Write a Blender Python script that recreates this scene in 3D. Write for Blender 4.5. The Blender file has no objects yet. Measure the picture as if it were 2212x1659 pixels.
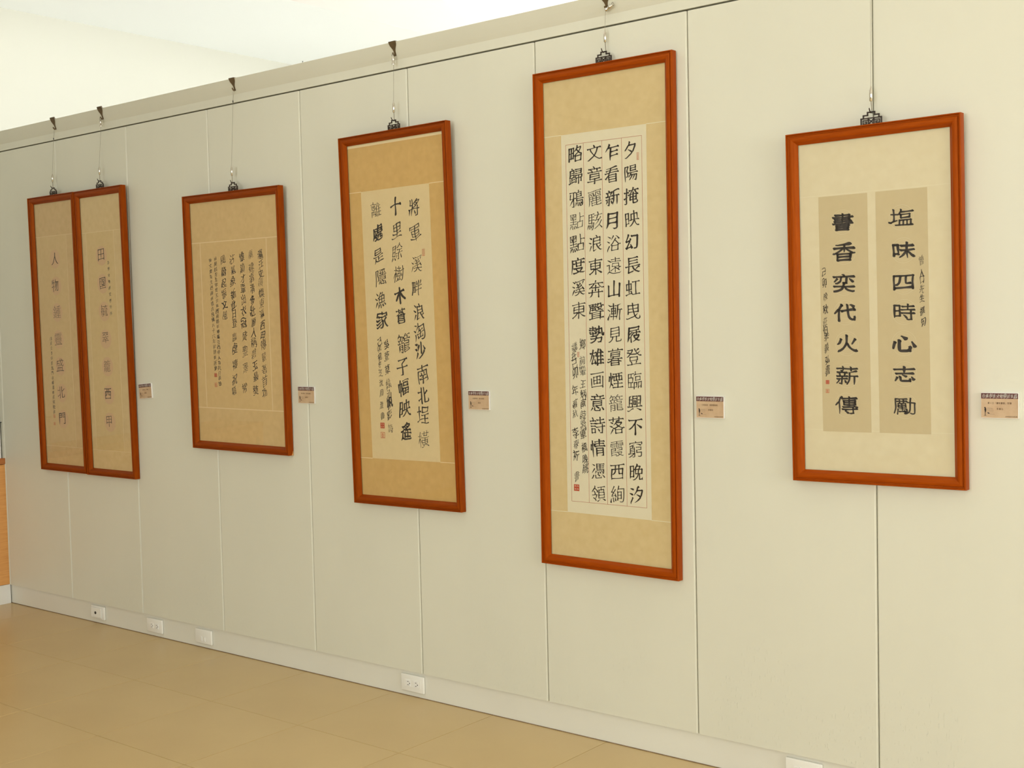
import bpy, bmesh, math, random
import numpy as np
from mathutils import Vector, Matrix

SC = bpy.context.scene
COL = SC.collection

# ------------------------------------------------------------------ camera
cam_d = bpy.data.cameras.new('camera')
cam = bpy.data.objects.new('camera', cam_d)
COL.objects.link(cam)
SC.camera = cam
cam_d.sensor_fit = 'HORIZONTAL'
cam_d.sensor_width = 36.0
cam_d.lens = 43.442
cam_d.clip_start = 0.05
cam_d.clip_end = 100
cam.matrix_world = (Matrix.Translation((5.70089, -3.43830, 1.43536)) @ Matrix.Rotation(0.68063, 4, 'Z')
                    @ Matrix.Rotation(1.52469, 4, 'X') @ Matrix.Rotation(-0.022815, 4, 'Z'))

# ------------------------------------------------------------------ exposure, sky, daylight
SC.view_settings.view_transform = 'Standard'
SC.view_settings.look = 'None'
SC.view_settings.gamma = 1.0
SC.view_settings.use_curve_mapping = False
SC.view_settings.exposure = 0.0

world = bpy.data.worlds.new('sky')
SC.world = world
world.use_nodes = True
bg = world.node_tree.nodes['Background']
bg.inputs['Color'].default_value = (0.80, 0.90, 1.0, 1)
bg.inputs['Strength'].default_value = 1.0

def area(name, loc, rot, sx, sy, power, color):
    d = bpy.data.lights.new(name, 'AREA')
    d.shape = 'RECTANGLE'
    d.size = sx
    d.size_y = sy
    d.energy = power
    d.color = color
    o = bpy.data.objects.new(name, d)
    o.location = loc
    o.rotation_euler = rot
    COL.objects.link(o)
    return o

PI = math.pi
# daylight in the window openings of the wall behind the camera, of the right wall and of the far room
WIN_FRONT = [(2.6, 4.8), (5.2, 7.4), (7.8, 10.0)]
P_FRONT = [124, 50, 24]
for (a, b), p in zip(WIN_FRONT, P_FRONT):
    area('window_daylight', ((a + b) / 2, -7.62, 1.85), (PI / 2, 0, 0), b - a, 1.9, p, (0.97, 1.0, 1.0))
area('window_daylight', (11.12, -2.2, 1.8), (PI / 2, 0, PI / 2), 3.0, 2.0, 150, (0.97, 1.0, 1.0))
WIN_FAR = [(2.6, 5.0), (5.4, 7.8), (8.2, 10.6)]
for a, b in WIN_FAR:
    area('window_daylight', ((a + b) / 2, 5.12, 1.75), (-PI / 2, 0, 0), b - a, 2.1, 420, (1.0, 1.0, 0.97))

# ------------------------------------------------------------------ helpers
def empty(name, loc, rot=(0, 0, 0)):
    o = bpy.data.objects.new(name, None)
    o.location = loc
    o.rotation_euler = rot
    o.empty_display_size = 0.05
    COL.objects.link(o)
    return o

def tag(o, label=None, cat=None, group=None, kind=None):
    if label: o['label'] = label
    if cat: o['category'] = cat
    if group: o['group'] = group
    if kind: o['kind'] = kind
    return o

def obj(name, me, mat=None, parent=None, loc=(0, 0, 0), rot=(0, 0, 0)):
    if isinstance(me, bmesh.types.BMesh):
        bm = me
        me = bpy.data.meshes.new(name)
        bm.normal_update()
        bm.to_mesh(me)
        bm.free()
    o = bpy.data.objects.new(name, me)
    if mat:
        me.materials.clear()
        me.materials.append(mat)
    o.location = loc
    o.rotation_euler = rot
    COL.objects.link(o)
    if parent: o.parent = parent
    return o

def bx(bm, x0, x1, y0, y1, z0, z1, bev=0.0, seg=2):
    vs = [bm.verts.new(p) for p in ((x0, y0, z0), (x1, y0, z0), (x1, y1, z0), (x0, y1, z0),
                                    (x0, y0, z1), (x1, y0, z1), (x1, y1, z1), (x0, y1, z1))]
    fs = [bm.faces.new([vs[i] for i in f]) for f in ((0, 3, 2, 1), (4, 5, 6, 7), (0, 1, 5, 4), (1, 2, 6, 5), (2, 3, 7, 6), (3, 0, 4, 7))]
    if bev > 0:
        es = list({e for f in fs for e in f.edges})
        bmesh.ops.bevel(bm, geom=es, offset=bev, segments=seg, profile=0.5, affect='EDGES')
    return bm

def box(x0, x1, y0, y1, z0, z1, bev=0.0, seg=2):
    return bx(bmesh.new(), x0, x1, y0, y1, z0, z1, bev, seg)

def prism(bm, pts, axis, a, b):
    """pts: 2D loop; extruded along axis ('x','y','z') from a to b"""
    def P(p, t):
        return {'x': (t, p[0], p[1]), 'y': (p[0], t, p[1]), 'z': (p[0], p[1], t)}[axis]
    v0 = [bm.verts.new(P(p, a)) for p in pts]
    v1 = [bm.verts.new(P(p, b)) for p in pts]
    n = len(pts)
    fs = [bm.faces.new(v0), bm.faces.new(v1)]
    for i in range(n):
        fs.append(bm.faces.new((v0[i], v0[(i + 1) % n], v1[(i + 1) % n], v1[i])))
    bmesh.ops.recalc_face_normals(bm, faces=fs)
    return bm

def tube(bm, pts, r, n=8, cap=True):
    pts = [Vector(p) for p in pts]
    rs = r if isinstance(r, (list, tuple)) else [r] * len(pts)
    rings = []
    up = Vector((0.123, 0.98, 0.15)).normalized()
    for i, p in enumerate(pts):
        t = (pts[min(i + 1, len(pts) - 1)] - pts[max(i - 1, 0)]).normalized()
        u = t.cross(up)
        if u.length < 1e-3: u = t.cross(Vector((1, 0, 0)))
        u.normalize()
        w = t.cross(u).normalized()
        rings.append([bm.verts.new(p + rs[i] * (math.cos(2 * PI * k / n) * u + math.sin(2 * PI * k / n) * w)) for k in range(n)])
    fs = []
    for a, b in zip(rings, rings[1:]):
        for k in range(n):
            fs.append(bm.faces.new((a[k], a[(k + 1) % n], b[(k + 1) % n], b[k])))
    if cap:
        fs.append(bm.faces.new(rings[0]))
        fs.append(bm.faces.new(rings[-1]))
    bmesh.ops.recalc_face_normals(bm, faces=fs)
    return bm

def smooth(o, ang=40):
    me = o.data
    me.polygons.foreach_set('use_smooth', [True] * len(me.polygons))
    me.set_sharp_from_angle(angle=math.radians(ang))
    return o

# ------------------------------------------------------------------ materials
def s2l(r, g, b):
    f = lambda c: (c / 255 / 12.92) if c / 255 <= 0.04045 else ((c / 255 + 0.055) / 1.055) ** 2.4
    return (f(r), f(g), f(b), 1)

def mat(name, col, rough=0.5, metal=0.0, spec=0.5, coat=0.0):
    m = bpy.data.materials.new(name)
    m.use_nodes = True
    b = m.node_tree.nodes['Principled BSDF']
    b.inputs['Base Color'].default_value = col
    b.inputs['Roughness'].default_value = rough
    b.inputs['Metallic'].default_value = metal
    b.inputs['Specular IOR Level'].default_value = spec
    b.inputs['Coat Weight'].default_value = coat
    b.inputs['Coat Roughness'].default_value = 0.15
    return m

def noisy(name, c1, c2, scale, stretch=(1, 1, 1), rough=0.5, detail=4, bump=0.0, bscale=None, spec=0.5, coat=0.0, lo=0.3, hi=0.7):
    m = mat(name, c1, rough, spec=spec, coat=coat)
    nt = m.node_tree
    N = nt.nodes
    b = N['Principled BSDF']
    tc = N.new('ShaderNodeTexCoord')
    mp = N.new('ShaderNodeMapping')
    mp.inputs['Scale'].default_value = stretch
    nz = N.new('ShaderNodeTexNoise')
    nz.inputs['Scale'].default_value = scale
    nz.inputs['Detail'].default_value = detail
    rp = N.new('ShaderNodeValToRGB')
    rp.color_ramp.elements[0].position = lo
    rp.color_ramp.elements[1].position = hi
    rp.color_ramp.elements[0].color = c1
    rp.color_ramp.elements[1].color = c2
    nt.links.new(tc.outputs['Object'], mp.inputs['Vector'])
    nt.links.new(mp.outputs['Vector'], nz.inputs['Vector'])
    nt.links.new(nz.outputs['Fac'], rp.inputs['Fac'])
    nt.links.new(rp.outputs['Color'], b.inputs['Base Color'])
    if bump:
        n2 = N.new('ShaderNodeTexNoise')
        n2.inputs['Scale'].default_value = bscale or scale
        n2.inputs['Detail'].default_value = 3
        nt.links.new(mp.outputs['Vector'], n2.inputs['Vector'])
        bp = N.new('ShaderNodeBump')
        bp.inputs['Strength'].default_value = bump
        bp.inputs['Distance'].default_value = 0.002
        nt.links.new(n2.outputs['Fac'], bp.inputs['Height'])
        nt.links.new(bp.outputs['Normal'], b.inputs['Normal'])
    return m

def mul(c, k): return (c[0] * k, c[1] * k, c[2] * k, 1)

PAINT = (0.74, 0.727, 0.60, 1)
M = {}
# cream semi-gloss paint with brushed relief and a few rough, flaking streaks low on the wall
M['paint'] = noisy('cream_paint', PAINT, mul(PAINT, 0.965), 3.0, (1, 1, 0.5), rough=0.42, bump=0.05, bscale=60)
def add_scuffs(m):
    nt = m.node_tree
    N = nt.nodes
    b = N['Principled BSDF']
    g = N.new('ShaderNodeNewGeometry')
    mp = N.new('ShaderNodeMapping')
    mp.inputs['Scale'].default_value = (260, 1, 38)
    nz = N.new('ShaderNodeTexNoise')
    nz.inputs['Scale'].default_value = 1.0
    nz.inputs['Detail'].default_value = 2
    m2 = N.new('ShaderNodeMapping')
    m2.inputs['Scale'].default_value = (3.0, 1, 2.2)
    n2 = N.new('ShaderNodeTexNoise')
    n2.inputs['Scale'].default_value = 1.0
    sx = N.new('ShaderNodeSeparateXYZ')
    mr = N.new('ShaderNodeMapRange')
    mr.inputs['From Min'].default_value = 0.75
    mr.inputs['From Max'].default_value = 0.1
    a = N.new('ShaderNodeMath'); a.operation = 'MULTIPLY_ADD'
    a.inputs[1].default_value = 0.35
    t = N.new('ShaderNodeMath'); t.operation = 'MULTIPLY'
    r1 = N.new('ShaderNodeMapRange')
    r1.inputs['From Min'].default_value = 0.655
    r1.inputs['From Max'].default_value = 0.70
    r2 = N.new('ShaderNodeMapRange')
    r2.inputs['From Min'].default_value = 0.74
    r2.inputs['From Max'].default_value = 0.84
    L = nt.links.new
    L(g.outputs['Position'], mp.inputs['Vector']); L(mp.outputs['Vector'], nz.inputs['Vector'])
    L(g.outputs['Position'], m2.inputs['Vector']); L(m2.outputs['Vector'], n2.inputs['Vector'])
    L(g.outputs['Position'], sx.inputs[0]); L(sx.outputs['Z'], mr.inputs['Value'])
    L(mr.outputs[0], a.inputs[0]); L(n2.outputs['Fac'], a.inputs[2])
    L(a.outputs[0], r2.inputs['Value']); L(nz.outputs['Fac'], r1.inputs['Value'])
    L(r1.outputs[0], t.inputs[0]); L(r2.outputs[0], t.inputs[1])
    bp = N.new('ShaderNodeBump')
    bp.inputs['Strength'].default_value = 0.6
    bp.inputs['Distance'].default_value = 0.0016
    L(t.outputs[0], bp.inputs['Height'])
    old = b.inputs['Normal'].links[0].from_socket
    L(old, bp.inputs['Normal'])
    L(bp.outputs['Normal'], b.inputs['Normal'])
add_scuffs(M['paint'])
M['plinth'] = noisy('plinth_paint', (0.79, 0.775, 0.675, 1), (0.765, 0.745, 0.645, 1), 3.0, rough=0.35, bump=0.03, bscale=50)
M['white'] = noisy('white_paint', (0.70, 0.71, 0.645, 1), (0.69, 0.70, 0.63, 1), 2.0, rough=0.7)
M['end_wall'] = noisy('off_white_paint', (0.56, 0.555, 0.485, 1), (0.55, 0.545, 0.475, 1), 1.2, rough=0.8)
M['ceiling'] = noisy('ceiling_paint', (0.86, 0.885, 0.87, 1), (0.85, 0.875, 0.86, 1), 1.0, rough=0.8)
M['beam'] = noisy('beam_paint', (0.80, 0.75, 0.72, 1), (0.78, 0.73, 0.70, 1), 1.5, rough=0.8)
M['gap'] = mat('dark_gap', (0.06, 0.035, 0.012, 1), 0.9)
M['tile'] = noisy('beige_porcelain', (0.64, 0.465, 0.215, 1), (0.59, 0.42, 0.19, 1), 2.2, rough=0.30, detail=5, bump=0.015, bscale=220)
M['joint_dirt'] = noisy('joint_dirt', (0.30, 0.20, 0.11, 1), (0.20, 0.125, 0.06, 1), 30, rough=0.9)
M['far_floor'] = noisy('pale_bounce_floor', (0.78, 0.77, 0.73, 1), (0.74, 0.73, 0.69, 1), 40, rough=0.4)  # unseen floor behind the partition, made pale to bounce light onto the ceiling
M['grout'] = noisy('grout', (0.14, 0.085, 0.035, 1), (0.20, 0.13, 0.06, 1), 8, rough=0.9)
WC1, WC2 = (0.37, 0.062, 0.0015, 1), (0.29, 0.043, 0.0012, 1)
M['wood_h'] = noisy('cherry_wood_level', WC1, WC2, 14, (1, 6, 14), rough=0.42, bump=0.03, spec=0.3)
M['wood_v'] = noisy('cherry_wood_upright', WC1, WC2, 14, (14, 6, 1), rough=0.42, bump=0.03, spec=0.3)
M['dark_h'] = noisy('shaded_cherry_wood_level', mul(WC1, 0.78), mul(WC2, 0.78), 14, (1, 6, 14), rough=0.42, bump=0.03, spec=0.3)  # same cherry wood, dimmer light on the left frames put into the colour
M['dark_v'] = noisy('shaded_cherry_wood_upright', mul(WC1, 0.82), mul(WC2, 0.82), 14, (14, 6, 1), rough=0.42, bump=0.03, spec=0.3)
for k_ in ('wood_h', 'wood_v', 'dark_h', 'dark_v'):
    M[k_].node_tree.nodes['Principled BSDF'].inputs['Specular Tint'].default_value = (1.0, 0.50, 0.16, 1)
M['raw_wood'] = noisy('bare_wood', (0.75, 0.42, 0.16, 1), (0.65, 0.33, 0.10, 1), 60, rough=0.8)
M['backing'] = noisy('backing_board', (0.28, 0.19, 0.10, 1), (0.22, 0.14, 0.07, 1), 30, rough=0.9)
M['ink'] = noisy('black_ink', (0.022, 0.014, 0.010, 1), (0.035, 0.024, 0.016, 1), 60, rough=0.6)
M['ink_pale'] = noisy('thin_ink', (0.075, 0.05, 0.03, 1), (0.15, 0.10, 0.06, 1), 90, rough=0.7)
M['seal'] = mat('vermilion_paste', (0.52, 0.07, 0.025, 1), 0.7)
M['seal_pale'] = mat('pale_vermilion_paste', (0.60, 0.17, 0.075, 1), 0.7)
M['red_line'] = mat('red_ruling', (0.46, 0.12, 0.05, 1), 0.7)
M['chrome'] = mat('chrome', (0.62, 0.58, 0.50, 1), 0.12, metal=1.0)
M['wire'] = mat('steel_wire', (0.25, 0.22, 0.16, 1), 0.45, metal=0.5)
M['iron'] = noisy('bronze_black_iron', (0.022, 0.012, 0.008, 1), (0.05, 0.028, 0.015, 1), 120, rough=0.45)
M['hook'] = noisy('tarnished_brass', (0.10, 0.062, 0.022, 1), (0.14, 0.09, 0.035, 1), 90, rough=0.5)
M['plastic'] = mat('ivory_plastic', (0.86, 0.845, 0.77, 1), 0.28)
M['plastic_white'] = mat('white_plastic', (0.86, 0.85, 0.80, 1), 0.25)
M['black'] = mat('black_plastic', (0.01, 0.009, 0.008, 1), 0.5)
M['foam'] = mat('white_foam_board', (0.86, 0.84, 0.80, 1), 0.6)
M['print_head'] = noisy('maroon_print', (0.115, 0.018, 0.010, 1), (0.085, 0.012, 0.007, 1), 60, rough=0.5)
M['print_body'] = noisy('parchment_print', (0.62, 0.45, 0.28, 1), (0.54, 0.365, 0.215, 1), 28, rough=0.5, lo=0.35, hi=0.65)
M['print_text'] = mat('brown_print', (0.16, 0.09, 0.035, 1), 0.6)
M['print_light'] = mat('white_print', (0.80, 0.74, 0.66, 1), 0.6)
M['print_ghost'] = mat('pale_grey_print', (0.36, 0.26, 0.17, 1), 0.6)
M['cab_wood'] = noisy('oak_veneer', (0.80, 0.40, 0.125, 1), (0.70, 0.32, 0.09, 1), 9, (1, 1, 14), rough=0.35)
M['cab_top'] = noisy('brown_veneer', (0.52, 0.19, 0.05, 1), (0.45, 0.15, 0.04, 1), 9, (1, 1, 14), rough=0.35)
M['grey'] = mat('grey_panel', (0.30, 0.30, 0.29, 1), 0.4)
M['frame_metal'] = mat('window_metal', (0.55, 0.55, 0.53, 1), 0.4, metal=0.3)

def glass_mat(name):
    m = bpy.data.materials.new(name)
    m.use_nodes = True
    nt = m.node_tree
    N = nt.nodes
    N.remove(N['Principled BSDF'])
    out = N['Material Output']
    tr = N.new('ShaderNodeBsdfTransparent')
    gl = N.new('ShaderNodeBsdfGlossy')
    gl.inputs['Roughness'].default_value = 0.0
    fr = N.new('ShaderNodeFresnel')
    # the node inverts the index on back faces; hand it the inverse there so both faces of the pane reflect alike
    ge = N.new('ShaderNodeNewGeometry')
    ir = N.new('ShaderNodeMapRange')
    ir.inputs['To Min'].default_value = 1.33
    ir.inputs['To Max'].default_value = 1 / 1.33
    nt.links.new(ge.outputs['Backfacing'], ir.inputs['Value'])
    nt.links.new(ir.outputs[0], fr.inputs['IOR'])
    mx = N.new('ShaderNodeMixShader')
    nt.links.new(fr.outputs[0], mx.inputs[0])
    nt.links.new(tr.outputs[0], mx.inputs[1])
    nt.links.new(gl.outputs[0], mx.inputs[2])
    nt.links.new(mx.outputs[0], out.inputs['Surface'])
    return m
M['glass'] = glass_mat('clear_glass')

# ------------------------------------------------------------------ the setting
X0, X1 = -1.07, 11.0
YF, YB = -7.5, 5.0
ZC = 3.335
PLX = 0.015     # plinth face
# wall_back: the exhibition partition, core + tall painted boards
core = box(X0, 7.32, 0.022, 0.115, 0.0, 2.505)
wall_back = tag(obj('wall_back', core, M['gap']), kind='structure', label='cream panelled partition wall with framed calligraphy')
def wall_panel(a, b):
    c, g, t = 0.0042, 0.0012, 0.022
    pts = [(a + g, t), (a + g, c), (a + g + c, 0.0), (b - g - c * 1.15, 0.0), (b - g, c), (b - g, t)]
    bm = bmesh.new()
    prism(bm, pts, 'z', 0.1025, 2.4205)
    return obj('panel', bm, M['paint'], wall_back)
SEAMS = [-1.07, -0.6115, -0.0015, 0.609, 1.2235, 1.8302, 2.439, 3.0497, 3.6608, 4.2697, 4.880, 5.490, 6.10, 6.71, 7.32]
for a, b in zip(SEAMS, SEAMS[1:]):
    wall_panel(a, b)
tag(obj('trim_1', box(X0, 7.32, -0.0005, 0.0225, 2.4265, 2.462), M['paint']), kind='structure', label='flat cream strip above the panel joint')
bm = bmesh.new()
prism(bm, [(0.0, 2.4595), (-0.007, 2.475), (-0.016, 2.4985), (-0.0235, 2.5215), (-0.0235, 2.5235), (0.14, 2.5235), (0.14, 2.49), (0.0125, 2.49), (0.0125, 2.4595)], 'x', X0, 7.32)
tag(obj('trim_2', bm, M['paint']), kind='structure', label='outward sloping cream picture rail on top of the wall')
tag(obj('baseboard_back', box(X0, 7.32, PLX - 0.003, 0.0215, 0.0, 0.1035), M['plinth']), kind='structure', label='low recessed cream plinth under the panels')
# skirt the core behind the plinth is dark; seal joint along the floor
tag(obj('trim_3', box(X0, 7.32, PLX - 0.0055, PLX - 0.0025, 0.0, 0.0022), M['joint_dirt']), kind='structure', label='thin dirty joint between plinth and floor')

# floor with single tiles where the photograph shows them
floor = tag(obj('floor', box(X0, X1, YF, YB, -0.12, -0.0030), M['grout']), kind='structure', label='beige tiled floor')
TX, TY = 0.5109, 0.4986
fx0, fy0 = 1.7578 - 6 * TX, -0.486
tile_me = {}
def tile(x0, x1, y0, y1):
    g = 0.0011
    w, h = round(x1 - x0, 4), round(y1 - y0, 4)
    key = (w, h)
    if key not in tile_me:
        bm = bmesh.new()
        b_ = 0.0006
        hw, hh = w / 2 - g, h / 2 - g
        lo = [bm.verts.new((sx * hw, sy * hh, -0.003)) for sx, sy in ((-1, -1), (1, -1), (1, 1), (-1, 1))]
        md = [bm.verts.new((sx * hw, sy * hh, -b_)) for sx, sy in ((-1, -1), (1, -1), (1, 1), (-1, 1))]
        tp = [bm.verts.new((sx * (hw - b_), sy * (hh - b_), 0)) for sx, sy in ((-1, -1), (1, -1), (1, 1), (-1, 1))]
        for A, B in ((lo, md), (md, tp)):
            for k in range(4):
                bm.faces.new((A[k], A[(k + 1) % 4], B[(k + 1) % 4], B[k]))
        bm.faces.new(tp)
        me = bpy.data.meshes.new('floor_tile')
        bm.normal_update(); bm.to_mesh(me); bm.free()
        me.materials.append(M['tile'])
        tile_me[key] = me
    o = bpy.data.objects.new('floor_tile', tile_me[key])
    o.location = ((x0 + x1) / 2, (y0 + y1) / 2, random.Random(int(x0 * 91 + y0 * 57)).uniform(-0.0004, 0))
    COL.objects.link(o)
    o.parent = floor
    return o
xs = [X0] + [fx0 + k * TX for k in range(0, 18) if fx0 + k * TX > X0 + 0.02]
ys = [PLX - 0.004] + [fy0 - k * TY for k in range(0, 11)]
for i in range(len(xs) - 1):
    for j in range(len(ys) - 1):
        tile(xs[i], xs[i + 1], ys[j + 1], ys[j])
XT, YT = xs[-1], ys[-1]
# the floor beyond the tiles one can tell apart
bm = bmesh.new()
bx(bm, XT, X1, YF, ys[0], -0.003, -0.0003)
bx(bm, X0, XT, YF, YT, -0.003, -0.0003)
bx(bm, 7.32, X1, ys[0], 0.14, -0.003, -0.0003)
obj('floor_surface', bm, M['tile'], floor)
obj('floor_surface', box(X0, X1, 0.14, YB, -0.003, -0.0003), M['far_floor'], floor)

# ceiling and beam
ceiling = tag(obj('ceiling', box(X0, X1, YF, YB, ZC, ZC + 0.15), M['ceiling']), kind='structure', label='white painted ceiling')
for bxx in (1.143, 5.2, 9.2):
    obj('beam', box(bxx, bxx + 0.527, YF, YB, 3.02, ZC - 0.0005), M['beam'], ceiling)

# outer walls
tag(obj('wall_left', box(X0 - 0.15, X0, YF, YB, 0, ZC), M['end_wall']), kind='structure', label='white end wall on the left')
def wall_with_windows(name, y0, y1, wins, z0, z1, label):
    bm = bmesh.new()
    bx(bm, X0, X1, y0, y1, 0, z0)
    bx(bm, X0, X1, y0, y1, z1, ZC)
    xs_ = [X0] + [v for w in wins for v in w] + [X1]
    for a, b in zip(xs_[0::2], xs_[1::2]):
        bx(bm, a, b, y0, y1, z0, z1)
    return tag(obj(name, bm, M['white']), kind='structure', label=label)
wall_with_windows('wall_front', YF - 0.15, YF, WIN_FRONT, 0.9, 2.8, 'white window wall behind the camera')
wall_with_windows('wall_far', YB, YB + 0.15, WIN_FAR, 0.7, 2.8, 'white window wall behind the partition')
bm = bmesh.new()
bx(bm, X1, X1 + 0.15, YF, YB, 0, 0.8)
bx(bm, X1, X1 + 0.15, YF, YB, 2.8, ZC)
bx(bm, X1, X1 + 0.15, YF, -3.7, 0.8, 2.8)
bx(bm, X1, X1 + 0.15, -0.7, YB, 0.8, 2.8)
tag(obj('wall_right', bm, M['white']), kind='structure', label='white window wall on the right')
wn = 0
def window(x0, x1, y, z0, z1, side=False):
    global wn
    wn += 1
    bm = bmesh.new()
    t = 0.05
    def b(a0, a1, c0, c1):
        if side: bx(bm, y - 0.03, y + 0.03, a0, a1, c0, c1)
        else: bx(bm, a0, a1, y - 0.03, y + 0.03, c0, c1)
    b(x0, x1, z0, z0 + t); b(x0, x1, z1 - t, z1)
    b(x0, x0 + t, z0 + t, z1 - t); b(x1 - t, x1, z0 + t, z1 - t)
    m_ = (x0 + x1) / 2
    b(m_ - t / 2, m_ + t / 2, z0 + t, z1 - t)
    w = tag(obj('window_%d' % wn, bm, M['frame_metal']), kind='structure', label='metal framed window')
    for a, c in ((x0 + t, m_ - t / 2), (m_ + t / 2, x1 - t)):
        if side: g = box(y - 0.003, y + 0.003, a, c, z0 + t, z1 - t)
        else: g = box(a, c, y - 0.003, y + 0.003, z0 + t, z1 - t)
        obj('pane', g, M['glass'], w)
for a, b in WIN_FRONT: window(a, b, YF - 0.07, 0.9, 2.8)
for a, b in WIN_FAR: window(a, b, YB + 0.07, 0.7, 2.8)
window(-3.7, -0.7, X1 + 0.07, 0.8, 2.8, True)

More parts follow.
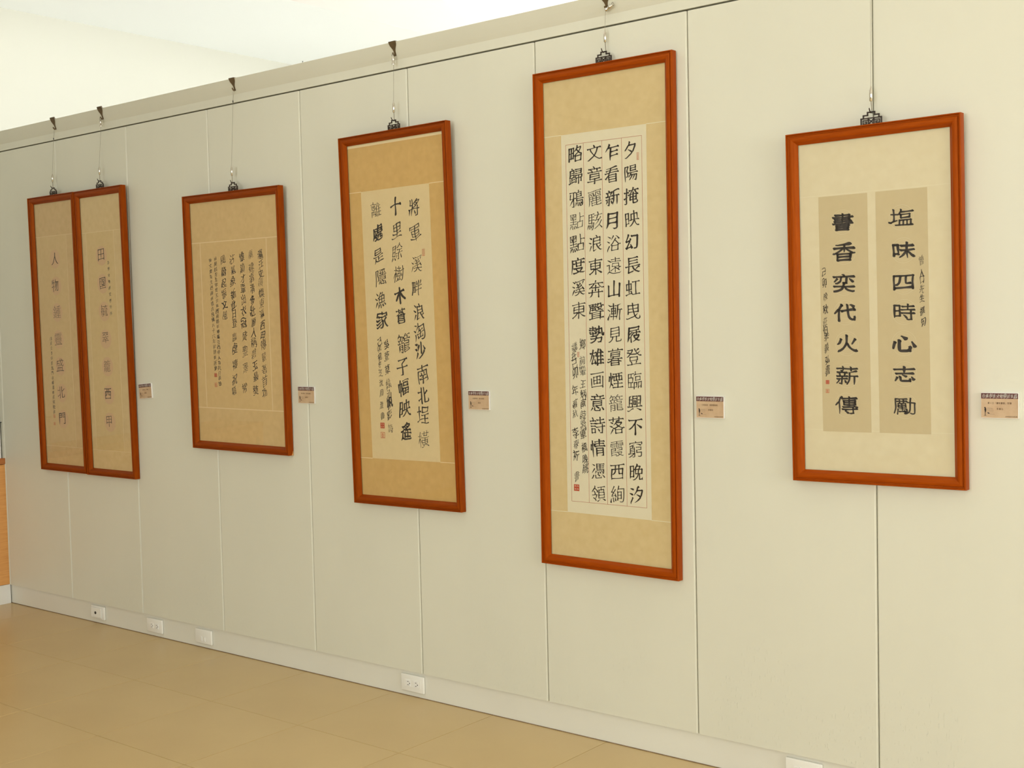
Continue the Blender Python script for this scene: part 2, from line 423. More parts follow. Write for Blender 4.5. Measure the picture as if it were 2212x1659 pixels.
# ------------------------------------------------------------------ brush lettering
# every character as a list of brush strokes; each stroke is x, y, x, y ... in hundredths of the character cell
STROKE_POINTS = {
    '「': [[68, 93, 68, 33], [68, 93, 96, 94]],
    '」': [[31, 67, 31, 7], [4, 7, 31, 7]],
    '不': [[8, 85, 92, 85], [48, 64, 42, 62, 30, 49, 16, 39, 12, 37, 5, 38], [55, 84, 48, 64, 50, 6], [59, 61, 92, 37]],
    '主': [[40, 92, 43, 92, 56, 80, 56, 72], [11, 72, 89, 72], [50, 72, 50, 12], [16, 43, 84, 43], [7, 11, 94, 11]],
    '乍': [[34, 94, 28, 76, 24, 74, 10, 54], [28, 76, 93, 75], [43, 75, 43, 5], [43, 53, 87, 53], [43, 30, 89, 30]],
    '人': [[50, 94, 49, 65, 46, 62, 38, 38, 29, 25, 20, 15, 12, 10, 4, 10], [49, 65, 53, 63, 59, 45, 71, 25, 82, 15, 89, 10, 92, 11]],
    '代': [[34, 93, 24, 73, 23, 66, 23, 6], [58, 93, 63, 45, 67, 28, 72, 18, 81, 10, 90, 10, 93, 20, 91, 31], [69, 90, 77, 90, 92, 76], [23, 66, 17, 64, 5, 49], [33, 58, 93, 66]],
    '伯': [[31, 94, 22, 72, 19, 60, 20, 5], [62, 94, 57, 74], [40, 74, 40, 5], [40, 74, 84, 73, 84, 12], [19, 60, 12, 57, 7, 47], [40, 43, 84, 43], [40, 12, 84, 12]],
    '作': [[32, 93, 23, 75, 20, 65, 22, 6], [61, 94, 55, 90, 50, 76, 34, 54], [20, 65, 15, 63, 7, 52], [50, 76, 95, 75], [61, 75, 61, 6], [61, 54, 92, 54], [61, 32, 94, 32]],
    '傳': [[35, 95, 28, 92, 19, 70, 20, 5], [63, 94, 63, 42], [18, 65, 13, 63, 4, 51], [32, 85, 94, 85], [39, 73, 87, 74, 87, 53, 80, 52, 40, 52], [39, 73, 40, 52], [39, 63, 87, 63], [33, 40, 63, 42, 78, 41, 85, 43], [78, 41, 78, 9, 68, 7, 60, 9], [80, 52, 85, 43, 95, 37], [30, 29, 96, 29], [45, 29, 45, 22], [45, 22, 55, 11]],
    '先': [[27, 91, 25, 77, 14, 60], [50, 95, 50, 49], [25, 77, 86, 77], [8, 49, 92, 49], [36, 49, 34, 34, 29, 22, 15, 10, 4, 10], [63, 49, 63, 15, 65, 10, 86, 9, 90, 13, 91, 24]],
    '八': [[35, 85, 28, 44, 20, 23, 12, 13], [63, 87, 65, 64, 71, 42, 78, 27, 93, 8]],
    '六': [[45, 93, 53, 75], [7, 65, 93, 65], [34, 48, 17, 17, 11, 10, 4, 9], [66, 48, 90, 9]],
    '冠': [[12, 88, 88, 88, 89, 75], [12, 88, 12, 74], [13, 68, 46, 68], [80, 75, 80, 23, 73, 21, 63, 24], [6, 49, 50, 49], [20, 49, 18, 24, 10, 9], [38, 48, 38, 19, 39, 12, 42, 10, 87, 9, 92, 14, 92, 20, 89, 27], [52, 60, 94, 60], [57, 48, 59, 48, 67, 33]],
    '冬': [[41, 95, 38, 83, 32, 80, 30, 75, 15, 63, 8, 63], [30, 75, 45, 60, 63, 50, 88, 42, 96, 46], [38, 83, 72, 83, 71, 76, 61, 65, 43, 53, 8, 41], [37, 39, 69, 29], [25, 22, 72, 8]],
    '出': [[50, 94, 50, 14], [18, 86, 19, 56], [82, 85, 81, 56], [15, 44, 15, 13], [19, 56, 81, 56], [85, 44, 85, 6], [15, 13, 85, 13]],
    '分': [[36, 92, 23, 69, 9, 54], [64, 92, 77, 72, 92, 55], [17, 60, 23, 54, 77, 54, 75, 24, 72, 11, 65, 8, 50, 10], [42, 54, 39, 37, 34, 25, 23, 14, 15, 9, 8, 9]],
    '初': [[21, 93, 27, 82], [6, 75, 33, 74, 33, 68, 25, 57, 23, 48, 23, 6], [43, 83, 88, 83, 87, 31, 83, 13, 80, 9, 72, 8, 66, 8, 59, 14], [62, 83, 60, 58, 56, 36, 47, 16, 41, 10, 38, 10], [23, 48, 32, 47], [23, 48, 17, 45, 7, 36], [32, 47, 39, 33], [40, 55, 32, 47]],
    '前': [[26, 93, 32, 83, 32, 77], [74, 94, 68, 77], [6, 77, 94, 77], [84, 65, 83, 10, 71, 8, 64, 12], [15, 45, 44, 45], [15, 61, 44, 61, 44, 11, 43, 8, 37, 7, 27, 11], [15, 61, 15, 5], [64, 62, 64, 23], [15, 29, 44, 29]],
    '功': [[64, 93, 62, 57, 55, 30, 47, 17, 40, 11, 29, 9], [6, 80, 41, 80], [23, 80, 23, 32], [44, 69, 90, 69, 88, 30, 85, 14, 83, 10, 80, 8, 67, 8, 61, 13], [5, 26, 44, 37]],
    '勢': [[28, 95, 28, 77], [67, 96, 66, 68, 62, 55, 54, 45, 5, 43], [6, 77, 51, 77], [7, 65, 9, 64, 22, 71], [9, 87, 46, 87], [28, 65, 28, 45], [35, 72, 50, 64], [54, 69, 77, 54], [54, 81, 83, 81, 85, 48, 88, 43, 93, 43, 95, 52, 92, 58], [9, 58, 47, 58], [50, 39, 44, 23, 35, 15, 15, 8, 4, 10], [12, 30, 82, 30, 81, 16, 77, 8, 63, 7, 56, 12]],
    '勵': [[12, 89, 12, 39, 6, 9], [12, 89, 59, 89], [73, 94, 72, 60, 69, 32, 63, 15, 58, 11], [17, 76, 59, 76], [22, 64, 22, 53], [22, 64, 37, 63], [29, 84, 29, 68], [37, 63, 37, 20], [37, 63, 53, 64, 53, 53], [45, 84, 45, 68], [59, 69, 90, 68, 87, 12, 85, 8, 82, 7, 75, 7, 68, 13], [22, 53, 53, 53], [22, 53, 22, 43, 37, 43], [53, 53, 53, 43, 37, 43], [20, 33, 55, 33, 55, 15, 58, 11], [20, 33, 19, 4], [25, 18, 47, 20], [44, 27, 47, 25, 50, 13], [46, 8, 54, 8, 58, 11]],
    '化': [[35, 93, 25, 76, 23, 67, 25, 5], [55, 93, 57, 13, 60, 10, 66, 9, 88, 11, 92, 26, 89, 34], [23, 67, 17, 65, 8, 54], [89, 77, 67, 53, 56, 48], [35, 34, 55, 42]],
    '北': [[36, 93, 36, 6], [60, 92, 61, 13, 64, 10, 69, 10, 89, 11, 92, 14, 93, 24, 91, 34], [8, 67, 36, 67], [91, 74, 68, 58, 60, 57], [6, 20, 29, 30, 36, 31]],
    '十': [[50, 94, 50, 5], [7, 55, 93, 55]],
    '南': [[50, 94, 50, 65], [8, 82, 93, 82], [15, 65, 84, 65, 85, 11, 83, 8, 68, 7], [15, 65, 15, 6], [27, 43, 73, 43], [36, 59, 40, 48], [50, 42, 50, 6], [64, 59, 59, 43], [25, 26, 75, 26]],
    '卯': [[47, 89, 40, 90, 18, 82, 15, 79, 15, 33, 32, 37, 37, 36], [42, 76, 42, 44, 41, 40, 37, 36, 38, 30, 27, 15, 16, 8, 9, 10], [60, 82, 87, 82, 87, 27, 77, 25, 70, 29], [60, 82, 60, 6]],
    '口': [[17, 82, 17, 8], [17, 82, 83, 81, 83, 8], [17, 18, 83, 18]],
    '句': [[32, 94, 28, 78, 7, 51], [28, 78, 87, 77, 86, 35, 82, 13, 77, 8, 58, 9], [27, 57, 58, 57, 58, 27], [27, 57, 27, 17], [27, 27, 58, 27]],
    '台': [[44, 93, 22, 67, 20, 60], [61, 83, 75, 71, 78, 63, 83, 62, 88, 54], [20, 60, 78, 63], [22, 42, 22, 6], [22, 42, 78, 42, 78, 6], [22, 13, 78, 13]],
    '史': [[50, 94, 50, 43, 45, 29, 38, 21, 27, 13, 13, 8, 4, 11], [16, 77, 50, 77], [16, 77, 17, 50], [50, 77, 84, 76, 84, 50], [17, 50, 50, 50], [20, 41, 35, 23, 47, 16, 60, 12, 83, 8, 90, 8, 98, 13], [50, 50, 84, 50]],
    '吳': [[37, 88, 37, 66], [37, 88, 77, 88, 77, 66], [18, 86, 18, 51], [37, 66, 77, 66], [18, 51, 80, 51, 81, 32], [49, 50, 48, 36, 44, 25, 36, 16, 14, 8, 10, 7, 2, 11], [6, 32, 93, 32], [54, 32, 55, 25, 64, 15, 85, 8, 98, 11]],
    '周': [[19, 88, 18, 40, 14, 22, 8, 7], [19, 88, 84, 87, 84, 12, 82, 8, 80, 8, 69, 8, 63, 12], [29, 70, 72, 70], [50, 81, 50, 55], [27, 54, 74, 54], [35, 40, 66, 40, 67, 20], [35, 40, 35, 12], [35, 20, 67, 20]],
    '味': [[65, 94, 65, 6], [11, 83, 30, 82, 30, 32], [11, 83, 11, 21], [42, 76, 90, 76], [39, 52, 62, 52, 68, 43, 73, 40, 83, 23, 90, 16, 93, 16], [94, 52, 69, 52, 58, 40, 47, 24, 34, 14], [11, 32, 30, 32]],
    '四': [[12, 83, 87, 83, 87, 9], [12, 83, 12, 9], [38, 83, 38, 65, 34, 46, 24, 35, 16, 36], [60, 83, 61, 43, 64, 41, 81, 41], [12, 18, 87, 18]],
    '國': [[12, 87, 87, 88, 88, 12], [12, 87, 12, 12], [21, 68, 79, 68], [53, 81, 57, 50, 58, 41, 61, 40, 61, 32], [63, 81, 75, 76], [24, 56, 43, 57, 44, 43, 27, 42, 27, 57], [72, 60, 65, 41, 61, 40], [20, 28, 49, 33], [61, 32, 68, 24, 73, 23, 77, 29, 74, 37], [61, 32, 57, 32, 47, 22, 44, 23], [12, 12, 88, 12]],
    '園': [[12, 88, 88, 88, 88, 12], [12, 88, 12, 4], [20, 63, 79, 63], [26, 75, 74, 75], [50, 75, 50, 64], [31, 55, 68, 55, 70, 53, 70, 43, 74, 38], [31, 55, 30, 43, 47, 42, 52, 35, 67, 30, 78, 23], [49, 38, 48, 19], [74, 38, 67, 30], [18, 26, 25, 25, 33, 28, 45, 35, 53, 42, 70, 43], [12, 12, 88, 12]],
    '在': [[42, 95, 39, 81, 23, 52, 23, 6], [8, 77, 92, 77], [63, 67, 63, 10], [22, 48, 17, 47, 6, 37], [38, 45, 89, 45], [34, 10, 92, 10]],
    '地': [[20, 94, 21, 32], [67, 95, 67, 27], [5, 68, 34, 68], [47, 86, 48, 13, 53, 10, 85, 10, 90, 13, 93, 25], [34, 52, 63, 63, 72, 68, 88, 73, 87, 38, 85, 34, 80, 33, 73, 37], [37, 42, 33, 35, 21, 32, 18, 29, 5, 24]],
    '埕': [[21, 94, 22, 29], [46, 88, 47, 66], [46, 88, 86, 89, 86, 67], [6, 68, 35, 68], [47, 66, 86, 67], [41, 51, 92, 51], [67, 50, 67, 10], [6, 22, 18, 26, 22, 29, 37, 31], [43, 31, 90, 31], [36, 10, 94, 10]],
    '塩': [[20, 94, 20, 32], [50, 94, 48, 81, 45, 79, 42, 71, 37, 67, 6, 68], [42, 71, 47, 67], [47, 67, 48, 49, 82, 50], [47, 67, 82, 67, 82, 50], [48, 81, 94, 81], [2, 28, 8, 25, 20, 32, 34, 36], [42, 36, 42, 10], [42, 36, 87, 36, 87, 10], [57, 36, 57, 10], [72, 36, 72, 10], [27, 10, 95, 10]],
    '壯': [[12, 91, 12, 64, 32, 64], [32, 94, 32, 5], [67, 94, 67, 11], [5, 43, 32, 43], [13, 43, 12, 22, 8, 4], [41, 59, 95, 59], [42, 11, 92, 11]],
    '夕': [[47, 94, 42, 77, 38, 75, 22, 57, 15, 52, 13, 52], [42, 77, 82, 76, 81, 65, 70, 44, 65, 38, 60, 37], [35, 55, 60, 37], [60, 37, 58, 32, 55, 28, 27, 11, 20, 8, 12, 11]],
    '多': [[54, 95, 47, 93, 44, 85], [9, 72, 18, 70, 40, 84, 72, 83, 69, 76, 54, 63, 45, 60, 35, 54, 11, 47], [30, 71, 43, 64, 45, 60], [70, 61, 62, 55, 60, 49], [19, 33, 30, 33, 53, 47, 60, 49, 86, 48, 86, 42, 72, 28, 65, 23, 58, 22, 57, 19, 51, 17, 24, 9, 13, 8, 6, 12], [45, 33, 53, 30, 58, 22]],
    '奔': [[48, 94, 43, 80], [8, 79, 92, 79], [37, 78, 35, 72, 23, 62, 11, 55, 8, 55], [50, 69, 50, 41], [65, 78, 67, 71, 77, 62, 89, 55, 99, 57], [23, 62, 28, 56, 72, 56, 77, 62], [31, 46, 27, 20, 21, 13, 10, 8], [69, 46, 69, 5], [6, 32, 94, 32]],
    '奕': [[41, 95, 48, 94, 50, 91, 52, 83], [6, 83, 94, 83], [24, 74, 10, 58], [40, 83, 38, 65, 35, 58, 21, 48, 12, 49], [62, 83, 61, 52, 51, 50], [72, 74, 87, 58], [44, 54, 51, 50], [51, 50, 48, 37, 44, 27, 37, 18, 21, 10, 5, 8], [6, 33, 94, 33], [55, 32, 57, 24, 66, 16, 87, 8, 95, 11]],
    '子': [[16, 85, 89, 85], [76, 85, 72, 77, 52, 65, 50, 62, 49, 10, 45, 8, 29, 9], [6, 47, 94, 47]],
    '字': [[42, 95, 49, 92, 52, 82], [12, 82, 52, 82, 88, 82, 88, 66], [12, 82, 12, 66], [24, 64, 67, 62], [8, 38, 92, 38], [67, 62, 64, 56, 52, 48, 50, 45, 49, 10, 46, 8, 35, 8, 27, 13]],
    '學': [[36, 92, 19, 89, 17, 86, 19, 57], [40, 92, 59, 82], [60, 95, 43, 82, 34, 82], [64, 90, 83, 88, 82, 57], [18, 79, 32, 79], [18, 68, 36, 68], [40, 74, 43, 74, 59, 64], [60, 77, 57, 76, 45, 65, 38, 63], [64, 68, 82, 68], [64, 79, 83, 79], [12, 57, 11, 43], [12, 57, 88, 57, 89, 43], [24, 45, 74, 44], [66, 43, 64, 39, 51, 32], [6, 27, 94, 27], [51, 32, 50, 9, 38, 7, 30, 11]],
    '家': [[48, 94, 50, 84], [12, 83, 50, 84, 87, 83, 89, 68], [12, 83, 11, 68], [21, 67, 77, 67], [47, 67, 44, 58], [8, 50, 16, 48, 44, 58], [44, 58, 55, 40], [55, 40, 57, 20, 54, 13, 47, 8, 38, 8, 33, 12], [67, 43, 71, 32, 77, 23, 89, 13, 96, 15], [83, 57, 69, 48, 67, 43, 55, 40], [6, 15, 13, 13, 26, 18, 55, 33], [8, 32, 15, 31, 23, 34, 49, 48]],
    '寅': [[47, 95, 51, 84], [12, 84, 87, 84, 89, 70], [12, 84, 12, 69], [23, 69, 77, 69], [50, 69, 50, 25], [21, 40, 78, 40], [21, 40, 22, 25, 50, 25], [22, 55, 50, 55], [22, 55, 21, 40], [50, 55, 78, 54, 78, 40], [50, 25, 78, 25, 78, 40], [61, 18, 87, 8, 96, 9], [4, 8, 14, 8, 35, 17, 42, 17]],
    '將': [[12, 90, 12, 64, 31, 63], [31, 94, 31, 4], [73, 95, 65, 92, 63, 85, 58, 84, 44, 73, 35, 72], [49, 69, 57, 63, 60, 58], [57, 75, 64, 75, 73, 67], [63, 85, 85, 85, 87, 83, 85, 78, 77, 68, 73, 67, 66, 60, 60, 58, 58, 55, 50, 52, 38, 50], [4, 42, 31, 42], [13, 42, 12, 20, 7, 6], [38, 42, 94, 42], [79, 57, 78, 10, 66, 8, 59, 12], [48, 34, 60, 19]],
    '對': [[5, 91, 12, 88, 17, 80, 23, 80], [23, 95, 23, 71], [37, 95, 37, 71], [51, 91, 43, 80, 37, 79], [82, 94, 82, 12, 80, 8, 66, 8], [5, 71, 52, 71, 58, 65, 94, 65], [18, 65, 22, 58, 21, 50], [43, 66, 38, 50], [9, 50, 51, 50], [30, 50, 30, 16], [61, 53, 69, 31], [5, 14, 11, 12, 54, 18], [11, 33, 49, 33]],
    '局': [[18, 68, 80, 68], [19, 87, 18, 49, 15, 28, 7, 10], [19, 87, 80, 87, 80, 68], [18, 53, 87, 53, 86, 23, 83, 12, 78, 7, 64, 9], [34, 38, 65, 38, 65, 19], [34, 38, 34, 11], [34, 18, 65, 19]],
    '屐': [[18, 88, 17, 42, 13, 22, 8, 8], [18, 88, 85, 88, 85, 72], [18, 71, 85, 72], [69, 66, 69, 41], [17, 53, 26, 53, 38, 64, 42, 65], [43, 51, 35, 42, 33, 37, 33, 6], [45, 57, 94, 57], [53, 40, 55, 33, 65, 21, 82, 11, 88, 8, 97, 10], [53, 40, 85, 40, 85, 38, 82, 30, 73, 22, 64, 15, 45, 7], [16, 33, 23, 32, 33, 37]],
    '展': [[18, 88, 85, 88, 85, 72], [18, 88, 17, 42, 13, 20, 8, 10, 10, 3], [18, 71, 85, 72], [43, 66, 43, 38], [70, 66, 70, 38], [26, 54, 91, 54], [23, 37, 94, 37], [37, 37, 36, 10], [58, 37, 58, 32, 63, 25, 67, 21, 71, 20, 73, 15, 88, 8, 96, 10], [89, 30, 83, 29, 71, 20], [36, 10, 58, 14, 64, 20]],
    '山': [[50, 94, 50, 15], [15, 73, 15, 15], [85, 74, 85, 6], [15, 15, 85, 15]],
    '巡': [[14, 88, 24, 76], [46, 92, 34, 63, 34, 57, 50, 23], [66, 92, 53, 63, 53, 57, 70, 25], [87, 92, 73, 60, 91, 24], [6, 56, 20, 56, 20, 22], [20, 22, 35, 13, 48, 10, 90, 11, 98, 17], [20, 22, 11, 16, 7, 7]],
    '己': [[15, 86, 78, 86, 79, 45], [19, 53, 79, 53], [19, 53, 20, 15, 26, 10, 33, 10, 82, 10, 89, 16, 91, 22, 88, 33]],
    '市': [[41, 94, 47, 92, 52, 82, 50, 73, 50, 6], [6, 77, 94, 77], [18, 57, 82, 57, 82, 22, 78, 20, 64, 20], [18, 57, 18, 17]],
    '帆': [[23, 96, 23, 5], [52, 88, 80, 88, 80, 13, 82, 11, 87, 10, 93, 12, 94, 23, 91, 30], [52, 88, 52, 43, 50, 29, 43, 14, 37, 6], [10, 73, 38, 73, 38, 32, 37, 29, 30, 29], [10, 73, 10, 25], [59, 65, 72, 40]],
    '帶': [[26, 93, 23, 71, 17, 64, 6, 62], [40, 93, 40, 65, 60, 65], [60, 93, 60, 65], [75, 93, 76, 65, 78, 63, 89, 63, 93, 72], [6, 80, 94, 80], [12, 53, 89, 53, 89, 39], [12, 53, 11, 39], [50, 53, 50, 5], [22, 37, 79, 37, 78, 13, 64, 13], [22, 37, 21, 11]],
    '常': [[17, 94, 27, 85, 26, 77], [50, 95, 50, 77], [81, 94, 73, 85, 74, 77], [12, 77, 12, 59], [12, 77, 88, 77, 89, 59], [29, 67, 28, 48, 73, 49, 72, 64, 28, 64], [51, 48, 51, 5], [19, 34, 81, 34, 81, 13, 66, 12], [19, 34, 18, 10]],
    '幅': [[23, 95, 23, 4], [10, 73, 37, 73, 37, 32, 35, 29, 26, 32], [10, 73, 10, 24], [44, 87, 94, 87], [52, 74, 86, 74, 87, 57], [52, 74, 52, 57, 87, 57], [47, 43, 47, 10], [47, 43, 90, 43, 90, 10], [68, 43, 68, 10], [47, 27, 90, 27], [47, 10, 90, 10]],
    '年': [[30, 94, 27, 81, 23, 79, 13, 64, 7, 60], [27, 81, 89, 80], [55, 80, 55, 5], [25, 58, 25, 30], [25, 58, 87, 58], [6, 30, 94, 30]],
    '幻': [[29, 94, 25, 81, 14, 62, 13, 55, 35, 55], [43, 68, 38, 57, 35, 55, 33, 48, 17, 26, 16, 19], [48, 83, 88, 82, 87, 38, 84, 17, 78, 11, 65, 11, 60, 15], [41, 39, 51, 11], [9, 17, 45, 23]],
    '府': [[52, 95, 55, 82], [15, 82, 94, 82], [15, 82, 15, 32, 8, 7], [43, 75, 37, 61, 35, 50, 36, 5], [80, 74, 79, 9, 67, 8, 60, 12], [35, 50, 28, 47, 25, 43, 24, 36], [47, 57, 94, 57], [53, 45, 64, 25]],
    '度': [[53, 94, 55, 83], [16, 82, 94, 82], [16, 82, 16, 40, 8, 4], [23, 64, 93, 64], [42, 75, 42, 48], [74, 75, 73, 48], [42, 48, 73, 48], [24, 35, 35, 35, 39, 32, 43, 35, 79, 35, 78, 30, 65, 20, 63, 16], [39, 32, 42, 26, 50, 20, 53, 16], [21, 9, 42, 11, 53, 16, 63, 16, 66, 13, 87, 8, 98, 11]],
    '廟': [[46, 95, 51, 90, 52, 85], [15, 84, 94, 84], [15, 84, 14, 41, 12, 21, 8, 10, 10, 3], [22, 68, 57, 68], [39, 77, 39, 57], [65, 71, 65, 30, 56, 6], [65, 71, 88, 70, 88, 9, 78, 7, 71, 11], [27, 45, 52, 45], [27, 45, 27, 33, 39, 33], [27, 56, 27, 45], [27, 56, 39, 57], [39, 57, 52, 56, 52, 45], [52, 45, 52, 33, 39, 33], [65, 53, 88, 53], [20, 21, 55, 21, 61, 18], [39, 33, 39, 4], [65, 35, 88, 34]],
    '建': [[62, 95, 62, 18], [7, 87, 27, 86, 27, 81, 17, 65, 16, 58, 10, 57], [33, 71, 94, 71], [40, 84, 83, 84, 84, 58], [10, 45, 21, 25, 27, 19, 35, 14, 56, 10, 92, 10], [10, 57, 9, 49], [16, 58, 29, 57, 28, 45, 17, 18, 10, 9, 7, 9], [38, 43, 89, 43], [39, 57, 84, 58], [34, 30, 93, 30]],
    '弘': [[67, 90, 60, 53, 50, 24, 50, 19, 52, 18], [8, 87, 36, 87, 37, 64], [13, 63, 11, 42], [13, 63, 37, 64], [11, 42, 35, 42, 36, 37, 33, 18, 28, 10, 14, 8, 7, 13], [76, 50, 91, 9], [52, 18, 56, 15, 87, 20]],
    '影': [[15, 90, 15, 68, 30, 67, 37, 55, 59, 55], [15, 90, 52, 90, 52, 68, 37, 67, 29, 55, 6, 55], [92, 92, 85, 90, 66, 72, 59, 73], [14, 78, 52, 78], [25, 63, 33, 62], [96, 65, 88, 63, 80, 53, 63, 43], [16, 47, 17, 31, 51, 32, 50, 45, 16, 45], [18, 25, 9, 10], [33, 30, 32, 9, 25, 7, 18, 11], [45, 25, 54, 11], [96, 37, 73, 15, 63, 10, 56, 11]],
    '心': [[37, 90, 63, 69], [33, 66, 33, 16, 37, 10, 62, 9, 70, 11, 75, 27, 70, 35], [17, 58, 9, 23], [80, 61, 94, 25]],
    '志': [[50, 94, 50, 54], [7, 78, 94, 78], [13, 53, 87, 53], [40, 46, 61, 32], [17, 33, 17, 30, 9, 11], [30, 36, 31, 13, 35, 9, 70, 10, 73, 17, 71, 25], [78, 35, 90, 12]],
    '情': [[18, 95, 18, 5], [62, 95, 62, 61], [10, 76, 7, 55, 8, 47], [26, 80, 31, 66], [33, 85, 92, 85], [36, 73, 89, 73], [31, 60, 95, 60], [42, 49, 41, 5], [42, 49, 84, 48, 83, 9, 77, 7, 69, 9], [41, 36, 84, 36], [41, 23, 84, 23]],
    '意': [[44, 95, 50, 92, 51, 86], [8, 69, 92, 69], [13, 85, 87, 85], [25, 81, 32, 79], [33, 85, 34, 70], [68, 85, 68, 78, 66, 70], [22, 47, 78, 47], [22, 47, 23, 35, 46, 35], [23, 58, 77, 58, 78, 47], [23, 58, 22, 47], [21, 25, 9, 8], [33, 26, 33, 12, 40, 8, 66, 8, 69, 15, 66, 22], [46, 35, 46, 29, 59, 21], [46, 35, 77, 35, 78, 47], [79, 26, 90, 11]],
    '慧': [[8, 88, 45, 88], [27, 95, 27, 61], [51, 88, 91, 88], [71, 95, 71, 61], [7, 68, 46, 68], [9, 78, 44, 78], [49, 68, 92, 68], [53, 78, 89, 78], [14, 57, 80, 57, 80, 35], [18, 45, 80, 45], [14, 34, 80, 35], [18, 25, 11, 9], [31, 26, 32, 12, 38, 8, 69, 9, 72, 14, 69, 22], [44, 29, 58, 20], [80, 25, 83, 24, 91, 8]],
    '憑': [[10, 90, 26, 81], [41, 88, 89, 89], [41, 88, 42, 56], [64, 88, 64, 56], [27, 64, 9, 39], [41, 67, 87, 67], [41, 78, 87, 78], [37, 50, 31, 35], [42, 56, 88, 55, 88, 43, 85, 35, 72, 35], [47, 49, 51, 36], [60, 48, 65, 38], [71, 51, 78, 42], [21, 27, 13, 13, 10, 10, 3, 10], [33, 27, 35, 10, 39, 8, 68, 9, 73, 19], [43, 31, 47, 31, 59, 21], [72, 25, 79, 25, 93, 9]],
    '戊': [[54, 94, 58, 50, 67, 22, 77, 10, 87, 8, 90, 10, 93, 18, 90, 30], [68, 92, 86, 83], [17, 72, 92, 72], [17, 72, 17, 37, 13, 20, 8, 10, 9, 7], [90, 60, 83, 57, 72, 38, 57, 22, 40, 11, 30, 9]],
    '才': [[63, 94, 63, 75, 60, 71, 63, 67, 62, 12, 60, 10, 47, 9, 38, 14], [8, 72, 92, 72], [60, 71, 54, 67, 44, 51, 28, 35, 13, 23, 4, 23]],
    '抗': [[22, 95, 22, 12, 17, 8, 11, 8, 6, 12], [60, 95, 67, 81], [6, 72, 36, 72], [40, 75, 95, 75], [5, 40, 38, 49], [52, 58, 78, 57, 79, 9, 88, 8, 92, 10, 93, 22, 90, 29], [52, 58, 52, 37, 48, 23, 35, 6]],
    '振': [[20, 95, 20, 12, 17, 8, 6, 11], [44, 88, 92, 88], [44, 88, 44, 41, 37, 4], [6, 72, 33, 72], [53, 71, 90, 71], [3, 41, 16, 42, 34, 48], [44, 54, 94, 54], [58, 54, 58, 12], [72, 54, 72, 48, 78, 28, 85, 18, 93, 10], [91, 44, 78, 34], [58, 12, 75, 17]],
    '掩': [[20, 94, 20, 13, 18, 9, 14, 8, 10, 8, 4, 13], [62, 94, 60, 84, 52, 71, 45, 63, 45, 27], [5, 72, 32, 72], [36, 80, 94, 80], [64, 67, 65, 10, 72, 7, 88, 8, 91, 10, 93, 16, 90, 24], [74, 80, 75, 73, 84, 62, 85, 27], [5, 39, 33, 48], [32, 56, 41, 58, 94, 56], [45, 42, 85, 42], [45, 27, 85, 27]],
    '撰': [[20, 94, 20, 13, 18, 8, 10, 7, 4, 11], [40, 89, 58, 90, 59, 77, 40, 77], [40, 89, 40, 67, 42, 62, 54, 61, 60, 62, 60, 70], [70, 89, 89, 90, 90, 77, 70, 77], [70, 89, 70, 67, 72, 62, 85, 61, 92, 63, 91, 72], [5, 72, 33, 72], [4, 43, 7, 42, 16, 43, 31, 49, 35, 55], [38, 44, 92, 44], [52, 55, 52, 27], [76, 55, 76, 27], [33, 27, 96, 27], [68, 17, 77, 17, 93, 7], [31, 9, 38, 8, 58, 20]],
    '政': [[64, 96, 57, 61, 53, 60, 50, 54], [6, 85, 50, 85], [13, 65, 13, 20], [30, 85, 30, 23], [61, 74, 94, 74], [85, 73, 80, 45, 75, 35, 72, 33], [30, 56, 44, 56, 50, 54], [57, 61, 60, 59, 68, 35, 72, 33, 72, 27], [4, 17, 51, 27], [72, 27, 87, 12, 90, 10, 97, 11], [72, 27, 57, 13, 51, 9, 44, 10]],
    '文': [[47, 94, 55, 81], [6, 75, 94, 75], [25, 74, 27, 64, 34, 52, 46, 36, 56, 27, 69, 18, 85, 10, 99, 12], [75, 74, 67, 52, 55, 37, 45, 27, 17, 11, 12, 9, 3, 11]],
    '新': [[20, 95, 27, 92, 29, 83], [94, 89, 83, 90, 60, 84, 58, 82, 58, 40, 57, 25, 51, 7], [7, 82, 49, 82], [16, 78, 19, 67, 17, 63, 17, 59], [46, 79, 40, 75, 36, 60], [5, 59, 51, 59], [6, 42, 50, 42], [28, 59, 28, 13, 27, 10, 23, 9, 15, 13], [58, 58, 94, 58], [81, 58, 81, 6], [17, 34, 8, 18], [39, 35, 47, 19]],
    '於': [[17, 95, 23, 91, 27, 85, 25, 76], [70, 95, 69, 85, 57, 68, 46, 58], [6, 76, 44, 76], [18, 75, 17, 40, 13, 21, 7, 8], [69, 85, 73, 82, 80, 72, 90, 61, 92, 62], [18, 55, 38, 55, 35, 13, 30, 9, 25, 9, 19, 13], [61, 54, 78, 42], [53, 24, 60, 25, 81, 11]],
    '日': [[21, 85, 21, 6], [21, 85, 79, 85, 79, 7], [21, 51, 79, 51], [21, 15, 79, 15]],
    '映': [[67, 94, 66, 41, 63, 33, 58, 24, 51, 16, 42, 10, 32, 10], [11, 85, 30, 85, 30, 27], [11, 85, 11, 16], [47, 77, 87, 77, 87, 43], [47, 77, 47, 43], [11, 56, 30, 56], [38, 43, 62, 43, 66, 41, 70, 43, 96, 43], [66, 41, 78, 19, 90, 9, 97, 10], [11, 27, 30, 27]],
    '春': [[49, 95, 45, 75, 40, 67, 38, 57], [11, 85, 88, 85], [15, 71, 86, 71], [6, 57, 94, 57], [32, 56, 28, 42, 28, 11], [68, 56, 73, 42, 73, 11], [7, 33, 10, 33, 20, 40, 28, 42, 73, 42, 80, 40, 89, 33, 96, 35], [28, 27, 73, 27], [28, 11, 73, 11]],
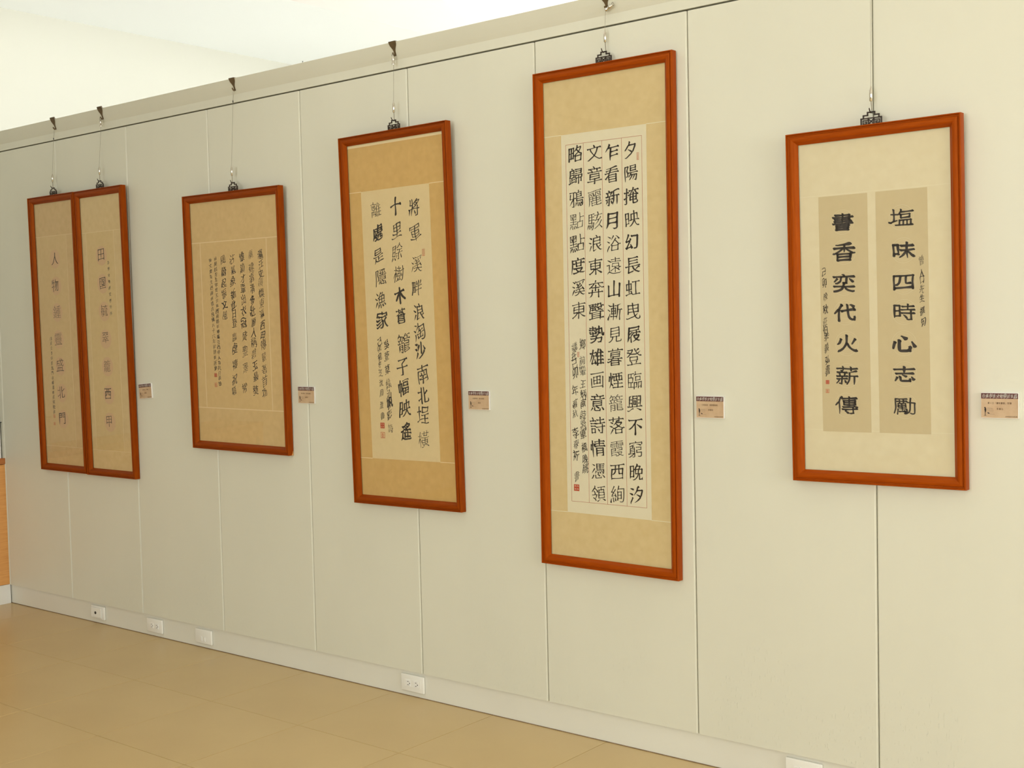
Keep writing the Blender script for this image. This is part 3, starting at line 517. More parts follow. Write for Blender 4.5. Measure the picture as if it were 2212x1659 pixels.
    '是': [[21, 89, 78, 89, 79, 75], [21, 89, 20, 75], [20, 75, 79, 75], [20, 75, 20, 62, 78, 62, 79, 75], [6, 48, 93, 48], [26, 40, 24, 27, 16, 15, 6, 7], [50, 48, 50, 12], [24, 27, 37, 15, 53, 10, 90, 10, 98, 14], [50, 30, 87, 30]],
    '時': [[67, 95, 67, 62], [11, 86, 11, 16], [11, 86, 33, 85, 33, 27], [43, 81, 91, 81], [11, 57, 33, 57], [39, 43, 94, 43], [39, 62, 95, 62], [80, 61, 79, 9, 66, 8, 59, 12], [11, 27, 33, 27], [46, 34, 53, 29, 60, 18]],
    '晚': [[57, 95, 55, 85, 52, 83, 45, 72, 45, 43], [11, 85, 32, 85, 32, 27], [11, 85, 11, 16], [32, 67, 88, 67, 88, 43], [55, 85, 75, 83, 66, 63, 62, 36, 56, 24, 47, 15, 34, 8, 26, 10], [11, 57, 32, 57], [45, 43, 88, 43], [71, 43, 72, 10, 90, 10, 93, 22], [11, 27, 32, 27]],
    '暮': [[33, 95, 33, 86], [66, 95, 66, 86], [6, 86, 94, 86], [22, 64, 78, 64], [22, 64, 22, 53, 38, 52], [23, 75, 22, 64], [23, 75, 78, 75, 78, 64], [6, 42, 94, 42], [30, 42, 25, 28, 25, 9], [38, 52, 37, 43], [38, 52, 77, 53, 78, 64], [70, 42, 75, 28, 75, 9], [3, 27, 10, 25, 26, 32, 74, 31, 90, 26, 93, 27], [25, 20, 75, 20], [25, 9, 75, 9]],
    '曳': [[48, 94, 50, 53, 58, 25, 67, 13, 78, 8, 86, 8, 90, 10, 92, 16, 91, 27], [17, 63, 83, 63], [18, 82, 17, 36], [18, 82, 83, 82, 83, 45], [17, 45, 83, 45], [6, 11, 15, 8, 50, 18, 67, 26, 81, 38]],
    '書': [[49, 95, 49, 43], [6, 75, 94, 75], [15, 64, 78, 65], [16, 87, 78, 87, 78, 65], [6, 42, 94, 42], [13, 53, 87, 53], [22, 21, 78, 21], [23, 32, 22, 10], [23, 32, 78, 32, 78, 10], [22, 10, 78, 10]],
    '曾': [[27, 95, 35, 87, 34, 80], [75, 96, 67, 90, 63, 80], [17, 79, 34, 80], [17, 79, 17, 55], [27, 75, 38, 61], [34, 80, 50, 80], [50, 80, 50, 55], [50, 80, 63, 80], [63, 80, 83, 80, 83, 55], [71, 74, 60, 59], [17, 55, 50, 55], [24, 42, 23, 5], [24, 42, 77, 42, 78, 12], [50, 55, 83, 55], [23, 27, 78, 27], [23, 12, 78, 12]],
    '最': [[22, 90, 78, 90, 78, 78], [22, 90, 21, 78], [21, 78, 78, 78], [21, 78, 21, 67, 23, 65, 77, 65, 78, 78], [6, 54, 94, 54], [18, 54, 18, 15], [18, 42, 43, 42], [43, 54, 43, 5], [51, 42, 87, 41, 85, 35, 76, 22, 61, 11, 56, 8, 53, 9], [58, 42, 61, 32, 69, 21, 86, 10, 90, 8, 98, 11], [6, 13, 52, 18], [18, 29, 43, 29]],
    '月': [[24, 87, 23, 39, 19, 25, 10, 10], [24, 87, 78, 87, 78, 13, 73, 8, 65, 8, 60, 8, 51, 13], [24, 63, 78, 63], [23, 39, 78, 38]],
    '木': [[50, 94, 50, 5], [8, 67, 47, 67, 58, 57, 67, 42, 83, 26, 90, 20, 93, 22], [92, 67, 54, 67, 43, 58, 25, 33, 13, 23, 5, 20]],
    '李': [[50, 94, 50, 57], [6, 82, 93, 82], [41, 81, 40, 75, 28, 65, 12, 57, 3, 57], [58, 81, 60, 75, 74, 64, 89, 57, 97, 58], [23, 50, 75, 50], [67, 50, 65, 45, 51, 38, 49, 35, 48, 9, 33, 8], [6, 31, 93, 31]],
    '東': [[50, 94, 50, 5], [8, 83, 92, 83], [19, 68, 18, 53], [19, 68, 50, 68], [50, 68, 82, 68, 82, 53], [18, 53, 82, 53], [18, 53, 19, 37, 41, 37, 43, 35], [82, 53, 81, 37, 60, 37, 56, 35], [43, 35, 29, 20, 11, 10, 8, 12], [43, 35, 50, 35], [50, 35, 56, 35], [56, 35, 69, 22, 85, 12, 94, 10]],
    '松': [[23, 95, 23, 6], [58, 90, 52, 70, 43, 53], [73, 91, 76, 90, 80, 77, 91, 55], [6, 71, 39, 71], [71, 63, 64, 57, 50, 21, 48, 13], [22, 56, 17, 52, 7, 30, 7, 20], [22, 56, 31, 53, 37, 44, 36, 42], [48, 13, 85, 17], [77, 37, 84, 23, 85, 17, 88, 15, 90, 9]],
    '林': [[27, 95, 27, 6], [71, 95, 71, 6], [6, 71, 44, 71], [50, 71, 71, 69, 92, 71], [26, 58, 20, 54, 6, 24], [26, 58, 30, 59, 35, 57, 42, 47, 42, 38], [71, 58, 78, 55, 93, 24], [71, 58, 64, 54, 59, 42, 46, 23]],
    '樹': [[20, 95, 20, 5], [50, 94, 50, 68], [87, 94, 87, 13, 83, 8, 77, 7, 74, 9], [6, 71, 31, 71], [33, 83, 67, 83], [35, 68, 65, 68], [69, 70, 95, 70], [19, 54, 14, 50, 6, 23], [19, 54, 26, 53, 30, 44, 29, 38], [39, 57, 39, 40, 62, 40], [39, 57, 60, 57, 62, 40], [70, 55, 72, 53, 77, 33], [40, 34, 44, 18], [60, 34, 55, 14], [32, 10, 69, 15]],
    '橋': [[22, 95, 22, 5], [38, 90, 45, 87, 81, 91, 90, 89], [62, 88, 61, 81, 55, 73, 52, 64, 53, 51, 78, 52, 78, 68, 76, 76], [6, 71, 35, 71], [38, 76, 94, 76], [22, 54, 29, 50, 33, 43, 32, 36], [22, 54, 16, 52, 6, 24], [33, 57, 41, 57, 52, 64, 79, 64, 91, 57, 93, 58], [42, 40, 42, 4], [42, 40, 89, 40, 89, 9, 80, 7, 73, 11], [53, 30, 75, 30, 76, 17, 56, 16, 56, 30]],
    '橫': [[22, 95, 22, 6], [54, 95, 55, 71], [78, 95, 77, 71], [6, 71, 37, 71], [37, 84, 95, 84], [55, 71, 77, 71], [22, 52, 16, 50, 6, 24], [22, 52, 30, 49, 35, 43, 35, 36], [36, 60, 96, 60], [45, 48, 44, 36], [45, 48, 66, 48], [66, 60, 66, 23], [66, 48, 87, 48, 87, 36], [44, 36, 87, 36], [44, 36, 44, 23, 54, 23], [54, 23, 54, 16], [54, 23, 66, 23], [66, 23, 77, 23], [77, 23, 77, 17], [77, 17, 96, 7], [87, 36, 87, 24, 77, 23], [32, 9, 39, 8, 54, 16]],
    '此': [[35, 95, 35, 15], [62, 94, 63, 14, 67, 11, 87, 11, 92, 15, 93, 28], [16, 74, 17, 12], [90, 70, 70, 57, 62, 56], [35, 62, 52, 62], [6, 10, 52, 18]],
    '歲': [[26, 90, 26, 70], [51, 95, 51, 70], [7, 70, 93, 70], [51, 85, 84, 85], [62, 70, 65, 39, 73, 17, 79, 10, 88, 8, 90, 11, 92, 17, 89, 25], [75, 70, 76, 65, 82, 62, 82, 55], [15, 55, 14, 25, 8, 4], [15, 55, 92, 55], [23, 43, 54, 43], [39, 43, 39, 23, 43, 20], [83, 45, 77, 33, 66, 18, 57, 10, 49, 8], [34, 37, 28, 33, 22, 20], [54, 35, 49, 25, 40, 15, 26, 8, 19, 10]],
    '歸': [[26, 96, 23, 85], [48, 88, 87, 87, 86, 65], [12, 84, 37, 85, 37, 71, 12, 71], [12, 84, 12, 46], [48, 65, 86, 65], [50, 77, 87, 77], [12, 60, 37, 60, 38, 46, 12, 46], [25, 45, 25, 17], [48, 54, 92, 54, 92, 43], [48, 54, 48, 43], [53, 38, 87, 38, 87, 18, 78, 18], [53, 38, 53, 14], [70, 54, 70, 4], [4, 13, 42, 19], [12, 37, 13, 15], [25, 33, 42, 33]],
    '毓': [[19, 96, 17, 83, 11, 73], [70, 95, 73, 82], [11, 73, 15, 68], [15, 68, 11, 21], [15, 68, 40, 68, 37, 13, 31, 8, 25, 8, 19, 12], [17, 83, 46, 82], [51, 82, 94, 82], [67, 82, 58, 59], [80, 75, 92, 53], [4, 45, 49, 45], [23, 40, 29, 27], [25, 62, 29, 51], [57, 50, 57, 23, 51, 7], [58, 59, 87, 62], [70, 49, 70, 8], [83, 50, 84, 10, 86, 8, 93, 10, 95, 18, 91, 24], [11, 21, 47, 21]],
    '民': [[15, 65, 79, 66], [16, 87, 78, 87, 79, 66], [16, 87, 15, 11], [50, 65, 51, 47, 58, 28, 65, 17, 73, 10, 83, 9, 88, 16, 86, 28], [15, 43, 89, 43], [15, 11, 47, 18]],
    '氣': [[29, 95, 27, 84, 14, 70], [25, 72, 84, 72], [27, 84, 92, 83], [14, 59, 74, 59, 79, 15, 83, 9, 90, 8, 93, 15, 90, 27], [18, 52, 23, 43, 30, 40], [38, 52, 38, 37, 37, 32, 38, 28, 38, 5], [61, 52, 50, 38], [8, 33, 67, 33], [37, 32, 17, 14, 12, 11, 5, 12], [42, 23, 49, 23, 65, 12]],
    '永': [[26, 89, 35, 92, 65, 81], [20, 72, 50, 71, 52, 53, 50, 11, 46, 8, 32, 9], [89, 65, 63, 43], [7, 52, 32, 52, 33, 48, 25, 30, 8, 14], [52, 53, 57, 51, 63, 43, 65, 37, 77, 23, 88, 16, 96, 17]],
    '汐': [[11, 90, 30, 82], [67, 95, 60, 92, 55, 75, 32, 49], [7, 64, 24, 55], [55, 75, 88, 75, 88, 68, 78, 43, 73, 40, 72, 33, 55, 17, 37, 8], [25, 39, 26, 36, 12, 13, 13, 5], [50, 54, 73, 40]],
    '汕': [[12, 92, 30, 82], [63, 94, 63, 13], [5, 63, 24, 56], [39, 71, 39, 14], [88, 72, 88, 6], [25, 42, 27, 36, 12, 10], [39, 14, 88, 13]],
    '汪': [[9, 90, 17, 90, 30, 82], [7, 65, 25, 55], [39, 84, 92, 84], [65, 84, 65, 12], [27, 38, 27, 35, 12, 12, 13, 8], [40, 50, 91, 50], [34, 12, 94, 12]],
    '汶': [[12, 91, 28, 82], [54, 96, 66, 82, 65, 73], [7, 64, 23, 56], [32, 73, 94, 73], [43, 73, 48, 52, 64, 27, 81, 13, 89, 10, 99, 11], [81, 73, 77, 55, 70, 40, 58, 26, 42, 14, 33, 10, 24, 11], [25, 42, 27, 35, 11, 8]],
    '沙': [[12, 92, 30, 82], [62, 93, 62, 36], [7, 64, 23, 55], [46, 78, 34, 45], [80, 78, 93, 52], [26, 38, 27, 37, 11, 9], [85, 48, 79, 35, 65, 20, 40, 8, 29, 10]],
    '沾': [[13, 92, 31, 82], [60, 95, 60, 45], [7, 64, 25, 55], [60, 72, 95, 72], [29, 40, 12, 9], [40, 45, 85, 45, 86, 12], [40, 45, 40, 12], [40, 12, 86, 12]],
    '浪': [[12, 91, 26, 81], [56, 96, 62, 89, 63, 82], [7, 63, 22, 55], [38, 64, 83, 64], [39, 82, 82, 82, 83, 47], [39, 82, 38, 10], [25, 39, 11, 10], [38, 47, 83, 47], [61, 46, 62, 38, 73, 22, 84, 12, 89, 10, 96, 12], [88, 37, 72, 26], [38, 10, 61, 16]],
    '浴': [[12, 92, 30, 81], [53, 93, 34, 69], [66, 91, 72, 91, 91, 71], [7, 64, 23, 55], [61, 69, 85, 46, 84, 41], [67, 78, 43, 50, 36, 43, 28, 42], [36, 43, 41, 38], [41, 38, 78, 38, 89, 43, 98, 43], [41, 38, 41, 12], [84, 41, 82, 34, 82, 12], [25, 36, 13, 12, 14, 5], [41, 12, 82, 12]],
    '淘': [[12, 91, 27, 84], [45, 94, 40, 78, 36, 76, 24, 61], [7, 64, 20, 57], [40, 78, 88, 77, 88, 28, 85, 12, 79, 7, 68, 7, 61, 12], [47, 71, 45, 60, 33, 50], [20, 44, 22, 35, 11, 10], [31, 44, 79, 44], [45, 60, 74, 60], [55, 60, 55, 22], [38, 36, 39, 21, 72, 21, 72, 36]],
    '淸': [[9, 89, 15, 90, 28, 83], [62, 95, 62, 62], [7, 65, 23, 56], [34, 86, 92, 86], [37, 74, 89, 74], [27, 40, 12, 9], [31, 61, 96, 61], [43, 48, 84, 48, 83, 8, 72, 7, 65, 11], [43, 48, 43, 5], [63, 48, 63, 29], [43, 28, 84, 28]],
    '清': [[11, 91, 26, 82], [61, 95, 61, 61], [7, 64, 22, 55], [32, 85, 91, 85], [34, 73, 88, 73], [23, 38, 23, 35, 11, 9], [29, 60, 94, 60], [40, 49, 83, 48, 82, 10, 80, 8, 72, 7, 65, 11], [40, 49, 40, 5], [40, 23, 83, 23], [40, 36, 83, 36]],
    '溝': [[12, 92, 28, 82], [50, 95, 50, 61], [74, 95, 74, 61], [8, 63, 10, 64, 23, 56], [33, 85, 92, 85], [35, 73, 90, 73], [23, 38, 24, 35, 12, 10], [29, 60, 95, 60], [41, 49, 83, 49, 84, 9, 82, 7, 69, 7], [41, 49, 40, 5], [62, 60, 62, 23], [28, 23, 96, 23], [40, 37, 85, 37]],
    '溪': [[12, 91, 27, 82], [32, 89, 42, 86, 81, 92, 91, 90], [7, 65, 23, 56], [40, 80, 45, 69], [57, 69, 46, 58, 45, 54], [59, 83, 64, 71], [74, 63, 62, 55, 55, 53, 47, 42], [84, 84, 77, 68], [24, 40, 10, 10], [34, 39, 83, 45], [38, 54, 55, 53], [60, 42, 60, 32, 55, 20, 46, 12, 33, 8, 27, 9], [75, 56, 90, 38], [30, 27, 94, 27], [66, 27, 68, 20, 79, 12, 88, 8, 98, 11]],
    '漁': [[12, 92, 28, 82], [51, 94, 50, 84, 47, 83, 42, 75, 39, 67, 40, 34], [8, 63, 10, 64, 23, 56], [30, 64, 39, 67, 86, 67, 87, 34], [50, 84, 71, 83, 70, 78, 63, 63, 63, 34], [25, 39, 12, 10], [40, 51, 87, 51], [39, 26, 36, 15, 29, 6], [40, 34, 87, 34], [49, 26, 53, 20, 54, 7], [66, 25, 72, 10, 74, 8], [78, 26, 85, 21, 94, 6]],
    '漚': [[12, 91, 27, 83], [6, 64, 22, 56], [38, 87, 93, 87], [38, 87, 38, 13], [56, 74, 57, 58, 82, 58], [56, 74, 80, 75, 82, 58], [24, 41, 10, 9], [49, 49, 49, 25, 63, 25, 64, 45, 49, 46], [75, 49, 75, 25, 89, 25, 90, 45, 75, 46], [38, 13, 96, 12]],
    '漸': [[10, 92, 23, 82], [44, 96, 44, 4], [7, 64, 17, 57, 17, 55], [28, 82, 61, 82], [31, 68, 44, 68], [31, 68, 31, 53], [44, 68, 57, 68, 57, 53], [70, 83, 93, 90], [70, 83, 70, 38, 63, 8], [20, 41, 20, 34, 10, 11, 12, 4], [31, 53, 57, 53], [31, 53, 31, 38, 44, 38], [57, 53, 57, 38, 44, 38], [70, 60, 96, 60], [85, 60, 85, 4], [26, 24, 62, 24]],
    '澄': [[12, 91, 25, 83, 25, 81], [34, 88, 55, 88, 55, 84, 43, 65, 35, 57, 28, 55], [65, 95, 75, 73, 84, 62, 94, 55], [83, 88, 72, 82], [9, 64, 22, 56], [34, 79, 52, 65, 73, 65, 94, 79], [25, 42, 23, 32, 13, 13, 14, 6], [42, 51, 42, 33, 82, 33], [42, 51, 81, 51, 82, 33], [46, 28, 50, 20, 49, 10], [73, 33, 75, 24, 70, 10], [29, 10, 94, 10]],
    '澤': [[12, 92, 24, 84, 25, 82], [36, 89, 53, 89], [36, 89, 36, 73, 53, 73], [53, 89, 53, 73], [53, 89, 70, 90], [70, 90, 70, 73], [70, 90, 88, 89, 87, 73], [8, 63, 10, 63, 22, 56], [53, 73, 61, 72], [61, 72, 61, 48], [61, 72, 70, 73], [70, 73, 87, 73], [23, 39, 10, 10], [28, 48, 96, 48], [35, 60, 89, 60], [48, 48, 47, 42, 50, 33], [75, 48, 76, 40, 74, 33], [28, 20, 94, 20], [33, 33, 91, 33], [61, 32, 61, 5]],
    '瀛': [[9, 91, 20, 84], [51, 96, 58, 93, 59, 88], [6, 65, 20, 56], [26, 87, 92, 87], [31, 66, 81, 68, 83, 66, 83, 57, 34, 57, 33, 67], [35, 87, 36, 77, 87, 77], [19, 38, 9, 9], [28, 48, 28, 25, 23, 6], [28, 48, 42, 48, 42, 10, 40, 8, 32, 9], [53, 43, 64, 43, 62, 27, 53, 10], [55, 53, 50, 28, 59, 20], [72, 48, 72, 22, 65, 6], [72, 48, 86, 48, 87, 10, 94, 10, 92, 24], [78, 39, 81, 21], [28, 25, 41, 25], [28, 37, 41, 37]],
    '火': [[50, 93, 48, 48, 33, 23, 22, 13, 13, 9, 10, 10], [24, 74, 16, 51, 9, 46], [87, 73, 73, 47], [48, 48, 52, 47, 59, 32, 70, 20, 84, 11, 94, 10]],
    '炳': [[22, 94, 21, 34, 8, 8], [11, 76, 7, 49], [35, 77, 31, 61, 32, 54], [40, 87, 94, 87], [44, 66, 89, 67, 90, 12, 88, 8, 85, 7, 74, 8], [44, 66, 44, 5], [67, 87, 67, 50, 58, 34, 50, 27], [67, 50, 71, 48, 82, 29], [21, 34, 25, 33, 34, 19]],
    '為': [[20, 94, 27, 92, 35, 81], [52, 97, 53, 90, 50, 79, 44, 71, 40, 58, 36, 57, 28, 46, 26, 40, 21, 39, 6, 28], [9, 75, 73, 75, 72, 58], [26, 40, 89, 39], [40, 58, 81, 57, 79, 40], [89, 39, 88, 23, 84, 10, 80, 7, 70, 7, 62, 12], [24, 29, 15, 7], [37, 29, 40, 9], [50, 28, 53, 27, 59, 13], [66, 30, 68, 29, 73, 19]],
    '煙': [[20, 94, 19, 32, 7, 7], [11, 75, 7, 50], [31, 77, 26, 56], [34, 87, 94, 87], [39, 72, 55, 72], [39, 72, 39, 50, 55, 50], [55, 87, 55, 50], [55, 72, 73, 72], [73, 72, 90, 71, 90, 50], [73, 87, 73, 50], [55, 50, 73, 50], [64, 44, 64, 10], [73, 50, 90, 50], [19, 32, 23, 31, 26, 27, 30, 20, 29, 17], [38, 31, 91, 31], [31, 10, 95, 10]],
    '燕': [[35, 96, 36, 70], [64, 95, 63, 70], [6, 85, 94, 85], [25, 69, 25, 29], [36, 70, 63, 70], [74, 68, 75, 35, 89, 34, 92, 40, 88, 48], [8, 58, 25, 58], [40, 58, 39, 36], [40, 58, 60, 57, 60, 35], [74, 53, 93, 59], [6, 35, 25, 40], [18, 23, 10, 7], [18, 23, 25, 26], [38, 24, 41, 6], [39, 36, 60, 35], [59, 24, 63, 9, 67, 8], [79, 26, 91, 7]],
    '營': [[17, 90, 9, 78], [30, 96, 27, 77], [45, 90, 37, 79], [59, 90, 52, 80, 49, 80], [72, 96, 69, 78], [88, 89, 83, 81], [3, 70, 10, 67], [10, 67, 12, 47], [27, 77, 43, 68], [27, 77, 18, 70, 10, 67], [47, 69, 57, 69, 69, 78], [69, 78, 88, 68, 88, 47], [12, 60, 88, 60], [24, 48, 73, 49, 73, 37, 27, 36, 27, 48], [21, 25, 20, 10], [21, 25, 80, 25, 82, 10], [20, 10, 82, 10]],
    '燦': [[22, 94, 21, 33, 8, 7], [54, 94, 54, 76], [12, 75, 9, 50], [34, 80, 28, 68, 22, 67], [44, 76, 61, 76, 62, 72, 58, 65, 52, 61, 51, 57, 37, 49], [44, 76, 37, 64], [46, 65, 52, 61], [54, 87, 65, 87], [69, 86, 88, 86, 89, 82, 86, 73, 78, 62, 67, 54, 67, 48, 64, 46, 64, 35, 61, 30, 64, 27, 64, 5], [69, 77, 92, 53], [46, 45, 50, 37, 50, 32], [84, 47, 78, 32], [21, 33, 27, 30, 32, 20], [35, 32, 95, 32], [61, 30, 38, 11, 28, 12], [72, 31, 73, 26, 78, 20, 94, 9]],
    '物': [[12, 89, 12, 72, 6, 56], [26, 94, 26, 4], [55, 93, 56, 91, 52, 76, 40, 56], [12, 72, 38, 72], [52, 76, 91, 75, 89, 38, 85, 15, 83, 10, 69, 8], [65, 76, 63, 65, 55, 48, 47, 35, 39, 29], [79, 76, 75, 55, 66, 32, 52, 12, 42, 10], [6, 37, 41, 47]],
    '玉': [[11, 85, 89, 85], [49, 85, 49, 12], [16, 51, 85, 51], [75, 31, 83, 23], [6, 12, 94, 12]],
    '王': [[11, 85, 89, 85], [50, 85, 50, 12], [16, 50, 85, 50], [6, 12, 94, 12]],
    '生': [[27, 94, 22, 73, 19, 72, 10, 55], [50, 94, 50, 11], [22, 73, 89, 73], [18, 43, 85, 43], [6, 11, 94, 11]],
    '田': [[13, 85, 13, 6], [13, 85, 87, 85, 87, 6], [49, 85, 49, 15], [13, 50, 87, 50], [13, 15, 87, 15]],
    '甲': [[16, 86, 16, 31], [16, 86, 83, 86, 83, 31], [50, 86, 50, 5], [16, 62, 83, 62], [16, 38, 83, 38]],
    '画': [[10, 86, 90, 86], [28, 68, 28, 48], [28, 68, 50, 68], [50, 68, 50, 30], [50, 68, 70, 68, 70, 48], [87, 64, 87, 6], [13, 62, 13, 13], [28, 48, 70, 48], [28, 48, 29, 29, 50, 30], [70, 48, 70, 29], [13, 13, 87, 13], [50, 30, 70, 29]],
    '畔': [[45, 88, 48, 88, 49, 85, 54, 67], [67, 94, 67, 5], [88, 90, 79, 66], [10, 84, 10, 15], [10, 84, 37, 83, 37, 27], [23, 85, 23, 27], [10, 56, 36, 56], [42, 38, 94, 38], [44, 60, 91, 60], [10, 27, 37, 27]],
    '略': [[63, 95, 60, 82, 56, 80, 55, 75, 45, 67, 38, 67], [10, 87, 10, 16], [10, 87, 38, 86, 38, 28], [24, 87, 24, 28], [55, 75, 75, 52, 88, 45, 88, 39], [60, 82, 84, 82, 85, 78, 75, 63, 63, 52, 52, 45, 51, 39], [10, 58, 37, 58], [38, 42, 47, 41, 55, 37, 83, 37, 88, 39], [51, 39, 52, 11], [88, 39, 87, 11], [10, 28, 38, 28], [52, 11, 87, 11]],
    '畫': [[49, 95, 49, 48], [6, 77, 95, 77], [16, 67, 80, 68], [16, 87, 79, 87, 80, 68], [5, 47, 95, 47], [13, 57, 87, 57], [22, 38, 20, 28], [22, 38, 50, 37], [20, 28, 80, 28], [20, 28, 21, 19, 50, 20], [50, 37, 50, 20], [50, 37, 78, 38, 80, 37, 80, 28], [50, 20, 78, 19, 80, 28], [5, 10, 94, 10]],
    '登': [[11, 89, 40, 89, 40, 83, 33, 73, 22, 62, 10, 53, 2, 54], [54, 93, 60, 82, 64, 80, 65, 75, 79, 62, 90, 55, 96, 56], [80, 91, 77, 91, 64, 80], [8, 77, 15, 78, 23, 71, 36, 65, 65, 65, 78, 70, 91, 81], [25, 50, 73, 50, 74, 32], [25, 50, 25, 31, 74, 32], [32, 25, 36, 18, 35, 10], [68, 26, 62, 10], [7, 10, 93, 10]],
    '盛': [[53, 95, 59, 68, 64, 57, 70, 50, 77, 45, 86, 43, 89, 45, 92, 52, 88, 59], [67, 94, 77, 88, 77, 82], [17, 66, 42, 65, 40, 50, 38, 47, 28, 47, 23, 51], [18, 82, 17, 62, 9, 40], [18, 82, 92, 82], [82, 75, 75, 63, 61, 50, 52, 45, 44, 47], [22, 34, 21, 10], [22, 34, 78, 34, 80, 10], [40, 33, 40, 10], [60, 33, 60, 10], [6, 10, 94, 10]],
    '看': [[13, 88, 44, 87, 78, 92, 87, 90], [13, 75, 87, 75], [44, 87, 38, 65, 32, 57, 29, 47, 30, 10], [6, 62, 94, 62], [7, 32, 10, 32, 23, 44, 33, 48, 79, 48, 80, 10], [30, 36, 80, 36], [30, 23, 80, 23], [30, 10, 80, 10]],
    '眺': [[56, 94, 56, 50, 53, 31, 47, 18, 33, 7], [72, 94, 72, 13, 77, 8, 90, 9, 93, 17, 91, 25], [11, 66, 30, 66], [11, 87, 30, 86, 30, 24], [11, 87, 10, 13], [38, 79, 49, 60], [90, 79, 80, 60], [11, 45, 30, 45], [55, 43, 47, 42, 37, 34], [72, 48, 79, 48, 91, 35], [11, 24, 30, 24]],
    '碧': [[70, 96, 70, 86], [8, 87, 45, 87], [8, 72, 43, 72], [27, 87, 27, 57], [54, 70, 87, 70], [54, 85, 70, 86], [54, 85, 54, 70], [54, 70, 55, 54, 86, 54], [70, 86, 86, 85, 87, 70], [87, 70, 86, 54], [6, 42, 94, 42], [6, 54, 46, 58], [33, 42, 28, 28, 27, 10], [7, 18, 10, 17, 28, 28, 80, 28, 81, 10], [27, 10, 81, 10]],
    '祈': [[19, 94, 28, 82], [7, 75, 35, 75, 34, 68, 27, 58, 24, 50, 23, 6], [52, 82, 83, 90, 93, 89], [52, 82, 51, 38, 43, 8], [24, 50, 30, 49, 40, 37], [24, 50, 7, 39], [52, 60, 94, 60], [77, 60, 77, 6]],
    '祝': [[19, 94, 25, 85, 25, 75], [6, 75, 33, 75, 23, 50, 23, 5], [47, 86, 46, 54, 57, 53], [47, 86, 87, 85, 87, 53, 73, 53], [23, 50, 17, 47, 8, 40, 6, 33], [23, 50, 30, 49, 32, 47, 37, 41, 37, 33], [57, 53, 56, 40, 52, 23, 43, 12, 39, 9, 31, 10], [57, 53, 73, 53], [73, 53, 75, 9, 80, 7, 90, 8, 93, 13, 93, 20, 89, 26]],
    '禮': [[16, 93, 23, 82], [59, 96, 59, 61], [73, 96, 73, 62], [6, 75, 32, 75, 21, 49, 22, 5], [44, 73, 88, 73], [44, 73, 45, 61, 59, 61], [45, 85, 44, 73], [45, 85, 59, 85], [59, 85, 73, 85], [73, 85, 88, 85, 88, 73], [88, 73, 88, 61, 73, 62], [21, 49, 15, 47, 5, 36], [21, 49, 29, 47, 33, 41, 33, 34], [38, 51, 94, 51], [46, 40, 85, 40, 85, 27, 49, 27, 48, 40], [59, 61, 73, 62], [50, 23, 56, 17, 57, 9], [78, 24, 75, 9], [36, 9, 96, 9]],
    '禱': [[16, 94, 23, 82], [65, 94, 65, 77], [6, 75, 29, 75, 19, 49, 19, 5], [36, 67, 91, 67, 89, 56], [37, 86, 94, 86], [40, 76, 91, 76], [19, 49, 25, 49, 31, 40], [19, 49, 13, 47, 7, 40, 6, 37], [31, 40, 96, 39], [38, 48, 90, 48], [43, 58, 84, 58], [64, 57, 64, 49], [38, 29, 55, 30, 56, 15, 40, 14, 40, 29], [61, 27, 95, 27], [66, 23, 72, 13], [83, 35, 82, 8, 80, 7, 74, 7, 72, 8]],
    '秋': [[68, 94, 68, 44, 65, 42, 62, 30, 54, 18, 45, 9, 36, 9], [6, 63, 43, 63], [6, 85, 26, 87, 36, 91, 38, 90], [26, 87, 26, 4], [53, 72, 52, 59, 47, 47], [89, 72, 80, 47], [25, 53, 20, 50, 7, 28, 6, 20], [25, 53, 32, 51, 37, 44, 38, 37], [68, 44, 71, 42, 81, 19, 94, 8]],
    '稱': [[3, 86, 10, 83, 23, 85, 32, 90, 40, 88], [5, 63, 38, 63], [23, 85, 23, 4], [41, 84, 70, 87, 86, 91, 89, 90], [42, 79, 48, 76, 55, 66], [62, 79, 65, 78, 70, 68], [67, 65, 67, 27], [94, 84, 87, 81, 78, 67], [22, 51, 29, 49, 36, 37], [22, 51, 17, 48, 7, 28, 7, 20], [47, 42, 88, 42], [47, 58, 47, 5], [47, 58, 88, 57, 87, 9, 78, 7, 71, 11], [36, 27, 96, 27]],
    '窮': [[45, 94, 50, 91, 51, 86], [12, 67, 28, 72, 43, 79], [12, 85, 51, 86, 87, 85, 88, 83, 88, 76], [12, 85, 10, 75], [28, 72, 31, 65, 30, 59], [38, 69, 31, 65], [55, 76, 64, 77, 86, 68], [16, 48, 44, 48], [16, 58, 43, 58, 43, 10, 41, 8, 33, 8, 27, 11], [16, 58, 16, 29], [16, 39, 44, 39], [54, 60, 85, 58, 85, 45, 58, 44], [58, 44, 57, 31, 88, 30, 86, 14, 82, 8, 67, 8, 62, 12], [6, 28, 44, 28], [37, 28, 35, 23, 28, 18, 12, 10, 5, 11]],
    '立': [[45, 93, 48, 92, 53, 80], [11, 73, 89, 73], [32, 66, 28, 57, 36, 26, 38, 24], [73, 62, 58, 12], [7, 12, 94, 12]],
    '章': [[44, 96, 50, 92, 51, 85], [6, 68, 94, 68], [12, 85, 88, 85], [25, 80, 33, 76, 34, 68], [67, 85, 68, 77, 65, 68], [20, 45, 80, 45], [20, 45, 20, 32, 50, 31], [21, 57, 78, 57, 80, 45], [21, 57, 20, 45], [6, 19, 94, 19], [50, 31, 50, 6], [50, 31, 79, 32, 80, 45]],
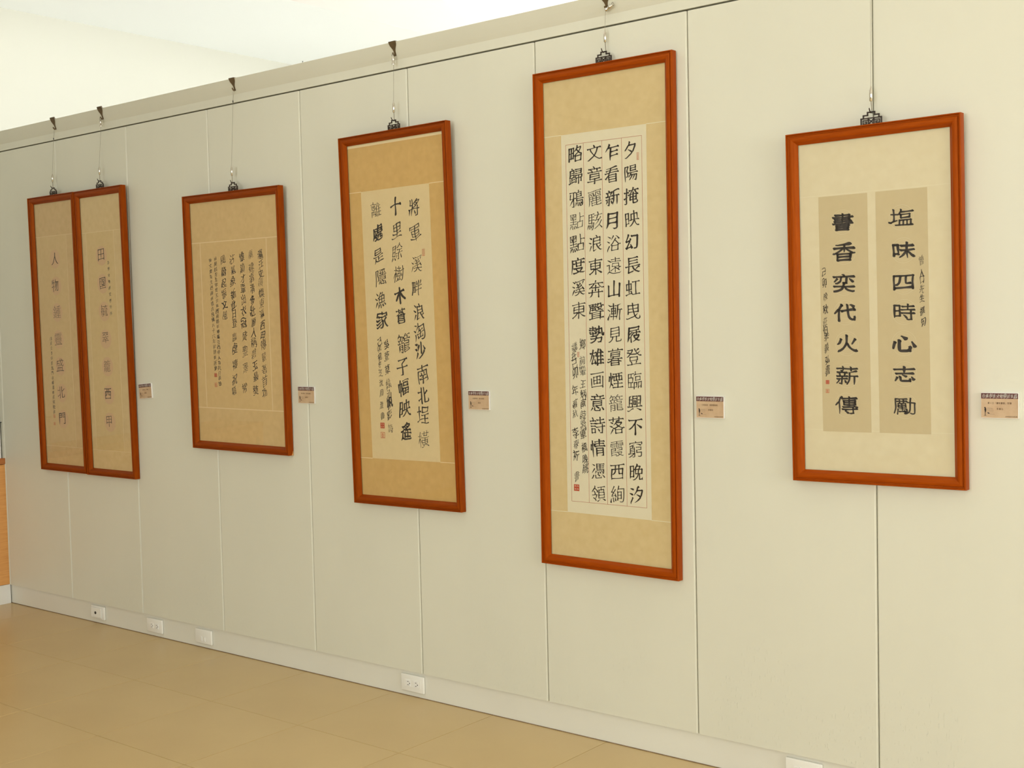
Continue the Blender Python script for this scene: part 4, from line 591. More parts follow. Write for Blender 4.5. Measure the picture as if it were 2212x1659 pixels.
    '籠': [[20, 95, 19, 87], [67, 96, 60, 93, 58, 87, 55, 85, 48, 77, 42, 76], [10, 67, 25, 67, 29, 70], [13, 64, 18, 60, 19, 51], [19, 87, 47, 85, 56, 73, 57, 58, 87, 57, 86, 47, 56, 46], [19, 87, 15, 85, 7, 74], [24, 74, 27, 73, 33, 67, 48, 67], [30, 85, 31, 77, 29, 70], [39, 63, 35, 51], [56, 68, 94, 68], [58, 87, 94, 86], [73, 85, 77, 75], [5, 51, 49, 51], [15, 40, 42, 39, 41, 8, 32, 7, 25, 11], [15, 40, 14, 5], [56, 46, 56, 13, 58, 8, 88, 8, 93, 13, 89, 20], [14, 30, 42, 30], [14, 20, 42, 20], [56, 19, 87, 19], [56, 28, 87, 28], [56, 37, 88, 37]],
    '絢': [[27, 94, 11, 65, 23, 63], [57, 95, 53, 78, 45, 67], [23, 63, 23, 59, 15, 48, 13, 42], [35, 78, 27, 65, 23, 63], [45, 67, 50, 61], [53, 78, 89, 77, 88, 32, 84, 12, 80, 8, 68, 8, 62, 13], [13, 42, 35, 44], [32, 57, 39, 36], [50, 61, 72, 61, 72, 27], [50, 44, 72, 44], [50, 61, 50, 19], [11, 30, 8, 12, 10, 4], [22, 32, 26, 11], [32, 32, 34, 31, 38, 16], [50, 27, 72, 27]],
    '綠': [[25, 95, 11, 64], [58, 95, 51, 69], [11, 64, 23, 64], [33, 79, 14, 48, 15, 43], [51, 69, 78, 68], [57, 86, 82, 85, 76, 55], [7, 40, 15, 43, 22, 42, 35, 44], [31, 58, 35, 44], [40, 55, 94, 55], [47, 48, 56, 35], [67, 55, 68, 42, 67, 9, 55, 7, 48, 11], [68, 42, 77, 37, 82, 27, 94, 14], [94, 46, 88, 46, 77, 37], [11, 31, 8, 8], [20, 32, 24, 12], [31, 34, 36, 18], [40, 17, 61, 28, 67, 29]],
    '繪': [[26, 94, 13, 71, 13, 65], [13, 65, 15, 63, 24, 63], [45, 63, 66, 63], [45, 63, 45, 43], [53, 73, 79, 73], [66, 63, 66, 43], [66, 63, 88, 62, 87, 43], [7, 40, 15, 44, 18, 42, 33, 43], [15, 44, 15, 48, 33, 75, 44, 75, 63, 90, 66, 91, 73, 84, 89, 75, 98, 76], [34, 59, 31, 53, 35, 38, 32, 32, 37, 13], [45, 43, 66, 43], [54, 58, 58, 48], [66, 43, 87, 43], [79, 59, 75, 47], [11, 31, 7, 6], [21, 32, 24, 8], [48, 22, 85, 22], [48, 33, 48, 10], [48, 33, 84, 33, 85, 10], [48, 10, 85, 10]],
    '美': [[22, 94, 28, 92, 33, 86, 33, 78], [72, 94, 67, 86, 66, 79], [11, 78, 89, 78], [16, 63, 85, 63], [50, 78, 48, 38, 43, 26, 36, 18, 27, 13, 13, 8, 4, 10], [6, 48, 94, 48], [9, 34, 92, 34], [54, 33, 57, 25, 70, 15, 87, 8, 97, 12]],
    '義': [[25, 95, 32, 91, 34, 83], [77, 96, 68, 90, 67, 83], [11, 82, 89, 82], [15, 70, 84, 70], [50, 82, 50, 58], [6, 58, 94, 58], [8, 48, 30, 48, 42, 51, 50, 50], [30, 48, 30, 9, 28, 7, 18, 7, 11, 10], [57, 53, 63, 28, 71, 15, 78, 9, 88, 8, 92, 10, 93, 17], [72, 50, 75, 50, 86, 43], [6, 21, 52, 25], [6, 36, 94, 36], [89, 30, 82, 28, 64, 15, 43, 7]],
    '翠': [[9, 89, 42, 89, 43, 63], [52, 88, 85, 88, 85, 62], [10, 66, 13, 65, 32, 71, 43, 72], [15, 80, 18, 81, 27, 77, 28, 70], [53, 64, 72, 70, 85, 72], [56, 82, 71, 77], [71, 77, 72, 70], [9, 52, 90, 52], [32, 40, 45, 33], [33, 52, 32, 40], [48, 61, 50, 52], [67, 40, 54, 32, 50, 26, 50, 6], [67, 52, 67, 40], [67, 40, 82, 31], [6, 22, 94, 22], [12, 31, 20, 32, 32, 40], [50, 32, 54, 32]],
    '耀': [[23, 93, 23, 57], [38, 88, 31, 64], [44, 90, 63, 90, 63, 61], [70, 90, 89, 90, 89, 61], [7, 85, 9, 83, 13, 65], [68, 64, 89, 71], [71, 83, 80, 78], [4, 57, 40, 57, 45, 64, 57, 70, 63, 70], [16, 57, 15, 28, 8, 11, 8, 3], [30, 57, 30, 20], [50, 43, 52, 11], [53, 49, 93, 48], [56, 60, 50, 43, 45, 42, 40, 36], [69, 60, 72, 52, 72, 11], [44, 24, 30, 20, 26, 15], [52, 23, 92, 23], [52, 36, 92, 36], [52, 11, 96, 11]],
    '聖': [[6, 89, 51, 89], [17, 89, 17, 53], [43, 89, 43, 45], [17, 77, 43, 77], [17, 65, 43, 65], [61, 85, 87, 85, 87, 54], [61, 85, 61, 54], [4, 51, 52, 54], [12, 38, 88, 38], [50, 38, 50, 9], [61, 54, 87, 54], [16, 24, 83, 24], [5, 9, 95, 9]],
    '聯': [[6, 88, 30, 88], [13, 88, 14, 24], [30, 88, 30, 4], [52, 93, 52, 90, 42, 73], [81, 94, 71, 73, 81, 72], [13, 67, 30, 67], [42, 73, 52, 72], [58, 65, 64, 48], [60, 82, 55, 73, 52, 72, 51, 67, 44, 59, 43, 54], [87, 84, 85, 75, 81, 72, 80, 68, 74, 60, 73, 54], [88, 66, 94, 49], [13, 47, 30, 47], [43, 54, 61, 55], [45, 46, 45, 28, 59, 27], [60, 46, 58, 18, 49, 8, 41, 8], [65, 55, 91, 55], [73, 46, 73, 4], [88, 44, 88, 21], [5, 22, 37, 27], [73, 28, 88, 28]],
    '聲': [[5, 89, 50, 89], [28, 89, 28, 80], [61, 90, 58, 81, 54, 78], [61, 90, 78, 90, 81, 79, 94, 78], [9, 80, 47, 80], [14, 72, 42, 72, 43, 61, 13, 61], [14, 72, 13, 61, 10, 54, 10, 47], [28, 72, 28, 60], [54, 78, 54, 73, 61, 72, 62, 68, 68, 60], [61, 72, 83, 72, 82, 68, 75, 60], [10, 47, 94, 47], [24, 47, 24, 15], [47, 57, 55, 54, 65, 57, 68, 60, 75, 60, 76, 58, 88, 54, 97, 57], [75, 47, 75, 5], [7, 14, 94, 17], [24, 26, 75, 26], [24, 36, 75, 36]],
    '臨': [[55, 97, 53, 82], [10, 86, 42, 87], [10, 86, 10, 15], [11, 65, 38, 64, 38, 40], [27, 87, 27, 65], [53, 82, 92, 82], [53, 82, 49, 80, 45, 72], [56, 69, 84, 69, 85, 51], [56, 69, 56, 50, 85, 51], [11, 40, 38, 40], [27, 40, 27, 14], [48, 38, 64, 38, 64, 13], [48, 38, 48, 4], [75, 38, 92, 38, 92, 6], [75, 38, 75, 5], [10, 15, 42, 14], [48, 13, 64, 13], [75, 13, 92, 13]],
    '興': [[35, 88, 63, 88, 64, 32], [35, 88, 35, 32], [71, 88, 85, 88, 84, 32], [15, 85, 16, 32], [15, 85, 29, 91], [15, 69, 28, 69], [41, 75, 57, 75], [44, 66, 44, 46, 55, 45, 55, 63, 44, 63], [71, 68, 85, 68], [15, 50, 29, 50], [71, 50, 84, 50], [6, 32, 94, 32], [62, 23, 91, 9], [5, 11, 12, 8, 33, 21, 40, 22]],
    '芝': [[32, 95, 32, 70], [68, 95, 68, 70], [7, 83, 92, 83], [47, 71, 52, 63, 53, 55], [14, 55, 75, 55], [75, 55, 73, 49, 68, 43, 48, 28, 34, 22, 33, 18], [10, 8, 10, 12, 14, 15, 25, 20, 33, 18, 35, 15, 40, 12, 55, 10, 90, 10, 98, 16]],
    '英': [[32, 95, 32, 71], [67, 95, 67, 71], [8, 83, 91, 83], [50, 73, 50, 35], [20, 60, 80, 60, 80, 36], [20, 60, 20, 36], [7, 36, 93, 36], [50, 35, 43, 25, 33, 17, 21, 11, 6, 8], [50, 35, 54, 32, 62, 20, 70, 15, 88, 8, 99, 11]],
    '草': [[33, 95, 33, 75], [67, 95, 67, 76], [7, 85, 93, 85], [21, 69, 79, 69, 79, 55], [21, 69, 21, 55], [21, 55, 79, 55], [21, 55, 22, 40, 49, 40], [49, 40, 49, 6], [79, 55, 78, 40, 49, 40], [6, 24, 94, 24]],
    '莊': [[33, 95, 33, 74], [66, 95, 66, 74], [6, 85, 93, 85], [13, 68, 13, 49, 32, 49], [32, 69, 32, 5], [67, 69, 67, 11], [41, 47, 94, 47], [5, 33, 32, 33], [15, 33, 14, 19, 9, 7], [42, 11, 92, 11]],
    '萱': [[32, 95, 32, 76], [67, 95, 67, 76], [7, 86, 93, 86], [12, 68, 50, 68, 87, 68, 88, 54], [12, 68, 12, 54], [48, 78, 50, 68], [21, 57, 78, 57], [27, 46, 25, 34], [27, 46, 73, 46, 74, 34], [25, 34, 74, 34], [25, 34, 25, 24, 27, 22, 73, 22, 74, 34], [6, 10, 94, 10]],
    '落': [[32, 95, 32, 75], [67, 95, 67, 75], [7, 85, 94, 85], [13, 72, 28, 64], [52, 67, 82, 66, 80, 61, 68, 48], [61, 76, 53, 73, 52, 67, 48, 65, 47, 62, 32, 52], [7, 52, 23, 44], [47, 62, 62, 48], [62, 48, 68, 48], [68, 48, 71, 44, 88, 37, 97, 38], [27, 31, 10, 7], [29, 37, 40, 36, 60, 45, 62, 48], [40, 36, 43, 30, 43, 11], [43, 30, 83, 30], [83, 30, 83, 11], [88, 37, 83, 30], [43, 11, 83, 11]],
    '著': [[32, 95, 32, 76], [67, 95, 67, 76], [7, 85, 92, 85], [15, 67, 69, 67, 73, 63], [43, 77, 43, 52], [80, 68, 67, 58, 65, 53], [6, 52, 94, 52], [49, 50, 47, 45, 43, 44, 41, 40], [7, 31, 41, 40, 43, 38, 80, 38, 81, 10], [28, 36, 29, 10], [29, 24, 81, 24], [29, 10, 81, 10]],
    '葵': [[32, 95, 32, 78], [68, 95, 68, 78], [7, 85, 94, 85], [11, 70, 40, 70, 40, 68, 35, 58, 23, 48, 11, 41, 4, 42], [12, 63, 20, 59, 32, 47, 50, 47, 67, 47, 88, 63, 90, 63], [53, 75, 56, 74, 62, 64, 65, 63, 65, 59, 78, 48, 90, 42, 99, 45], [80, 73, 77, 73, 65, 63], [50, 47, 50, 28], [15, 31, 47, 31, 53, 24, 84, 9, 91, 10], [6, 10, 14, 8, 32, 13, 43, 20, 53, 31, 84, 31]],
    '蒼': [[32, 95, 32, 76], [68, 95, 68, 76], [7, 86, 94, 86], [48, 65, 51, 55], [5, 56, 20, 58, 51, 76, 58, 70, 77, 61, 78, 56], [20, 58, 23, 53, 21, 26, 25, 19, 25, 9], [23, 44, 77, 44], [23, 53, 51, 55, 73, 53, 84, 58, 88, 57, 96, 59], [78, 56, 75, 33], [22, 34, 75, 33], [23, 23, 79, 23, 80, 9], [23, 23, 17, 20, 11, 10], [25, 9, 80, 9]],
    '蔚': [[33, 95, 33, 76], [67, 95, 67, 76], [6, 85, 93, 85], [14, 69, 48, 69, 49, 56, 14, 55], [14, 69, 13, 28, 7, 8], [82, 74, 82, 10, 80, 8, 70, 7, 64, 12], [22, 44, 50, 44], [56, 56, 95, 56], [62, 44, 70, 25], [18, 33, 54, 33], [26, 25, 19, 10], [36, 32, 36, 8, 34, 7, 24, 8], [47, 25, 53, 11]],
    '薪': [[33, 95, 33, 78, 27, 73, 28, 67], [67, 95, 67, 76], [6, 85, 93, 85], [7, 66, 49, 66], [20, 76, 27, 73], [38, 66, 39, 58, 36, 48], [59, 65, 85, 72, 94, 70], [59, 65, 58, 26, 50, 7], [6, 47, 50, 47], [14, 60, 17, 60, 20, 48], [28, 47, 28, 10, 27, 8, 16, 11], [59, 47, 94, 47], [79, 47, 79, 5], [7, 34, 49, 34], [17, 30, 15, 22, 7, 12], [39, 28, 45, 15]],
    '虔': [[48, 95, 49, 53, 50, 51, 57, 50], [17, 73, 87, 73, 86, 62], [17, 73, 16, 37, 12, 17, 9, 10, 10, 3], [48, 86, 86, 86], [25, 59, 77, 63], [57, 50, 57, 36], [57, 50, 85, 50, 90, 56], [23, 35, 93, 35], [40, 35, 42, 28, 53, 17], [73, 35, 72, 28, 60, 17], [18, 11, 27, 8, 48, 13, 53, 17, 60, 17, 64, 13, 75, 10, 90, 8, 97, 12]],
    '處': [[48, 95, 48, 62, 50, 52, 84, 51, 88, 55, 85, 63, 88, 74, 16, 74], [16, 74, 15, 33, 17, 29, 13, 26, 8, 7], [48, 87, 86, 87], [25, 61, 78, 64], [33, 41, 48, 40, 45, 28, 31, 12, 23, 8, 16, 9], [35, 51, 33, 41, 30, 39, 29, 33], [62, 40, 78, 40, 78, 24, 81, 20, 90, 20, 93, 31], [62, 40, 61, 29, 54, 17], [17, 29, 22, 28, 29, 33], [29, 33, 40, 17, 49, 11, 67, 8, 90, 8, 98, 12]],
    '虹': [[26, 94, 26, 20], [10, 74, 10, 44], [10, 74, 41, 74, 41, 44], [49, 83, 93, 83], [71, 83, 71, 13], [10, 44, 41, 44], [6, 15, 26, 20, 43, 21], [37, 33, 40, 32, 43, 21, 49, 13, 95, 13]],
    '衣': [[47, 94, 52, 84, 51, 78, 45, 69, 30, 54, 29, 50, 23, 49, 7, 40], [8, 76, 92, 76], [49, 75, 53, 73, 59, 50, 65, 41, 67, 34, 79, 20, 93, 11], [29, 50, 30, 12], [88, 61, 75, 47, 65, 41], [30, 12, 61, 20]],
    '西': [[6, 86, 92, 86], [15, 64, 15, 6], [15, 64, 85, 64, 85, 6], [39, 86, 37, 51, 33, 43, 25, 36, 15, 37], [60, 85, 62, 40], [62, 40, 85, 38], [15, 14, 85, 14]],
    '見': [[22, 89, 22, 72], [22, 89, 77, 89, 78, 72], [22, 72, 78, 72], [22, 72, 22, 55], [78, 72, 78, 55], [22, 55, 78, 55], [22, 55, 22, 39, 35, 38], [35, 38, 35, 32, 31, 20, 19, 11, 12, 8, 5, 9], [35, 38, 60, 38], [60, 38, 60, 17, 60, 12, 63, 9, 89, 9, 92, 13, 92, 22], [60, 38, 77, 38], [78, 55, 77, 38]],
    '詩': [[18, 94, 23, 84, 22, 76], [68, 95, 68, 62], [4, 76, 38, 76], [45, 81, 91, 81], [8, 48, 36, 48], [8, 62, 36, 62], [41, 62, 95, 62], [42, 42, 94, 42], [80, 54, 79, 9, 69, 8, 62, 12], [11, 34, 33, 33, 33, 12], [11, 34, 11, 12], [51, 34, 61, 19], [11, 12, 33, 12]],
    '象': [[36, 93, 35, 87, 29, 85, 22, 78, 20, 73, 20, 56, 35, 56, 45, 48, 54, 38, 58, 29, 60, 20, 58, 15, 53, 10, 40, 8, 35, 13], [36, 93, 44, 96], [3, 71, 12, 70, 20, 73, 81, 72, 80, 56], [35, 87, 58, 86, 58, 81, 46, 57], [8, 41, 26, 46, 40, 56, 80, 56], [69, 38, 77, 25, 88, 15, 94, 16], [8, 15, 17, 13, 28, 18, 62, 37, 69, 38, 78, 47, 89, 47], [8, 31, 17, 28, 28, 32, 47, 43]],
    '賖': [[12, 88, 12, 70], [12, 88, 33, 88, 34, 70], [68, 88, 85, 74, 95, 71], [68, 88, 65, 87, 48, 72, 40, 71], [69, 96, 68, 88], [12, 70, 34, 70], [12, 70, 12, 52], [34, 70, 34, 52], [49, 63, 87, 63], [68, 63, 68, 10, 59, 7, 52, 12], [12, 52, 34, 52], [12, 52, 12, 33, 33, 33], [34, 52, 33, 33], [44, 45, 94, 45], [16, 25, 8, 7], [29, 25, 36, 10], [52, 35, 43, 15], [82, 35, 92, 15]],
    '起': [[28, 94, 28, 18], [54, 88, 86, 88, 87, 60], [8, 82, 46, 82], [6, 62, 49, 62], [13, 49, 13, 27, 11, 23, 7, 6], [29, 40, 48, 40], [58, 60, 87, 60], [58, 60, 58, 28, 63, 23, 88, 24, 92, 31, 92, 36, 88, 42], [13, 27, 22, 19, 28, 18, 30, 14, 38, 11, 91, 10, 98, 15]],
    '趙': [[28, 94, 28, 19], [52, 92, 60, 75], [71, 95, 71, 69], [91, 92, 84, 76], [9, 80, 46, 80], [56, 69, 55, 20], [56, 69, 87, 68, 87, 27, 85, 23, 74, 23], [6, 61, 49, 61], [13, 50, 14, 28, 7, 6], [28, 40, 46, 40], [55, 55, 87, 55], [55, 40, 87, 40], [14, 28, 18, 27, 22, 21, 28, 19, 30, 15, 43, 10, 92, 10]],
    '蹟': [[12, 88, 12, 64], [12, 88, 35, 88, 35, 64], [42, 88, 93, 88], [67, 95, 67, 68], [12, 64, 35, 64], [24, 64, 24, 19], [39, 67, 96, 67], [44, 77, 91, 77], [11, 51, 12, 16], [24, 43, 39, 43], [48, 45, 87, 45], [48, 45, 48, 34], [50, 57, 48, 45], [50, 57, 85, 57, 87, 45], [87, 45, 87, 34], [4, 13, 41, 23], [48, 34, 87, 34], [48, 34, 48, 24, 50, 22, 85, 22, 87, 34], [75, 17, 90, 8, 93, 8], [34, 9, 41, 7, 62, 17]],
    '軍': [[12, 87, 88, 87, 88, 73], [12, 87, 11, 73], [21, 73, 79, 73], [50, 87, 50, 5], [21, 47, 80, 47], [21, 47, 21, 33, 50, 33], [22, 61, 21, 47], [22, 61, 50, 61], [50, 61, 78, 61, 80, 47], [7, 20, 93, 20], [50, 33, 79, 33, 80, 47]],
    '輩': [[41, 95, 41, 68], [58, 95, 58, 68], [7, 68, 41, 68], [10, 87, 41, 87], [12, 77, 41, 77], [58, 87, 90, 87], [58, 77, 89, 77], [58, 68, 92, 68], [9, 53, 91, 53], [50, 53, 50, 5], [6, 16, 93, 16], [20, 35, 20, 42, 22, 44, 78, 44, 80, 43, 80, 35], [20, 35, 21, 25, 79, 25, 80, 35], [20, 35, 80, 35]],
    '辦': [[12, 94, 18, 88, 20, 80], [45, 96, 43, 42, 39, 24, 31, 7], [76, 94, 81, 80], [6, 79, 33, 79], [10, 73, 13, 58], [33, 75, 27, 72, 24, 57, 19, 49, 18, 24, 9, 6], [36, 70, 58, 70, 57, 16, 53, 9, 45, 8], [66, 80, 94, 80], [71, 74, 74, 58], [89, 75, 85, 57, 80, 49, 80, 5], [5, 53, 34, 53], [65, 53, 95, 53], [6, 34, 32, 34], [67, 33, 94, 33]],
    '遙': [[60, 88, 80, 87, 79, 80, 70, 73, 53, 65, 49, 62, 43, 52, 37, 48], [61, 93, 70, 95], [10, 87, 13, 87, 26, 77], [28, 64, 33, 60, 49, 62, 51, 58, 89, 58], [30, 80, 38, 79, 52, 87, 60, 88, 61, 93], [39, 74, 48, 68, 49, 62], [51, 79, 60, 76, 63, 71], [7, 57, 22, 57, 22, 20], [33, 42, 94, 42], [63, 57, 63, 22], [22, 20, 37, 12, 47, 9, 90, 10, 98, 16], [22, 20, 14, 16, 7, 8], [41, 36, 42, 22, 85, 22, 85, 36]],
    '遠': [[61, 94, 61, 73], [11, 87, 27, 76], [29, 73, 93, 73], [35, 85, 87, 85], [7, 57, 22, 57, 22, 20], [42, 62, 41, 47, 57, 46, 65, 37, 77, 33, 89, 23], [42, 62, 80, 62, 82, 47], [60, 41, 61, 18], [82, 47, 86, 42], [86, 42, 77, 33], [86, 42, 94, 42], [22, 20, 37, 12, 47, 9, 90, 10, 98, 16], [22, 20, 14, 16, 7, 8], [32, 25, 47, 32, 60, 41, 63, 46, 82, 47]],
    '鄉': [[20, 96, 21, 89, 10, 64, 23, 64], [42, 94, 48, 91, 50, 83], [71, 88, 71, 5], [71, 88, 88, 88, 91, 86, 83, 60, 83, 57, 91, 40, 91, 27, 88, 23, 85, 22, 75, 25], [30, 77, 27, 67, 23, 64, 21, 57, 13, 45, 12, 40], [39, 82, 59, 82, 59, 45], [39, 82, 39, 15], [39, 63, 59, 63], [12, 40, 28, 41], [32, 53, 23, 24, 12, 12, 5, 9], [40, 45, 59, 45], [39, 15, 59, 20], [53, 36, 63, 11]],
    '里': [[20, 88, 19, 69], [20, 88, 50, 88], [50, 88, 50, 10], [50, 88, 81, 88, 82, 69], [19, 69, 82, 69], [19, 69, 20, 50, 50, 50], [82, 69, 82, 50], [50, 50, 82, 50], [13, 32, 88, 32], [6, 10, 94, 10]],
    '鍾': [[25, 95, 24, 87], [68, 88, 68, 10], [11, 72, 15, 67, 35, 67, 38, 70, 38, 76], [24, 67, 24, 15], [24, 87, 38, 76, 42, 77, 44, 75, 95, 75], [24, 87, 5, 66], [44, 87, 85, 92, 92, 90], [49, 63, 68, 63], [49, 63, 48, 50], [68, 63, 87, 63, 88, 50], [7, 50, 41, 50], [10, 41, 14, 23], [35, 43, 36, 36, 32, 23], [48, 50, 88, 50], [48, 50, 48, 37, 68, 37], [88, 50, 88, 37, 68, 37], [46, 24, 92, 24], [4, 12, 40, 18], [41, 9, 95, 9]],
    '鎮': [[25, 95, 23, 87, 5, 66], [68, 95, 65, 72], [10, 71, 13, 67, 35, 67], [23, 67, 23, 15], [23, 87, 27, 86, 33, 80, 40, 70], [44, 83, 93, 83], [50, 70, 50, 26], [50, 70, 65, 72, 87, 70, 87, 26], [6, 50, 38, 50], [10, 41, 14, 23], [34, 43, 32, 23], [50, 49, 87, 49], [50, 60, 87, 60], [50, 38, 87, 38], [41, 26, 95, 26], [57, 26, 57, 18], [78, 26, 78, 18], [78, 18, 93, 7], [6, 11, 40, 18], [41, 10, 44, 9, 57, 18, 64, 19]],
    '長': [[27, 88, 25, 11], [27, 88, 84, 88], [27, 73, 81, 73], [6, 44, 94, 44], [27, 59, 81, 59], [49, 44, 53, 33, 61, 24, 65, 23, 67, 19, 89, 9, 97, 12], [91, 36, 84, 36, 65, 23], [25, 11, 52, 16, 57, 21]],
    '門': [[58, 88, 58, 58], [58, 88, 87, 88, 87, 12, 86, 9, 79, 8, 72, 8, 65, 12], [13, 87, 42, 87, 42, 58], [13, 87, 13, 5], [13, 73, 42, 73], [58, 73, 87, 73], [13, 57, 42, 58], [58, 58, 87, 57]],
    '陳': [[12, 88, 12, 4], [12, 88, 29, 88, 32, 87, 24, 65, 32, 48, 32, 35, 29, 32, 24, 30, 17, 34], [65, 94, 65, 5], [37, 82, 93, 82], [45, 68, 44, 53], [45, 68, 65, 68], [65, 68, 85, 68, 87, 53], [44, 53, 87, 53], [44, 53, 44, 39, 65, 37], [87, 53, 86, 39, 65, 37], [65, 37, 57, 33, 44, 18, 33, 13], [65, 37, 72, 35, 76, 28, 87, 17, 91, 14, 97, 16]],
    '陽': [[12, 88, 12, 4], [12, 88, 29, 88, 32, 87, 24, 65, 32, 48, 32, 35, 29, 32, 24, 30, 17, 34], [48, 89, 48, 76], [48, 89, 83, 89, 84, 76], [48, 76, 84, 76], [48, 76, 48, 62, 83, 62, 84, 76], [36, 50, 96, 50], [49, 38, 89, 36, 85, 10, 83, 7, 71, 8], [52, 50, 49, 38, 37, 27, 35, 27], [60, 37, 59, 32, 53, 22, 43, 12, 36, 10], [75, 37, 72, 26, 61, 9]],
    '隆': [[12, 88, 12, 4], [12, 88, 29, 88, 32, 87, 24, 65, 32, 47, 32, 35, 28, 31, 20, 29], [67, 96, 58, 92, 57, 85, 53, 83], [52, 80, 61, 70, 72, 63, 91, 56, 98, 59], [53, 83, 52, 80, 38, 71], [57, 85, 81, 85, 81, 79, 75, 73, 61, 63, 49, 57, 36, 55], [49, 46, 48, 37], [49, 57, 51, 52, 82, 52, 85, 57], [66, 45, 66, 10], [44, 23, 89, 23], [48, 37, 90, 37], [48, 37, 45, 35, 39, 27], [36, 9, 95, 9]],
    '際': [[11, 88, 30, 87, 23, 63, 31, 48, 31, 36, 28, 32, 25, 31, 16, 34], [11, 88, 11, 5], [49, 96, 48, 86, 36, 70], [41, 67, 47, 62, 52, 53, 78, 53, 82, 56], [47, 77, 57, 72], [48, 86, 90, 85, 89, 78, 84, 68, 80, 65], [62, 85, 60, 77, 55, 67, 38, 48], [69, 86, 73, 72, 77, 66, 80, 65, 82, 56], [82, 56, 92, 49, 95, 50], [41, 37, 90, 37], [48, 28, 38, 11], [65, 37, 65, 9, 57, 7, 49, 11], [81, 28, 93, 11]],
    '隱': [[11, 88, 30, 87, 23, 63, 31, 47, 31, 37, 28, 32, 19, 30], [11, 88, 11, 5], [38, 89, 53, 88, 86, 92, 95, 90], [65, 89, 66, 62], [41, 72, 91, 72], [48, 84, 48, 72], [86, 87, 80, 73], [38, 61, 95, 61], [40, 52, 87, 52, 87, 33], [41, 42, 87, 42], [39, 31, 87, 33], [43, 23, 36, 7], [52, 24, 52, 12, 54, 8, 77, 8, 79, 12, 78, 14], [62, 32, 62, 27, 72, 18], [78, 24, 86, 20, 93, 8]],
    '雄': [[25, 94, 17, 52, 7, 26], [61, 94, 55, 71, 55, 5], [70, 94, 79, 80], [6, 75, 46, 75], [77, 73, 77, 13], [31, 61, 30, 48, 20, 21, 19, 15, 42, 18], [37, 40, 45, 9], [45, 54, 45, 60, 49, 67, 59, 73, 92, 73], [56, 53, 92, 53], [55, 33, 93, 33], [56, 13, 94, 13]],
    '離': [[27, 96, 29, 85], [66, 94, 59, 69, 60, 5], [74, 93, 82, 80], [6, 84, 51, 84], [13, 77, 14, 53], [21, 75, 36, 64], [38, 77, 20, 60], [44, 77, 43, 53], [53, 64, 59, 67], [53, 64, 53, 56], [61, 73, 94, 73], [78, 73, 78, 13], [10, 40, 48, 40, 47, 10, 45, 8, 38, 8, 33, 11], [10, 40, 10, 5], [14, 53, 43, 53], [29, 53, 28, 43, 25, 37, 21, 22, 37, 23], [60, 53, 92, 53], [34, 34, 41, 16], [60, 33, 93, 33], [60, 13, 95, 13]],
    '霞': [[14, 89, 86, 89], [50, 88, 50, 58], [12, 78, 88, 78, 89, 66], [12, 78, 11, 65], [19, 70, 41, 70], [59, 70, 80, 70], [15, 50, 15, 6], [15, 50, 43, 50, 42, 38, 15, 38], [18, 61, 40, 61], [53, 51, 84, 51, 85, 40, 53, 39], [59, 61, 81, 61], [15, 27, 46, 27], [15, 15, 46, 15], [52, 28, 83, 28, 83, 23, 75, 15], [59, 28, 59, 23, 67, 15], [67, 15, 75, 15, 77, 12, 89, 8, 96, 11], [44, 8, 56, 8, 65, 12, 67, 15]],
    '靈': [[14, 89, 86, 89], [50, 88, 50, 59], [11, 80, 88, 80, 89, 67], [11, 80, 10, 67], [18, 71, 41, 71], [58, 71, 81, 71], [11, 53, 30, 54, 31, 43, 14, 42, 14, 53], [16, 62, 41, 62], [42, 57, 42, 42, 58, 43, 58, 53, 42, 54], [58, 62, 83, 62], [66, 53, 85, 54, 86, 43, 69, 42, 69, 53], [11, 33, 89, 33], [17, 15, 17, 9], [28, 22, 39, 16, 39, 9], [31, 31, 28, 22, 17, 15], [50, 33, 50, 9], [60, 15, 60, 9], [69, 22, 82, 16, 82, 9], [69, 22, 60, 15], [70, 30, 69, 22], [5, 9, 94, 9]],
    '領': [[26, 98, 25, 86], [46, 88, 94, 88], [70, 88, 68, 72], [21, 68, 28, 57, 27, 51], [25, 86, 42, 70, 43, 62], [25, 86, 22, 85, 7, 66, 7, 63], [53, 72, 68, 72], [53, 72, 52, 57], [68, 72, 87, 72, 88, 57], [8, 46, 39, 45, 34, 32, 26, 20], [52, 42, 88, 42], [52, 57, 88, 57], [52, 42, 52, 26, 88, 26, 88, 42], [52, 57, 52, 42], [88, 57, 88, 42], [14, 28, 26, 20, 31, 12, 30, 9], [74, 18, 81, 17, 94, 7], [42, 8, 45, 8, 64, 19]],
    '風': [[19, 87, 80, 87, 83, 21, 85, 12, 90, 9, 93, 10, 94, 15, 92, 28], [19, 87, 18, 43, 15, 24, 8, 5], [27, 71, 64, 76, 72, 74], [49, 73, 49, 17], [31, 58, 49, 58], [31, 58, 31, 37, 49, 37], [49, 58, 67, 58, 67, 37], [23, 14, 68, 18], [49, 37, 67, 37], [62, 28, 65, 27, 68, 18, 76, 8]],
    '首': [[26, 95, 33, 86, 33, 78], [75, 95, 68, 86, 67, 79], [7, 78, 94, 78], [50, 78, 47, 63], [20, 46, 79, 46], [20, 62, 47, 63, 79, 62, 79, 5], [20, 62, 20, 5], [20, 30, 79, 30], [20, 13, 79, 13]],
    '香': [[12, 88, 18, 85, 28, 85, 50, 86, 74, 91, 83, 89], [6, 70, 93, 70], [41, 69, 40, 63, 27, 52, 11, 43, 3, 45], [50, 86, 50, 48], [59, 69, 60, 63, 78, 50, 89, 44, 98, 46], [19, 47, 24, 40], [24, 40, 77, 40], [24, 40, 24, 10], [77, 40, 77, 10], [83, 47, 77, 40], [24, 26, 77, 26], [24, 10, 77, 10]],
